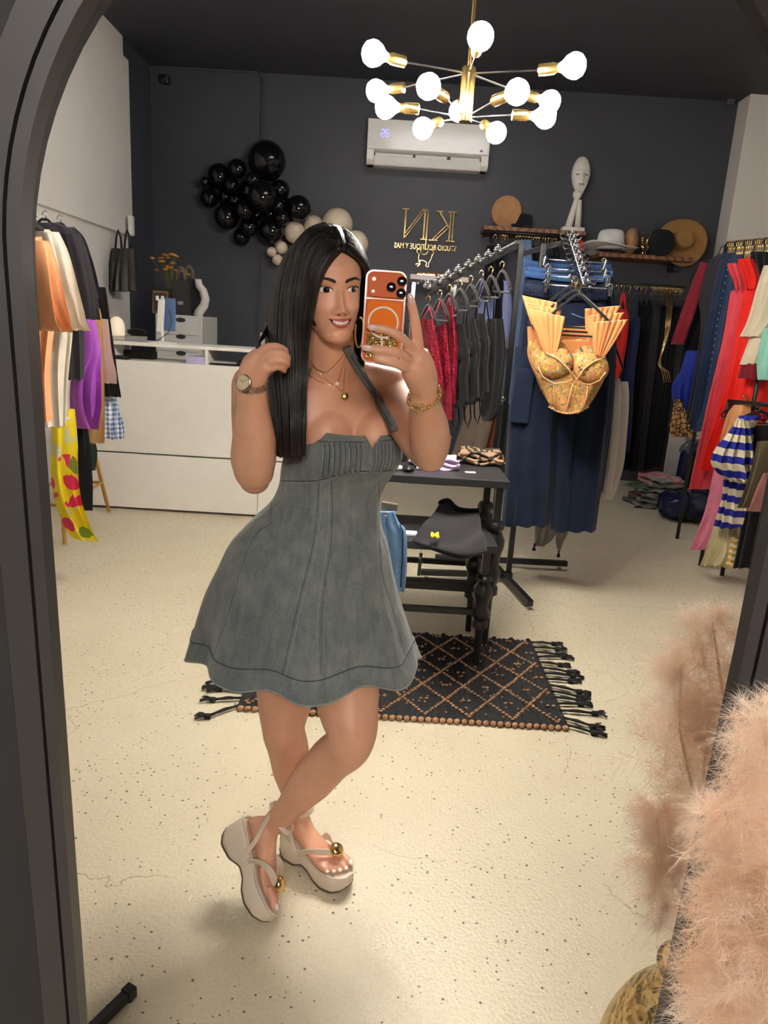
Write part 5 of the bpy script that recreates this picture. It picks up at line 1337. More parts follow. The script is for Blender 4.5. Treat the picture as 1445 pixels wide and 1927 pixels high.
for x, y in ((1005,1030),(1051,1042)):
    bm = BM(); bm.lathe([(.003,.03),(.008,.015),(.004,.01),(.014,-.02),(.001,-.022)], A(x, y, 4.48), 10); bm.build('tassel', M_BLKF, og, 'all')

# ------------------------------------------------------------------ clothes on the wall rails
G = 'clothes on the left wall rail'
def wallg(name, label, cat, mat, R, Y=7.7, t=.03, **kw): return pxg(name, label, cat, mat, Y, R, t, 4, .012, .06, kw.get('group', G))
M_LAV = C_('lavender_cotton', '8f9bd0', .8); M_BEI = C_('taupe_linen', '8a7a6c', .9); M_TER = C_('terracotta_linen', '9a5a42', .9); M_CRM = C_('cream_linen', 'd8cba8', .9)
for k, (xl, xr, yb) in enumerate(((903,925,650),(924,942,640),(942,958,655))):
    o = wallg('lavender_shirt', 'lavender blue shirt on wall rail, %s of three' % ['left', 'middle', 'right'][k], 'shirt', M_LAV, [(528,xl+8,xr-8),(540,xl+2,xr-3),(580,xl,xr),(yb,xl-4,xr-3)], 7.6-.05*k, .05)
wallg('taupe_dress', 'long taupe dress hanging behind the slanted arm', 'dress', M_BEI, [(640,905,955),(720,890,940),(800,868,925),(870,845,905),(935,835,880)], 7.3, .06)
wallg('cream_dress', 'cream dress hem showing under the display table', 'dress', M_CRM, [(820,822,850),(880,812,838),(928,808,826)], 7.4, .04)
wallg('terracotta_dress', 'terracotta dress hem showing under the display table', 'dress', M_TER, [(780,892,935),(860,866,925),(938,850,906)], 7.5, .05)
wallg('pale_jeans', 'pale blue jeans hanging high on left wall rail', 'jeans', M_JEANL, [(452,978,998),(500,974,1000),(600,962,996),(720,944,980),(760,940,972)], 7.55, .04)
for k, (xl, xr, yb, m_) in enumerate(((1000,1016,640,M_BLKF),(1016,1034,620,M_NAVY),(1034,1052,640,M_BLKF),(1052,1072,620,M_BLKS),(934,946,620,M_BLKF),(915,930,560,M_BLKF))):
    wallg('dark_dress', 'dark dress on left wall rail, %s of six' % lab[k], 'dress', m_, [(462,xl+4,xr-4),(480,xl,xr),(540,xl-3,xr+1),(yb,xl-10,xr-3)], 7.62-.03*k, .03)
o = wallg('red_scarf', 'red knotted scarf hanging beside chrome arm', 'scarf', C_('red_chiffon','a03028',.7), [(452,1086,1094),(462,1084,1098),(475,1088,1096),(496,1088,1094)], 7.5, .02)
G2r = 'clothes on the right wall rail'
M_RED = C_('scarlet_crepe', 'c3221c', .8); M_DGRN = C_('bottle_green', '27332f', .9)
def wallg2(*a, **k): k['group'] = G2r; return wallg(*a, **k)
wallg2('green_top', 'dark green top at left end of right wall rail', 'top', M_DGRN, [(556,1152,1160),(575,1146,1166),(640,1142,1164),(720,1138,1158)], 7.55)
rd = wallg2('red_jumpsuit', 'red strappy jumpsuit hanging beside the corset tops', 'jumpsuit', M_RED, [(582,1164,1178),(600,1162,1182),(640,1160,1178),(680,1154,1170),(740,1146,1160)], 7.4)
strapline(rd, [(1172,552,7.4),(1168,570,7.4),(1166,585,7.4)], .012, M_RED); strapline(rd, [(1173,552,7.4),(1176,570,7.4),(1177,585,7.4)], .012, M_RED)
nj = wallg2('navy_jumpsuit', 'navy blue dress hanging next to the red jumpsuit', 'dress', M_NAVY, [(596,1194,1202),(625,1184,1202),(700,1174,1192),(800,1168,1186),(850,1164,1182)], 7.45)
strapline(nj, [(1196,540,7.6),(1197,570,7.5),(1198,600,7.45)], .006, M_NAVY)
for k, (xl, xr, yb, m_) in enumerate(((1200,1222,884,M_BLKF),(1220,1240,886,M_BLKS),(1238,1256,884,M_BLKF),(1254,1272,878,M_BLKF),(1270,1288,860,M_BLKS))):
    wallg2('black_trousers', 'black long trousers on right wall rail, %s of five' % lab[k], 'trousers', m_, [(566,xl+2,xr+2),(600,xl,xr+2),(700,xl-12,xr-8),(800,xl-24,xr-20),(yb,xl-34,xr-30)], 7.62, .045)
# wall rails with hangers
def rail(label, p0, p1, x0n, drops=()):
    t = thing('wall_rail', label, 'rail', (p0+p1)/2)
    BM().tube([p0, p1], .012, 10).build('bar', BLKMET, t, 'all')
    for p in (p0, p1):
        q = V((p.x, YB, p.z)); BM().tube([p, q], .010, 8).build('bracket', BLKMET, t, 'all')
    return t
rail('black wall rail under left plank shelf', A(918,436,7.62), A(1095,447,7.62), 0)
rail('black wall rail under right plank shelf', A(1150,530,7.62), A(1290,541,7.62), 0)
for k, x in enumerate((932,944,948,953,973,979,985,991,997,1007,1012,1024,1029,1035,1044,1088)):
    hanger(x, 446+ROLLK*(x-932), 7.62, 4, 'gold hook hanger on left wall rail, %s from left' % ['first','second','third','fourth','fifth','sixth','seventh','eighth','ninth','tenth','eleventh','twelfth','thirteenth','fourteenth','fifteenth','sixteenth'][k], VELVET, GOLD, .15, 'gold hook hangers on left wall rail', 20, False, 14)
for k in range(22):
    x = (1162,1172,1184,1196,1204,1214)[k] if k < 6 else 1226+(k-6)*3.7
    hanger(x, 540+ROLLK*(x-1162)*.8, 7.62, 3, 'gold hook hanger on the right wall rail', VELVET, GOLD, .15, 'gold hook hangers on right wall rail', 22, False, 14)
# gold hangers of empty bent wire lower down
for k in range(4):
    t = thing('wire_hanger', 'gold wire hanger dangling among black trousers', 'hanger', A(1250+k*3, 640, 7.2), 'dangling wire hangers')
    BM().tube([A(1262-k*4,546,7.6), A(1264-k*3,580,7.3), A(1260-k*3,620+k*5,7.25), A(1247-k*2,662+k*4,7.25), A(1238+k*2,684+k*2,7.25), A(1246+k*4,700,7.22), A(1250+k*4,720,7.2)], .004, 6).build('wire', GOLD, t, 'all')

# ------------------------------------------------------------------ right rack (upper rail)
GRR = 'clothes on the right rack'
rr_ = thing('clothes_rack', 'black rack with rail full of hangers against right wall', 'clothes rack', A(1400,900,5.2))
u0 = A(1366,462,5.6); u1 = A(1475,452,4.7)
BM().tube([u0, u1], .014, 10).build('rail', BLKMET, rr_, 'all')
q0 = V((u0.x, u0.y, 0)); BM().tube([u0, q0], .014, 10).build('post', BLKMET, rr_, 'all')
q1 = V((u1.x, u1.y, 0)); BM().tube([u1, q1], .014, 10).build('post', BLKMET, rr_, 'all')
l0 = A(1372,755,4.9); l1 = A(1480,765,4.2)
BM().tube([l0, l1], .014, 10).build('lower_rail', BLKMET, rr_, 'all')
BM().tube([l0, V((l0.x, l0.y, 0))], .014, 10).build('post', BLKMET, rr_, 'all')
for k in range(24):
    p = u0.lerp(u1, .03+.034*k); t = thing('clothes_hanger', 'gold hooked hanger crowded on the right rack rail', 'hanger', p, 'hangers crowded on the right rack rail')
    BM().tube([p+V((-.02,-.03,-.02)), p+V((-.016,-.02,.012)), p+V((0,0,.024)), p+V((.016,.02,.01)), p+V((.004,.006,-.04)), p+V((0,0,-.11))], .0055, 6).build('hook', GOLD if k % 5 else BLKMET, t, 'all')
def rg(name, label, cat, mat, Y, R, t=.04, nf=3, amp=.012, **kw): return pxg(name, label, cat, mat, Y, R, t, nf, amp, kw.get('dy', .08), GRR)
M_BURG = C_('burgundy_crepe', '7a1626', .8); M_CORAL = C_('coral_crepe', 'dd4c58', .8); M_RED2 = C_('bright_red_crepe', 'e2231a', .75); M_BEIGE = C_('beige_twill', 'cbbfa6', .9); M_ROYAL = C_('royal_blue_satin', '1b2f96', .6); M_TEAL = C_('mint_fringe', '86bfae', .95); M_PINK = C_('rose_pink_crepe', 'd97f97', .8)
bc = rg('black_coat', 'black coat at far end of right rack', 'coat', M_BLKF, 6.1, [(492,1318,1368),(520,1300,1360),(600,1290,1345),(700,1272,1325),(800,1262,1310)], .08)
bm = BM(); bm.tube([u0, u0.lerp(A(1345,492,6.1),.5)+V((0,0,.05)), A(1345,496,6.1)], .004, 6); bm.build('hanger_hook', GOLD, bc, 'all')
rg('burgundy_blouse', 'burgundy blouse edge against the black coat', 'blouse', M_BURG, 5.95, [(494,1322,1330),(520,1312,1322),(580,1290,1306),(648,1266,1284)], .03)
rg('black_blazer', 'black short sleeved blazer hanging before the jeans', 'blazer', M_BLKS, 5.7, [(478,1355,1385),(500,1335,1370),(560,1318,1358),(620,1326,1352),(720,1310,1340),(790,1296,1324)], .06)
rg('royal_blue_skirt', 'royal blue satin skirt below the black coat', 'skirt', M_ROYAL, 5.85, [(660,1296,1312),(700,1284,1308),(725,1264,1306),(760,1270,1304),(800,1282,1304)], .05)
rg('leopard_top', 'leopard print top peeking out below royal blue skirt', 'top', leopard('leopard_print','b98a55','1d1610'), 5.8, [(752,1272,1280),(780,1268,1290),(805,1262,1298),(822,1264,1312)], .03)
rg('blue_jeans', 'blue jeans with pale stitched side seam on right rack', 'jeans', M_JEAN3, 5.5, [(476,1362,1386),(520,1352,1376),(600,1336,1362),(700,1318,1346),(808,1302,1330)], .04)
rg('navy_jeans', 'navy jeans with dotted side seam next to coral dress', 'jeans', denim('navy_indigo_denim','1d2740','303c5c'), 5.35, [(480,1380,1402),(560,1366,1388),(660,1346,1372),(760,1328,1352),(812,1306,1342)], .04)
for xs, Y in (((1372,1352,1336,1318),5.42),((1390,1372,1350,1326),5.27)):
    for k in range(26):
        u = k/25; c = crv([V((x, 490+103*i, 0)) for i, x in enumerate(xs)], u); g = BM(); g.box(A(c.x, c.y, Y), (.004,.006,.014)); o = g.build('stitch', M_JEAN2, bpy.data.objects.get('blue_jeans' if Y > 5.3 else 'navy_jeans'))
o = rg('coral_dress', 'long coral pink pleated dress on right rack', 'dress', M_CORAL, 5.2, [(548,1380,1410),(580,1374,1414),(640,1366,1404),(740,1340,1384),(840,1316,1364),(920,1304,1336)], .06, 4, .02)
pxg('ruffle_strap', None, None, M_CORAL, 5.18, [(496,1368,1390),(512,1372,1394),(530,1382,1400),(552,1388,1402)], .03, 4, .014, .02, None, o)
rw = rg('red_dress', 'bright red long dress with cap sleeve on right rack', 'dress', M_RED2, 5.0, [(540,1408,1440),(580,1400,1436),(680,1384,1420),(780,1352,1400),(850,1330,1372),(885,1322,1362)], .06, 4, .02)
pxg('cap_sleeve', None, None, M_RED2, 4.98, [(488,1388,1420),(505,1392,1428),(525,1398,1434),(545,1404,1432)], .05, 3, .014, .03, None, rw)
rg('black_hanger_top', 'black strappy top beside the red dress sleeve', 'top', M_BLKF, 4.9, [(474,1414,1460),(495,1416,1465),(520,1428,1465)], .04)
bj = rg('beige_jacket', 'beige twill jacket sleeve at right edge of rack', 'jacket', M_BEIGE, 4.75, [(500,1440,1475),(540,1428,1470),(600,1412,1455),(634,1398,1432)], .05)
rg('beige_shorts', 'beige denim shorts with raw hem below the jacket', 'shorts', M_BEIGE, 4.7, [(632,1412,1465),(660,1402,1460),(686,1392,1452)], .05)
rg('mint_cardigan', 'mint green fringed cardigan at right edge', 'cardigan', M_TEAL, 4.55, [(618,1440,1475),(650,1434,1470),(685,1432,1465),(715,1436,1460)], .04, 6, .014)
rg('burgundy_camisole', 'small burgundy top under the beige shorts', 'top', M_BURG, 4.72, [(684,1396,1424),(712,1392,1422)], .03)
rg('red_skirt', 'red pleated skirt behind the lower hangers', 'skirt', M_RED2, 4.85, [(700,1392,1460),(760,1376,1450),(800,1366,1440)], .05, 5, .016)
# lower rail
GL = 'clothes on the lower right rail'
def lg(name, label, cat, mat, Y, R, t=.05, nf=3, amp=.014, **kw): return pxg(name, label, cat, mat, Y, R, t, nf, amp, kw.get('dy', .06), GL)
for k, (x, y, Y) in enumerate(((1402,748,4.8),(1415,756,4.7),(1428,764,4.6))):
    hanger(x, y, Y, 42, 'black velvet hanger on lower right rail, %s from left' % lab[k], VELVET, GOLD, .1, 'hangers on the lower right rail', 20, True, 18)
lg('peach_blouse', 'peach gathered blouse shoulder behind the striped top', 'blouse', C_('peach_gauze','d79a68',.85), 4.75, [(762,1385,1412),(780,1370,1412),(810,1362,1404),(850,1358,1380)], .04, 6, .012)
lg('pink_trousers', 'rose pink flared trousers hanging low beside the striped top', 'trousers', M_PINK, 4.7, [(860,1352,1370),(900,1342,1372),(960,1328,1362),(1010,1308,1344),(1034,1302,1328)], .04, 2, .01)
M_STR = stripes('blue_cream_stripes', '2a2f96', 'ded4b8', .085)
st_ = lg('striped_top', 'blue and cream striped top with puffed sleeve', 'top', M_STR, 4.35, [(782,1396,1430),(800,1386,1416),(840,1376,1416),(880,1366,1416),(930,1364,1410),(970,1352,1404),(992,1346,1398)], .06, 3, .02)
pxg('puff_sleeve', None, None, M_STR, 4.28, [(790,1388,1412),(820,1366,1414),(848,1345,1417),(870,1338,1416),(888,1348,1418),(900,1364,1410)], .08, 4, .03, .02, None, st_)
lg('cream_skirt', 'cream ruffled skirt hanging under the striped top', 'skirt', C_('cream_chiffon','d6cca8',.85), 4.45, [(975,1350,1390),(1010,1340,1388),(1040,1330,1384),(1062,1322,1372)], .06, 5, .02)
lg('black_dress', 'long black dress behind the olive fringe top', 'dress', M_BLKF, 4.3, [(800,1410,1470),(880,1408,1460),(980,1398,1440),(1068,1384,1420)], .06)
fr = lg('olive_fringe_top', 'olive brown fringed crochet top at the right frame edge', 'top', C_('olive_crochet','5a5038',.95), 4.1, [(830,1428,1470),(880,1418,1460),(930,1404,1446),(955,1400,1430)], .05, 7, .018)
lg('rose_crochet_hem', 'dusty rose crochet hem below the olive fringe top', 'top', C_('dusty_rose','8d5d58',.95), 4.05, [(890,1430,1462),(930,1412,1448),(962,1412,1432)], .03, 7, .012)
lg('yellow_trim_dress', 'yellow and white trimmed hem near the floor', 'dress', stripes('yellow_white_trim','c99a2e','e9e2d0',.04), 4.4, [(1010,1378,1388),(1050,1370,1382),(1068,1366,1384)], .03)

# ------------------------------------------------------------------ left rack (partly behind the mirror frame)
GLF = 'clothes on the left rack'
lr = thing('clothes_rack', 'dark rail rack behind the left mirror frame edge', 'clothes rack', (-1.75, 3.6, 0))
p0 = A(40,418,3.0); p1 = A(168,440,4.75); p1 = A(140,470,4.5); p0.z = p1.z = 1.84
BM().tube([p0, p1], .013, 10).build('rail', BLKMET, lr, 'all')
BM().tube([p0, V((p0.x, p0.y, 0))], .013, 10).build('post', BLKMET, lr, 'all'); BM().tube([p1, V((XL, p1.y+.05, p1.z))], .013, 10).build('wall_arm', BLKMET, lr, 'all')
def lf(name, label, cat, mat, Y, R, t=.06, nf=3, amp=.014, **kw): return pxg(name, label, cat, mat, Y, R, t, nf, amp, kw.get('dy', -.05), GLF)
M_ORG = C_('peach_orange_linen', 'e2a070', .85); M_IVO = C_('ivory_linen', 'd6d0c2', .85); M_PUR = C_('purple_satin', 'a04cb4', .45); M_TAN = C_('tan_suede', 'b08a5a', .9); M_MAU = C_('mauve_cotton', 'a98a84', .9)
o = lf('orange_shirt', 'peach orange linen shirt nearest the mirror frame', 'shirt', M_ORG, 3.15, [(446,20,76),(480,10,86),(560,5,98),(600,5,104),(700,0,94),(790,0,100)], .07)
pxg('sleeve', None, None, M_ORG, 3.05, [(452,66,74),(500,70,90),(560,76,104),(600,82,110),(622,92,110)], .05, 3, .02, -.04, None, o)
o = lf('ivory_shirt', 'ivory linen shirt with rolled sleeve behind the orange shirt', 'shirt', M_IVO, 3.45, [(432,40,88),(460,40,112),(540,40,134),(620,50,136),(700,50,128),(800,60,120)], .07)
pxg('sleeve', None, None, M_IVO, 3.36, [(436,80,98),(480,92,124),(540,104,142),(580,112,150),(606,118,154),(620,128,150)], .05, 3, .02, -.04, None, o)
o = lf('black_blazer', 'black blazer with long sleeve on the left rack', 'blazer', M_BLKS, 3.85, [(420,50,110),(440,60,142),(500,70,150),(600,80,160),(700,90,160),(712,92,158)], .07)
pxg('sleeve', None, None, M_BLKS, 3.78, [(440,120,146),(500,136,162),(560,146,172),(600,152,176)], .05, 2, .014, -.04, None, o)
o = lf('black_blazer', 'second black blazer just behind on the left rack', 'blazer', M_BLKS, 4.0, [(428,90,140),(450,110,158),(500,130,170),(560,150,178)], .06)
lf('purple_blouse', 'purple satin blouse below the black blazers', 'blouse', M_PUR, 4.0, [(600,150,168),(660,156,178),(700,140,188),(740,134,192),(770,136,188),(805,144,164)], .06, 3, .024)
lf('tan_skirt', 'tan suede skirt hanging behind the purple blouse', 'skirt', M_TAN, 4.3, [(580,166,180),(620,162,186),(740,160,190),(800,160,190),(832,158,190)], .05)
lf('mauve_jacket', 'mauve cotton jacket next to the black dress', 'jacket', M_MAU, 4.4, [(600,182,194),(660,184,198),(700,188,204),(720,188,206)], .05)
lf('black_dress', 'black dress at far end of the left rack', 'dress', M_BLKF, 4.55, [(540,172,192),(570,172,198),(640,180,206),(700,186,212),(745,194,218)], .06)
lf('gingham_skirt', 'blue and white gingham skirt with ruffled hem on left rack', 'skirt', gingham('blue_gingham','eef0f2','4f73b0',.03), 4.65, [(690,186,200),(740,186,210),(780,188,222),(805,190,230),(824,192,228)], .07, 4, .02)
lf('floral_trousers', 'yellow floral trousers with pink flowers trailing to the floor', 'trousers', floral('yellow_tropical_print','e6d02e',['e8d42c','d6385e','c9c79a','e8d42c','e8d42c','d6385e','7f8f3a'],13,.55), 3.75, [(770,98,140),(830,100,146),(880,98,147),(930,104,150),(970,118,156),(1000,132,166),(1014,142,174)], .055, 3, .02)
lf('fringed_scarf', 'dark green fringed scarf under the tan skirt', 'scarf', C_('dark_green_plaid','2c3a30',.9), 4.25, [(834,156,178),(850,156,178),(884,152,172)], .03, 6, .012)
lf('black_trousers', 'black trousers behind the yellow floral trousers', 'trousers', M_BLKF, 4.1, [(805,146,158),(880,148,160),(960,150,158)], .04)
for k, (x, y, Y, n_) in enumerate(((50,424,3.15,'orange shirt'),(66,412,3.45,'ivory shirt'),(84,402,3.85,'first black blazer'),(112,410,4.0,'second black blazer'))):
    hanger(x, y, Y, 18, 'black hanger carrying the %s on left rack' % n_, VELVET, CHROME, -.02, 'hangers on the left rack', 16, False, 18)
fo = bpy.data.objects['floral_trousers']; strapline(fo, [(116,778,3.75),(100,700,3.8),(90,560,3.82),(82,430,3.82)], .004, M_BLKF, 'hanging_loop')
# price tags
for k, (x, y, w_, h_) in enumerate(((109,738,.075,.09),(117,768,.05,.075))):
    t = BM(); t.box(A(x, y, 3.6), (w_, .004, h_), Matrix.Rotation(RAD(-6),3,'Y')); o = t.build('price_tag', plain('grey_card','c9c3cc',.6), None, bevel=.001); tag(o, ['square grey brand tag hanging below the ivory shirt', 'smaller grey price tag over the floral trousers'][k], 'tag')
    if k == 0:
        M = Matrix.Translation(A(x, y+5, 3.585)) @ Matrix.Rotation(RAD(6), 4, 'Y') @ Matrix.Rotation(pi/2, 4, 'X') @ Matrix.Scale(-1, 4, (1,0,0)); textmesh('K|N', .035, M, M_LASH, 'lettering', o, .0008)
t = BM(); t.box(A(112,784,3.58), (.09,.05,.01), Matrix.Rotation(RAD(15),3,'Y')); po = t.build('paper_tag', plain('grey_card','c9c3cc',.6)); strapline(po, [(112,782,3.58),(110,760,3.6),(110,700,3.55)], .0015, M_BLKF, 'string'); tag(po, 'crumpled paper tag resting on the floral trousers', 'tag')
# ================================================================== shelves and what stands on them
M_WOOD = NT('walnut_plank'); _w = M_WOOD.n('TexWave', {'Vector': M_WOOD.n('Mapping', {'Vector': M_WOOD.coord(), 'Scale': (2, 14, 14)}).outputs[0], 'Scale': 2.0, 'Distortion': 6.0, 'Detail': 4.0}).outputs['Fac']
M_WOOD.set(base=M_WOOD.ramp(_w, [(.2, srgb('6e4a36')), (.8, srgb('96684c'))]), rough=.6); M_WOOD = M_WOOD.m
def plank(label, p0, p1):
    t = thing('plank_shelf', label, 'shelf', (p0+p1)/2)
    y0, y1 = 7.62, YB; BM().box(((p0.x+p1.x)/2, (y0+y1)/2, (p0.z+p1.z)/2), (p1.x-p0.x, y1-y0, .04)).build('plank', M_WOOD, t, bevel=.004)
    for f in (.12, .88): BM().box((p0.x+(p1.x-p0.x)*f, YB-.1, (p0.z+p1.z)/2-.06), (.03, .2, .08)).build('bracket', BLKMET, t)
    return (p0.z+p1.z)/2+.02
zs1 = plank('left walnut plank shelf with the face sculpture', A(911,428,7.62), A(1103,439,7.62))
zs2 = plank('right walnut plank shelf lined with hats', A(1128,478,7.62), A(1307,489,7.62))
def on(px, py, z, Y=7.75): p = A(px, py, Y); return V((p.x, Y, z))
M_TANB = plain('tan_felt', 'ad8058', .9, var=.1, bump=.1); M_BLKH = C_('black_felt', '1a1b20', .95)
# round tan bag: two stacked discs on edge
c = on(953, 405, zs1+.155); t = thing('round_bag', 'round tan case standing on edge on left shelf', 'bag', V((c.x, c.y, zs1)))
Rm = Matrix.Rotation(RAD(90), 3, 'X') 
Rm = Matrix.Rotation(RAD(-20), 3, 'Z') @ Rm
BM().lathe([(.0005,.03),(.14,.03),(.15,.022),(.15,-.022),(.14,-.03),(.0005,-.03)], c, 36, Rm).build('front_half', M_TANB, t, True)
BM().lathe([(.0005,.025),(.135,.025),(.145,.018),(.145,-.018),(.135,-.025),(.0005,-.025)], c+Rm@V((0,0,-.06)), 36, Rm).build('back_half', M_TANB, t, True)
def hat(label, c, rc, hc, rb, mat, tilt=0, name='hat', wav=.02, band=None, R0=None):
    t = thing(name, label, 'hat', c)
    R = R0 or Matrix.Rotation(tilt, 3, 'X')
    b = BM(); prof = [(rc*1.04,0),(rc,.01),(rc*.97,hc*.5),(rc*.93,hc*.8),(rc*.82,hc*.97),(rc*.5,hc*1.0),(rc*.25,hc*.95),(.0005,hc*.94)]
    b.lathe(prof, c, 32, R); b.build('crown', mat, t, 'all')
    bm = BM(); bm.grid(lambda u, v: c + R @ V(((rc+(rb-rc)*v)*cos(2*pi*u), (rc+(rb-rc)*v)*sin(2*pi*u), wav*v*v*sin(4*pi*u+.7)+.004)), 48, 7, True); bm.build('brim', mat, t, 'all', solid=.006)
    if band: bb = BM(); bb.lathe([(rc*1.035,.01),(rc*1.04,.012),(rc*1.02,.05),(rc*1.0,.05)], c, 32, R); bb.build('hat_band', band, t, True)
    return t
hat('black felt hat beside the round tan case', on(985, 415, zs1+.012), .10, .13, .14, M_BLKH, 0)
hat('white wide brim hat on right plank shelf', on(1146, 480, zs2+.04, 7.66), .135, .17, .28, C_('white_canvas','dcdad8',.9), RAD(-6), 'sun_hat', .03, C_('white_band','c9c7c6',.9))
# tan fedora on its side, black bowler, straw hat leaning
t = thing('felt_hat', 'tan pinched felt hat standing on its side', 'hat', on(1186, 480, zs2)); c = on(1186, 462, zs2+.13)
b = BM(); b.ell(c, (.07,.09,.13), None, 20, 14); b.build('crown', M_TANB, t, 'all'); b = BM(); b.ell(c+V((.015,-.075,.06)), (.012,.02,.06), None, 10, 8); b.build('pinch_fold', plain('tan_felt_dark','8a6344',.9), t, 'all')
hat('black round felt hat standing against the straw hat', on(1243, 465, zs2+.12, 7.62), .115, .1, .13, M_BLKH, 0, 'felt_hat', .0, None, Matrix.Rotation(RAD(80), 3, 'X'))
straw = NT('woven_straw'); _s = straw.n('TexWave', {'Vector': straw.coord(), 'Scale': 40.0, 'Distortion': 3.0, 'Detail': 2.0}, wave_type='RINGS').outputs['Fac']
straw.set(base=straw.ramp(_s, [(.2, srgb('8f6738')), (.8, srgb('c79a5c'))]), rough=.9); straw.bump(_s, .5, .006)
hat('big woven straw hat leaning on the charcoal wall', on(1282, 462, zs2+.17, 7.83), .1, .1, .25, straw.m, 0, 'straw_hat', .03, None, Matrix.Rotation(RAD(72), 3, 'X'))
# gold peace-sign hand
t = thing('hand_ornament', 'gold peace sign hand ornament on right shelf', 'ornament', on(1211, 485, zs2)); c = on(1211, 470, zs2)
b = BM(); b.ell(c+V((0,0,.075)), (.042,.024,.05), None, 16, 10); b.tube([c, c+V((0,0,.05))], [.036,.026], 14); b.build('palm', GOLD, t, 'all')
for x0, x1 in ((-.02,-.035),(.014,.035)):
    b = BM(); b.tube([c+V((x0,-.002,.1)), c+V(((x0+x1)/2,-.004,.15)), c+V((x1,-.002,.215))], [.016,.014,.011], 10); b.ell(c+V((x1,-.002,.215)), .011, None, 8, 6); b.build('raised_finger', GOLD, t, 'all')
for x in (.03, .042):
    b = BM(); b.tube([c+V((x,-.01,.09)), c+V((x,-.036,.10)), c+V((x-.006,-.038,.07))], .0125, 10); b.build('curled_finger', GOLD, t, 'all')
b = BM(); b.tube([c+V((-.04,-.012,.06)), c+V((-.02,-.034,.075)), c+V((.012,-.042,.085))], .013, 10); b.build('thumb', GOLD, t, 'all')
# face sculpture
M_PLA = plain('white_plaster', 'd9d3cc', .6, var=.03)
c = on(1077, 430, zs1, 7.72); t = thing('face_sculpture', 'white plaster face mask resting on a hand on left shelf', 'sculpture', c)
BM().box(c+V((0,0,.02)), (.22,.12,.04)).build('base', M_PLA, t, bevel=.006)
b = BM(); b.tube([c+V((-.045,0,.03)), c+V((-.02,0,.16)), c+V((.0,-.005,.27)), c+V((.01,-.01,.33))], [.036,.032,.026,.028], 16)
b.tube([c+V((.05,0,.03)), c+V((.045,0,.18)), c+V((.035,-.005,.3))], [.032,.028,.024], 16); b.build('forearm', M_PLA, t, 'all')
b = BM(); b.ell(c+V((.005,-.015,.345)), (.045,.028,.045), None, 16, 10); b.build('palm', M_PLA, t, 'all')
for k in range(4):
    b = BM(); b.tube([c+V((-.02+.02*k,-.02,.35)), c+V((.0+.02*k,-.05,.385+.008*k)), c+V((.03+.016*k,-.055,.41+.014*k))], [.013,.012,.009], 9); b.build('finger', M_PLA, t, 'all')
fcn = c+V((.02,0,.52)); b = BM(); rings = []
for i in range(31):
    z = -.16+.34*i/30; q = (z-.01)/.17; w_ = .092*sqrt(max(0.0004, 1-q*q))*(1-.18*max(0,-q)); ring = []
    for k in range(40):
        a = 2*pi*k/40; x = w_*sin(a); y = -.07*sqrt(max(0,1-q*q))*cos(a) if cos(a) > 0 else -.02*cos(a)*sqrt(max(.0,1-q*q))
        if cos(a) > 0:
            y -= .035*exp(-(x/.016)**2)*max(0,1-abs(z+.02)/.06) + .012*exp(-(x/.03)**2-((z+.085)/.012)**2); 
            for s in (-1,1): y += .014*exp(-((x-s*.04)/.022)**2-((z-.01)/.016)**2)
        ring.append(fcn+V((x, y, z)))
    rings.append(ring)
b.loft(rings); b.build('face', M_PLA, t, 'all')
for s in (-1, 1):
    b = BM(); b.tube([fcn+V((s*.018,-.058,.012)), fcn+V((s*.04,-.056,.002)), fcn+V((s*.062,-.044,.010))], .004, 6); b.build('closed_eyelid', plain('dark_line','3a3634',.7), t, 'all')
    b = BM(); b.tube([fcn+V((s*.015,-.072,.035)), fcn+V((s*.04,-.064,.045)), fcn+V((s*.065,-.047,.035))], .003, 6); b.build('brow_line', M_PLA, t, 'all')
b = BM(); b.tube([fcn+V((-.025,-.072,-.085)), fcn+V((0,-.083,-.088)), fcn+V((.025,-.072,-.085))], .005, 6); b.build('lip_line', plain('dark_line2','8c8580',.7), t, 'all')

# ================================================================== glass showcase behind the phone
p0 = A(772,520,7.1); p1 = A(882,527,7.1); GLS = NT('clear_glass'); GLS.set(base=(1,1,1,1), rough=.02, trans=1.0, ior=1.1)
t = thing('display_case', 'tall display case with pale top slab and slim steel corner posts', 'showcase', V(((p0.x+p1.x)/2, 7.3, 0)))
BM().box(((p0.x+p1.x)/2, 7.3, (p0.z+p1.z)/2), (p1.x-p0.x, .4, .045)).build('top_slab', plain('pale_slab','cfc4c4',.5), t, bevel=.003)
for x in (p0.x+.04, p1.x-.12):
    for y in (7.13, 7.47): BM().box((x, y, p0.z/2-.02), (.03,.03,p0.z-.06)).build('corner_post', CHROME, t)
BM().box(((p0.x+p1.x)/2, 7.3, 1.2), (p1.x-p0.x-.14,.32,.012)).build('glass_shelf', GLS.m, t); BM().box(((p0.x+p1.x)/2, 7.3, .05), (p1.x-p0.x-.08,.36,.1)).build('plinth', plain('case_plinth','2a2a2e',.5), t)
ztop = (p0.z+p1.z)/2+.0225
for k, px in enumerate((795, 815, 828)):
    q = A(px, 520, 7.2); b = BM()
    for i in range(9): b.tube([V((q.x+.012*i-.05, 7.2, ztop+.012)), V((q.x+.012*i-.045, 7.19, ztop+.02+.012*((i*7+k)%3)/2)), V((q.x+.012*i-.038, 7.2, ztop+.01))], .005, 6)
    b.box((q.x-.0, 7.2, ztop+.006), (.1,.03,.012)); tag(b.build('gold_jewellery', GOLD), 'gold jewellery heap on the display case, %s of three' % ['left', 'middle', 'right'][k], 'jewellery', 'gold jewellery on the display case')
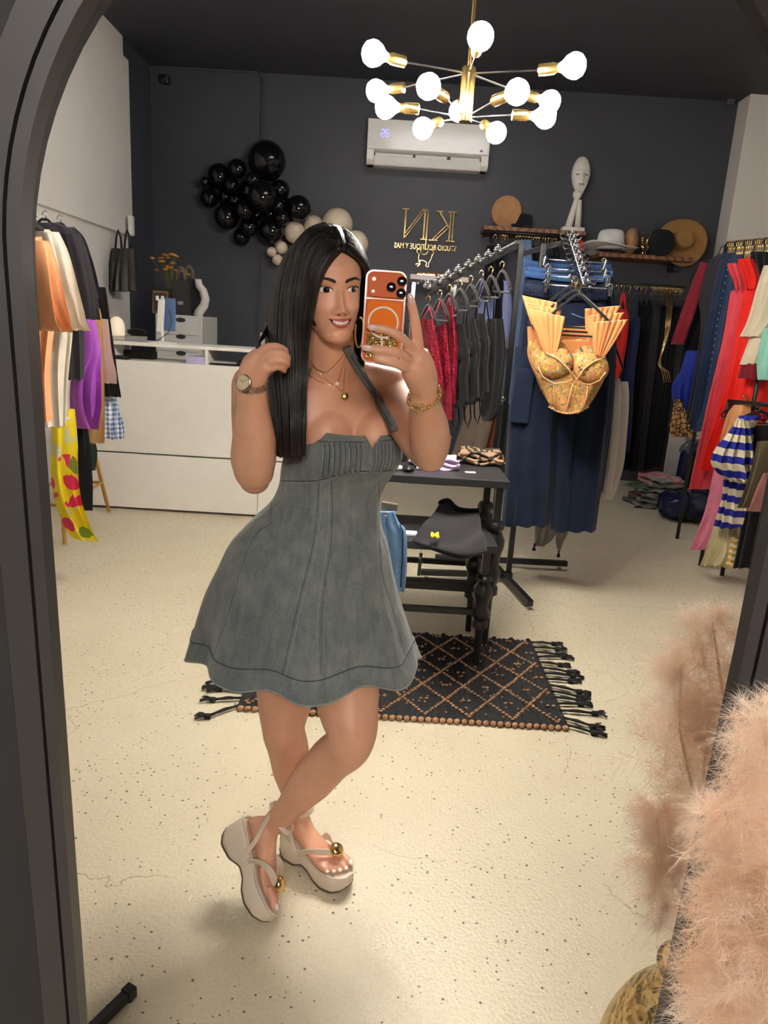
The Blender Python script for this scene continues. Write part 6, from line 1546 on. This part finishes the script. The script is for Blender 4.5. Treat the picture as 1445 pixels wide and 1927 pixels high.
for k, (px, py) in enumerate(((786,530),(793,526),(801,525))):
    q = A(px, py+3, 7.12); b = BM(); b.tube([V((q.x,q.y,p0.z-.02)), q], .002, 5); b.ell(q, .016, None, 10, 8); tag(b.build('glass_charm', CHROME, None, 'all'), 'small hanging charm under the case top, %s of three' % ['left', 'middle', 'right'][k], 'charm', 'charms under the case top')

# ================================================================== counter top things
ct = zs+.026
def cnt(px, py, dy=.2): p = A(px, py, CY+dy); return V((p.x, CY+dy, ct))
c = cnt(220, 620, .2); t = thing('aroma_diffuser', 'white domed lamp diffuser glowing on counter end', 'diffuser', c)
BM().lathe([(.0005,.006),(.06,.006),(.066,.012),(.066,.03),(.058,.034)], c-V((0,0,.006)), 28).build('base', plain('clear_base','b9b3ac',.2), t, True)
dm = NT('glowing_dome'); dm.set(base=srgb('efe2cf'), rough=.4, emit=(1,.78,.5,1), estr=.25); 
BM().lathe([(.056,.03),(.06,.05),(.058,.11),(.05,.14),(.03,.165),(.012,.175),(.0005,.176)], c, 28).build('dome', dm.m, t, 'all')
c = cnt(256, 640, .25); b = BM(); b.box(c+V((0,0,.018)), (.14,.12,.036)); o = b.build('payment_box', plain('grey_box','8f8d8c',.5), None, bevel=.004); tag(o, 'grey flat box beside the glowing diffuser', 'box')
c2 = c+V((0,.02,.037)); t = thing('black_pouch', 'black soft pouch lying on the grey box', 'pouch', c2); b = BM(); b.ell(c2+V((0,0,.028)), (.075,.05,.028), None, 18, 10); b.build('body', M_BLKF, t, 'all'); b = BM(); b.tube([c2+V((-.06,-.03,.04)), c2+V((0,-.045,.052)), c2+V((.06,-.03,.04))], .003, 6); b.build('zip', BLKPLAS, t, 'all')
# tablet on a stand
c = cnt(306, 648, .12); t = thing('tablet_stand', 'white tablet stand with round foot on the counter', 'stand', c)
BM().lathe([(.0005,.014),(.02,.014),(.1,.006),(.105,.002),(.105,0)], c, 36).build('round_foot', WHITEP, t, True)
BM().tube([c+V((0,0,.01)), c+V((0,0,.10))], .013, 12).build('stem', WHITEP, t, True)
BM().box(c+V((-.01,.0,.20)), (.05,.02,.24), Matrix.Rotation(RAD(4),3,'Y')).build('spine', WHITEP, t, bevel=.006)
for dx in (-.02, .02): BM().lathe([(.012,0),(.012,.03),(.006,.034)], c+V((dx-.015,0,.31)), 12).build('clamp_knob', WHITEP, t, True)
BM().tube([c+V((.06,-.02,.25)), c+V((.08,-.03,.17)), c+V((.06,-.05,.08)), c+V((-.02,-.08,.012))], .003, 6).build('cable', BLKPLAS, t, True)
b = BM(); b.box(c+V((.035,.03,.21)), (.15,.012,.24), Matrix.Rotation(RAD(-28),3,'Z')); o = b.build('tablet', plain('blue_screen_back','5f7fae',.3), None, bevel=.004); tag(o, 'blue tablet clamped on the white counter stand', 'tablet')
# things on the under shelf
zs_ = zt
def sh(px, dy=.18): p = A(px, 690, CY+dy); return V((p.x, CY+dy, zs_))
c = sh(372,.06); o = BM().box(c+V((0,0,.028)), (.14,.12,.056)).build('lilac_box', plain('lilac_card','bdb4dd',.7), None, bevel=.002); tag(o, 'lilac card box on the counter under shelf', 'box')
c = sh(425,.15); t = thing('paper_tray', 'black letter tray with papers on the counter under shelf', 'tray', c); BM().box(c+V((0,0,.006)), (.24,.2,.012)).build('tray_base', BLKPLAS, t); BM().box(c+V((0,0,.02)), (.2,.16,.012)).build('papers', plain('paper','a9a6a2',.8), t)
for s in (-1,1): BM().box(c+V((s*.12,0,.025)), (.008,.2,.05)).build('tray_side', BLKPLAS, t)
c = sh(228,.08); o = BM().box(c+V((0,0,.014)), (.12,.1,.028)).build('black_wallet', BLKPLAS, None, bevel=.006); tag(o, 'black wallet on the left end of the under shelf', 'wallet')
for k, (x, w_) in enumerate(((252,.16),(280,.1))):
    c = sh(x,.3); o = BM().box(c+V((0,0,.03)), (w_,.12,.06)).build('black_box', BLKPLAS, None, bevel=.004); tag(o, ['wide black box deep in the under shelf', 'narrow black box deep in the under shelf'][k], 'box')
# ---------------------------------------------------------------- drawer unit behind the counter
p0 = A(292, 590, 6.6); p1 = A(362, 594, 6.6); p2 = A(391, 590, 7.0)
x0, x1 = p0.x, p1.x; zt2 = p0.z; t = thing('drawer_unit', 'pale grey drawer unit behind the counter', 'drawers', V(((x0+x1)/2, 6.85, 0)))
x1w = x0+.42
BM().box(((x0+x1w)/2, 6.88, zt2/2), (x1w-x0, .56, zt2)).build('body', plain('pale_grey_paint','c9c7c4',.5,var=.02), t, bevel=.004)
zz = zt2-.03; 
for k, h in enumerate((.145,.145,.145,.16,.16,.16)):
    d = BM(); d.box(((x0+x1w)/2-.01, 6.597, zz-h/2), (x1w-x0-.05, .016, h-.008)); dr = d.build('drawer', plain('pale_grey_front','d2d0cc',.5,var=.02), t, bevel=.003)
    g = BM(); g.lathe([(.0005,0),(.045,0),(.045,.004)], ((x0+x1w)/2+.02, 6.589, zz-.012), 20, Matrix.Rotation(RAD(90),3,'X') @ Matrix.Scale(.45,3,(0,1,0))); g.build('finger_pull', plain('pull_dark','2a2a2c',.6), dr); zz -= h
def du(px, dy=.2): p = A(px, 590, 6.65+dy); return V((p.x, 6.65+dy, zt2))
# vase with dried flowers
c = du(322,.1); t = thing('flower_vase', 'smoky glass vase of dried orange flowers on the drawer unit', 'vase', c)
VG = plain('smoky_glass', '2b2722', .1); BM().lathe([(.0005,0),(.045,0),(.05,.01),(.045,.12),(.035,.2),(.04,.22),(.034,.22),(.03,.2)], c, 20).build('glass', VG, t, True)
M_STEM = plain('dry_green_stem','5d5f38',.9,var=.2); M_PET = plain('dried_orange_petal','b07a3e',.9,var=.25,scale=60)
for k in range(26):
    a = random.random()*6.28; r = random.uniform(.02,.17); top = c+V((r*cos(a), r*sin(a)*.7, random.uniform(.40,.54)-r*.35))
    b = BM(); b.tube([c+V((.01*cos(a),.01*sin(a),.03)), c+V((r*.3*cos(a), r*.3*sin(a), .28)), top], .003, 5); b.build('stem', M_STEM, t, 'all')
    b = BM()
    for q in range(7): aa = q*.9; b.ell(top+V((.012*cos(aa), .012*sin(aa), .004*(q%2))), (.012,.012,.008), None, 7, 5)
    b.ell(top+V((0,0,.006)), (.012,.012,.008), None, 7, 5); b.build('flower_head', M_PET, t, 'all')
# frame, paper bags, knot vase
c = du(302,.05); t = thing('photo_frame', 'small gold photo frame leaning on the drawer unit', 'frame', c); BM().box(c+V((0,0,.1)), (.14,.015,.2), Matrix.Rotation(RAD(-8),3,'X')).build('frame_border', plain('old_gold','8a6f3e',.5,.5), t, bevel=.003); BM().box(c+V((0,-.01,.1)), (.11,.012,.16), Matrix.Rotation(RAD(-8),3,'X')).build('picture', plain('dark_picture','2c2a2c',.4), t)
for k, (px, w_, h_, dy) in enumerate(((342,.15,.30,.08),(357,.18,.33,.3))):
    c = du(px, dy); t = thing('paper_bag', ['smaller black paper carrier bag with twisted handle', 'larger black paper carrier bag behind on the drawer unit'][k], 'bag', c, 'black carrier bags')
    b = BM(); b.loft([[c+V((x*w_/2, y*.045*(1-.3*z), z*h_)) for x, y in ((-1,-1),(1,-1),(1,1),(-1,1))] for z in (0, .5, 1)], True, True, False); b.build('bag_body', plain('black_kraft','232326',.6), t)
    for s in (-1, 1): b = BM(); b.tube([c+V((-.035,s*.03,h_)), c+V((-.03,s*.03,h_+.08)), c+V((0,s*.03,h_+.12)), c+V((.03,s*.03,h_+.08)), c+V((.035,s*.03,h_))], .0045, 6); b.build('twisted_handle', plain('kraft_cord','8d7a5c',.8), t, 'all')
    if k == 0: BM().box(c+V((0,-.042,h_*.35)), (.05,.002,.03)).build('logo_patch', plain('pale_print','8c8c92',.6), t)
c = du(376,.2); t = thing('knot_vase', 'white curved ceramic vase at end of the drawer unit', 'vase', c); b = BM()
b.tube([c+V((-.02,0,.0)), c+V((-.005,0,.04)), c+V((.04,0,.10)), c+V((.052,0,.16)), c+V((.03,0,.23)), c+V((-.005,0,.27)), c+V((-.015,0,.32))], [.045,.042,.04,.038,.036,.034,.03], 18); b.build('curved_body', M_PLA, t, 'all')
b = BM(); b.lathe([(.028,0),(.032,.012),(.022,.014),(.018,.0)], c+V((-.016,0,.315)), 18); b.build('rim', M_PLA, t, True)
# black tote bags on the left wall hook
for k, (xl, xr, Y) in enumerate(((207,233,6.75),(224,252,6.6))):
    mt = sequin('black_gold_leather' if k else 'black_leather', '15130f', '4a3a22') if k else C_('black_leather_soft','262320',.5)
    o = pxg('tote_bag', ['black leather tote bag hanging on the white wall', 'black and gold tote bag hanging in front by the wall corner'][k], 'bag', plain('black_bag_leather','2a2620',.45,var=.4,scale=9), Y, [(468,xl+8,xr-2),(490,xl+4,xr),(520,xl,xr+2),(548,xl-2,xr+3)], .06, 2, .02, .05, 'tote bags on the wall')
    b = BM(); b.tube([A(xl+10,470,Y), A(xl+12,445,Y), A(xl+15,433,Y), A(xl+20,446,Y), A(xr-4,472,Y)], .010, 6); b.build('handle', BLKPLAS, o, 'all')
o = BM().box(A(247,425,7.05), (.04,.06,.17)).build('wall_switch', WHITEP, None, bevel=.004); tag(o, 'white wall switch box at corner of the white panel', 'switch')
c = A(1375,187,YB-.05); t = thing('wall_sensor', 'small dark alarm sensor high on the right of the charcoal wall', 'sensor', c); BM().box(c, (.08,.06,.11)).build('housing', plain('sensor_grey','55565c',.5), t, bevel=.012); BM().ell(c+V((0,-.03,.01)), (.016,.012,.016)).build('lens', BLKPLAS, t, True)
c = A(311,150,YB-.06); t = thing('wall_camera', 'small dark security camera near left ceiling corner', 'camera', c); BM().box(c, (.09,.1,.08)).build('housing', plain('sensor_dark','2c2d33',.5), t, bevel=.02); BM().ell(c+V((0,-.055,0)), (.025,.012,.025)).build('lens', BLKPLAS, t, True)

# stool ------------------------------------------------------------------
fL = FL(122,1026); fR = FL(205,965); top = .78; cxs = V(((fL.x+fR.x)/2-.02, (fL.y+fR.y)/2, 0))
t = thing('bar_stool', 'stool with mustard metal legs beside the counter', 'stool', cxs); M_MUS = plain('mustard_metal', 'a77a34', .4, var=.05)
ft = [fL, fR, V((2*cxs.x-fL.x, 2*cxs.y-fL.y, 0))+V((-.05,0,0)), V((2*cxs.x-fR.x, 2*cxs.y-fR.y, 0))+V((-.1,0,0))]
ft[2] = V((fL.x-.38, fL.y+.1, 0)); ft[3] = V((fR.x-.38, fR.y-.0, 0)); cc = (ft[0]+ft[1]+ft[2]+ft[3])/4
tops = [cc+(f-cc)*.55+V((0,0,top)) for f in ft]
for f, tp in zip(ft, tops):
    BM().tube([f+V((0,0,.012)), tp], .014, 10).build('leg', M_MUS, t, True); BM().lathe([(.018,0),(.018,.014),(.01,.016)], f, 12).build('foot', CHROME, t, True)
mid = [f.lerp(tp, .32) for f, tp in zip(ft, tops)]
for a_, b_ in ((0,1),(2,3),(0,2),(1,3)): BM().tube([mid[a_], mid[b_]], .011, 8).build('rung', M_MUS, t, True)
ctp = (tops[0]+tops[1]+tops[2]+tops[3])/4; BM().lathe([(.0005,-.02),(.17,-.02),(.18,0),(.17,.03),(.0005,.04)], ctp, 28).build('seat', BLKPLAS, t, True)

# ================================================================== folded things on the nesting tables
def folded(name, label, cat, mat, cx, cy, z0, w, d, layers, rot=0, jit=.01, th=.012, grp=None, name2='layer'):
    t = thing(name, label, cat, (cx, cy, z0), grp)
    for k in range(layers):
        b = BM(); R = Matrix.Rotation(rot+random.uniform(-.1,.1), 3, 'Z'); ww = w*(1-.05*k); dd = d*(1-.06*k); ph = random.random()*6
        b.grid(lambda u, v: V((cx, cy, z0+.004+th*k+th*.6)) + R @ V(((u-.5)*ww+.012*sin(v*7+ph), (v-.5)*dd+.01*sin(u*9+ph), .010*sin(u*8+ph+v*3)*sin(pi*u)+.006*sin(v*13+ph))), 26, 20); b.build(name2, mat, t, 'all', solid=th*.9)
    return t
zT = .85
p = FL(818, 878, zT); folded('folded_blouse', 'lavender folded blouse on the taller black table', 'blouse', C_('pale_lavender_knit','d6bfe0',.8), p.x, p.y, zT, .22, .2, 3, .1, .01, .014)
p = FL(900, 872, zT); folded('folded_dress', 'brown zebra print folded dress on the taller table', 'dress', leopard('brown_zebra','9a7a5e','1b1512',16), p.x+.01, p.y+.02, zT, .23, .2, 4, -.15, .01, .016)
p = FL(899, 889, zT); o = BM().box((p.x-.04, p.y-.03, zT+.004), (.05,.03,.003)).build('white_tag', plain('white_tag','ece8e4',.6)); tag(o, 'white tag sticking out of the zebra dress', 'tag')
p = FL(768, 886, zT); t = thing('computer_mouse', 'black computer mouse on the taller table', 'mouse', (p.x, p.y, zT)); BM().ell((p.x, p.y, zT+.012), (.03,.045,.016), None, 18, 10).build('shell', BLKPLAS, t, 'all'); BM().box((p.x, p.y-.02, zT+.026), (.005,.014,.005)).build('wheel', CHROME, t)
p = FL(742, 884, zT); o = BM().box((p.x, p.y, zT+.012), (.07,.05,.02), Matrix.Rotation(.3,3,'Z')).build('white_cloth', C_('white_canvas','dcdad8',.9), None, bevel=.006); tag(o, 'small folded white cloth beside the computer mouse', 'cloth')
p = FL(757, 862, zT); o = BM().box((p.x-.05, 3.66, zT+.05), (.14,.1,.1)).build('black_box', BLKPLAS, None, bevel=.004); tag(o, 'black box at the back of the taller table', 'box')
# black shorts with butterfly emblem on the lower table
zl = .6; M_SHT = C_('washed_black_jersey', '242327', .85, .15)
t = thing('folded_shorts', 'black shorts with small yellow butterfly on the lower table', 'shorts', (.3, 3.2, zl))
def shorts_pt(u, v):
    # outline in table plane from pixels
    top = crv([V((832,950,0)), V((845,945,0)), V((862,955,0)), V((900,962,0))], u); bot = crv([V((776,1016,0)), V((820,1035,0)), V((870,1050,0)), V((914,1036,0))], u)
    c = top.lerp(bot, v); q = FL(c.x, c.y, zl+.06*(1-v)**.7+.012)
    q.z += .012*sin(u*5+v*4)*sin(pi*v)+.008*sin(v*11+u*6); return q
b = BM(); b.grid(shorts_pt, 40, 30); b.build('cloth', M_SHT, t, 'all', solid=.016)
for k in range(2):
    b = BM(); b.grid(lambda u, v: (lambda q: V((q.x, q.y, zl+.006+(q.z-zl)*.3*(2-k))))(shorts_pt(u, v)), 24, 18); b.build('under_layer', M_BLKF, t, 'all', solid=.012)
b = BM(); bp = [shorts_pt(i/30, .06)+V((0,-.004,.012)) for i in range(31)]; b.tube(bp, .016, 8); b.build('waistband', M_BLKF, t, 'all')
BYP = [(0,0),(4,-4),(8,-3),(7,1),(9,5),(5,7),(0,3),(-5,6),(-8,2),(-7,-4),(-3,-3)]
YEL = plain('yellow_print','e4c51e',.6)
b = BM(); em = [FL(818+x, 1005+y, zl+.064) for x, y in BYP]; b.add([q+V((0,-.004,.002)) for q in em]+[q+V((0,-.004,-.004)) for q in em], [tuple(range(11)), tuple(range(21,10,-1))]+[(i,11+i,11+(i+1)%11,(i+1)%11) for i in range(11)]); eo = b.build('butterfly_emblem', YEL, t)
b = BM(); b.ell(shorts_pt(.82,.22)+V((0,-.004,.012)), .004, None, 8, 6); b.build('button', CHROME, t, True)
# jeans draped over the table edge, hanging to the left
o = pxg('hanging_jeans', 'light blue jeans draped over the lower table edge', 'jeans', M_JEAN2, 2.98, [(962,712,742),(985,708,752),(1000,706,764),(1060,712,766),(1110,720,762)], .035, 3, .008, 0)
b = BM(); b.lathe([(.0005,.004),(.008,.003),(.008,0)], A(726,968,2.94), 14, Matrix.Rotation(RAD(90),3,'X')); b.build('button', CHROME, o, True)
b = BM(); b.tube([A(752,986,2.95), A(758,1000,2.945), A(757,1050,2.945), A(754,1105,2.945)], .003, 6); b.build('side_seam', M_JEAN3, o, 'all')
o = BM().box(A(733,952,3.0), (.07,.03,.03), Matrix.Rotation(.1,3,'Y')).build('card_box', plain('taupe_card','6d6259',.7), None, bevel=.003); tag(o, 'small taupe box at the edge of the lower table', 'box')
o = BM().box(FL(774,1006,zl)+V((0,0,.006)), (.05,.06,.008)).build('white_card', plain('white_tag','ece8e4',.6)); tag(o, 'white card between jeans and black shorts', 'card')
t = thing('hang_tag', 'black hang tag dangling from the lower table edge', 'tag', A(790,1040,3.0)); BM().box(A(790,1062,3.0), (.014,.003,.105), Matrix.Rotation(RAD(2),3,'Y')).build('card', BLKPLAS, t); BM().tube([A(793,1035,3.02), A(791,1042,3.0)], .001, 5).build('string', BLKPLAS, t); 
b = BM(); b.box(A(790,1050,2.995), (.008,.002,.012)); b.build('print_mark', plain('pale_print','8c8c92',.6), t)

# ================================================================== bags on the floor at right
M_NBAG = plain('navy_glossy_vinyl', '141a44', .25, var=.25, scale=6, bump=.25, bscale=14)
def duffel(label, px0, px1, pyb, pyt, Y, d):
    L = A(px0, pyb, Y); R = A(px1, pyb, Y); zt_ = A((px0+px1)/2, pyt, Y).z; c = (L+R)/2; w_ = (R.x-L.x)
    t = thing('duffel_bag', label, 'bag', (c.x, Y, 0), 'navy bags on the floor'); b = BM(); rings = []
    for i in range(13):
        u = i/12; k = .55+.45*sin(pi*min(1,max(0,u)))**.5; x = c.x-w_/2+w_*u; ring = []
        for j in range(24):
            a = 2*pi*j/24; yy = cos(a); z_ = sin(a); ring.append(V((x+.02*sin(j*1.7), Y+d*(abs(yy)**.7)*(1 if yy > 0 else -1)*k+.012*sin(j*2.1+i), max(.004, zt_/2+zt_/2*(abs(z_)**.7)*(1 if z_ > 0 else -1)*k+.012*sin(i*1.9+j)))))
        rings.append(ring)
    b.loft(rings); b.build('body', M_NBAG, t, 'all')
    for x in (-.18*w_, .22*w_):
        b = BM(); b.tube([V((c.x+x, Y-d*.98, .06)), V((c.x+x, Y-d*1.06, zt_*.5)), V((c.x+x+.03, Y-d*.75, zt_*.95)), V((c.x+x+.05, Y-.02, zt_+.03))], .018, 8, True, .25); b.build('strap', M_BLKF, t, 'all')
    b = BM(); b.tube([V((c.x-.18*w_, Y-d*1.0, zt_*.45)), V((c.x-.05*w_, Y-d*1.25, zt_*.18)), V((c.x+.1*w_, Y-d*1.25, zt_*.2)), V((c.x+.22*w_, Y-d*1.0, zt_*.45))], .014, 8); b.build('handle', M_BLKF, t, 'all')
    b = BM(); b.tube([V((c.x-w_*.42, Y, zt_*.97)), V((c.x, Y, zt_+.006)), V((c.x+w_*.42, Y, zt_*.97))], .006, 6); b.build('zip', BLKPLAS, t, 'all')
    return t
duffel('navy glossy duffel bag lying in front on the floor', 1240, 1345, 975, 925, 6.3, .2)
o = pxg('storage_bag', 'tall navy zipped storage bag standing behind the duffel', 'bag', M_NBAG, 6.9, [(846,1282,1345),(860,1278,1345),(900,1270,1345),(930,1262,1340),(958,1262,1338)], .16, 2, .03, .03, 'navy bags on the floor')
b = BM(); b.tube([A(1302,858,6.7), A(1294,890,6.7), A(1280,925,6.7)], .03, 8, True, .2); b.build('strap', M_BLKF, o, 'all')
o = pxg('garment_sack', 'clear plastic sack of clothes on top of the navy bag', 'bag', plain('grey_film','5a6466',.15,var=.3,scale=20), 6.9, [(828,1300,1345),(838,1284,1345),(850,1278,1345)], .1, 4, .03, .02)
# stack of clothes wrapped in film
cols = ['5c5a56','6e5648','8d6a5c','4b6a52','b98d84','c9898c']
for k, (px, py, w_, dz) in enumerate(((1222,940,.34,.0),(1228,934,.32,.05),(1234,922,.3,.10),(1225,908,.28,.15),(1245,905,.3,.2),(1247,893,.28,.25))):
    q = A(px, py, 6.75); t = thing('wrapped_garment', ['grey film wrapped garment at bottom of floor pile','brown film wrapped garment second from bottom','dusty brown wrapped garment in middle of pile','green edged wrapped garment in the pile','pale pink wrapped garment near top of pile','rose print wrapped garment on top of floor pile'][k], 'garment', (q.x, 6.8, .02+dz), 'film wrapped garments piled on the floor')
    b = BM(); ph = k*1.3
    b.grid(lambda u, v: V((q.x+(u-.5)*w_+.02*sin(v*5+ph), 6.8+(v-.5)*.32+.02*sin(u*6+ph), .025+dz+.016*sin(u*7+ph)*sin(v*5+ph)+.02*sin(pi*u)*sin(pi*v))), 22, 18); b.build('folded_cloth', plain('wrapped_cloth_'+cols[k], cols[k], .3, var=.35, scale=30), t, 'all', solid=.035)
    b = BM(); b.grid(lambda u, v: V((q.x+(u-.5)*w_*1.1+.02*sin(v*5+ph), 6.62+.03*v+.012*sin(u*9+ph), .012+dz+.04*v+.008*sin(u*14))), 20, 4); b.build('film_flap', plain('clear_film_grey','8a8d88',.12,var=.3,scale=40), t, 'all', solid=.003)
# lower white panel standing behind the bags
_q = A(1276,812,7.25); o = BM().box((_q.x, 7.25, _q.z/2), (.16,.03,_q.z)).build('white_board', plain('white_tag2','cfcaca',.6), None, bevel=.003); tag(o, 'narrow white board standing behind the floor bags', 'board')

# ================================================================== pampas grass and hammered gold vases
def hammered(label, c, s=1.0):
    t = thing('hammered_vase', label, 'vase', c); b = BM(); seg = 64; rings = []
    prof = [(.06,0),(.10,.02),(.135,.08),(.15,.16),(.145,.25),(.12,.33),(.085,.385),(.065,.42),(.068,.45)]
    P = [crv([V((r, 0, z)) for r, z in prof], i/50) for i in range(51)]
    for i, p in enumerate(P):
        ring = []
        for k in range(seg):
            a = 2*pi*k/seg; r = p.x*s - .0035*s*(max(0, sin(i*.9+ (k//1)*.0))*max(0, sin(k*.78+i*.45)))
            ring.append(V(c)+V((r*cos(a), r*sin(a), p.z*s)))
        rings.append(ring)
    b.loft(rings, True, True, False); m = NT('hammered_gold'); v = m.n('TexVoronoi', {'Vector': m.coord(), 'Scale': 55.0}).outputs['Distance']; m.set(base=(.62,.46,.22,1), rough=.22, metal=1.0); m.bump(v, .6, .01)
    b.build('body', m.m, t, 'all', solid=.004); b = BM(); b.lathe([(.066*s,.445*s),(.074*s,.45*s),(.066*s,.456*s),(.060*s,.45*s)], c, 32); b.build('rim', GOLD, t, True)
    b = BM(); b.lathe([(.0005,0),(.09*s,0),(.112*s,.03*s),(.112*s,.032*s),(.0005,.01)], V(c)-V((0,0,.0)), 32); return t
def pampas_mat(name):
    t = NT(name); n = t.n('TexNoise', {'Vector': t.coord(), 'Scale': 18.0, 'Detail': 3.0}).outputs[0]
    c = t.ramp(n, [(.3, srgb('f3d8bf')), (.7, srgb('fff3e6'))]); t.set(base=c, rough=.9, spec=.1)
    tl_ = t.n('BsdfTranslucent', {'Color': c}); mx_ = t.n('MixShader', {0: .5, 1: t.b.outputs[0], 2: tl_.outputs[0]}); t.l(mx_.outputs[0], t.o.inputs[0]); return t.m
M_PAMP = pampas_mat('pampas_fibre')
def plume(label, base, pts, rad, nb=95, nf=46, group=None, wf=.00042, L=.03):
    """feathery plume: a stem carrying branchlets, each with fine fibres"""
    t = thing('pampas_plume', label, 'dried grass', base, group)
    b = BM(); b.tube([V(base)]+[V(p) for p in pts[:1]], [.0035,.0025], 6); b.tube([V(p) for p in pts], [.0025]*(len(pts)-1)+[.001], 6); b.build('stem', plain('dry_stem','dcc3a2',.8,var=.1), t, 'all')
    P = [V(p) for p in pts]; vs = []; fs = []
    for i in range(nb):
        u = (i+random.random())/nb; p = crv(P, u); tg_ = (crv(P, min(1,u+.03))-crv(P, max(0,u-.03))).normalized()
        a = random.random()*2*pi; o1 = tg_.orthogonal().normalized(); o2 = tg_.cross(o1); out = o1*cos(a)+o2*sin(a)
        R = rad*(.55+.6*sin(pi*min(1,u*.85+.12)))*random.uniform(.7,1.15); e = p+out*R+tg_*R*.55+V((0,0,-R*.35*random.random())); m_ = p+out*R*.45+tg_*R*.5
        for f in range(nf):
            v = random.random()**.7; q = (p*(1-v)+m_*v)*(1-v)+(m_*(1-v)+e*v)*v
            d = (out*random.uniform(-.3,1.0)+tg_*random.uniform(-.2,.9)+V((random.gauss(0,.6),random.gauss(0,.6),random.gauss(0,.6)))).normalized(); l = L*random.uniform(.5,1.25)
            sd = d.cross(V((random.gauss(0,1),random.gauss(0,1),random.gauss(0,1)))).normalized()*wf; mid = q+d*l*.55+V((0,0,-.08*l)); tip = q+d*l+V((random.gauss(0,.1)*l, random.gauss(0,.1)*l, -.3*l))
            k = len(vs); vs += [q-sd, q+sd, mid-sd*.8, mid+sd*.8, tip]; fs += [(k,k+1,k+3,k+2),(k+2,k+3,k+4)]
    me = bpy.data.meshes.new('plume_fibres'); me.from_pydata([tuple(x) for x in vs], [], fs); me.update(); me.materials.append(M_PAMP); o = link('plume_fibres', me, t); o['kind'] = 'stuff'
    return t
# the reflected bunch, beyond the glass, and the real one in front of it
vR = V((.60, 1.02, 0)); hammered('hammered gold vase reflected in the mirror', vR, 1.0)
gp = 'pampas plumes seen in the mirror'
def PX(*a): return [A(x, y, Y) for x, y, Y in a]
kw = dict(nb=120, nf=80, group=gp, wf=.00022, L=.036)
plume('reflected pampas plume leaning furthest left in the mirror', vR+V((0,0,.3)), PX((1350,1640,.98),(1305,1500,.96),(1278,1370,.95),(1282,1250,.94)), .066, **kw)
plume('reflected pampas plume rising highest beside the frame', vR+V((0,0,.3)), PX((1390,1560,1.0),(1375,1400,.98),(1355,1270,.97),(1340,1170,.96)), .062, **kw)
plume('reflected low pampas plume drooping over the floor', vR+V((0,0,.3)), PX((1320,1760,.95),(1285,1690,.93),(1245,1620,.92),(1235,1540,.91)), .055, **kw)
plume('reflected pampas plume in the middle of the bunch', vR+V((0,0,.3)), PX((1350,1700,.97),(1330,1580,.96),(1325,1450,.95),(1335,1320,.95)), .07, **kw)
vF = V((.42, .30, 0)); hammered('hammered gold vase standing in front of the mirror', vF+V((.06,.0,0)), .9)
gf = 'pampas plumes in front of the mirror'
kw = dict(nb=140, nf=85, group=gf, wf=.00014, L=.021)
plume('lowest pampas plume crossing the bottom edge before the frame', vF+V((.04,0,.3)), PX((1520,2120,.43),(1430,2010,.44),(1375,1930,.45),(1350,1850,.46)), .034, **kw)
plume('pampas plume at lower right corner before the frame', vF+V((.04,0,.3)), PX((1490,1990,.44),(1420,1890,.46),(1375,1800,.47),(1365,1710,.47)), .034, **kw)
plume('pampas plume reaching over the black frame', vF+V((.04,0,.3)), PX((1500,1800,.46),(1430,1690,.48),(1385,1600,.49),(1365,1530,.49)), .033, **kw)
plume('pampas plume rising along the right picture edge', vF+V((.04,0,.3)), PX((1540,1640,.48),(1490,1520,.49),(1450,1430,.5),(1430,1350,.5)), .033, **kw)
plume('bushy pampas plume filling the bottom right corner', vF+V((.04,0,.3)), PX((1500,2060,.42),(1465,1900,.43),(1450,1760,.44),(1455,1630,.45)), .045, **kw)
plume('pampas plume behind the others at right edge', vF+V((.04,0,.3)), PX((1540,1740,.5),(1490,1620,.51),(1462,1500,.52),(1465,1400,.52)), .04, **kw)
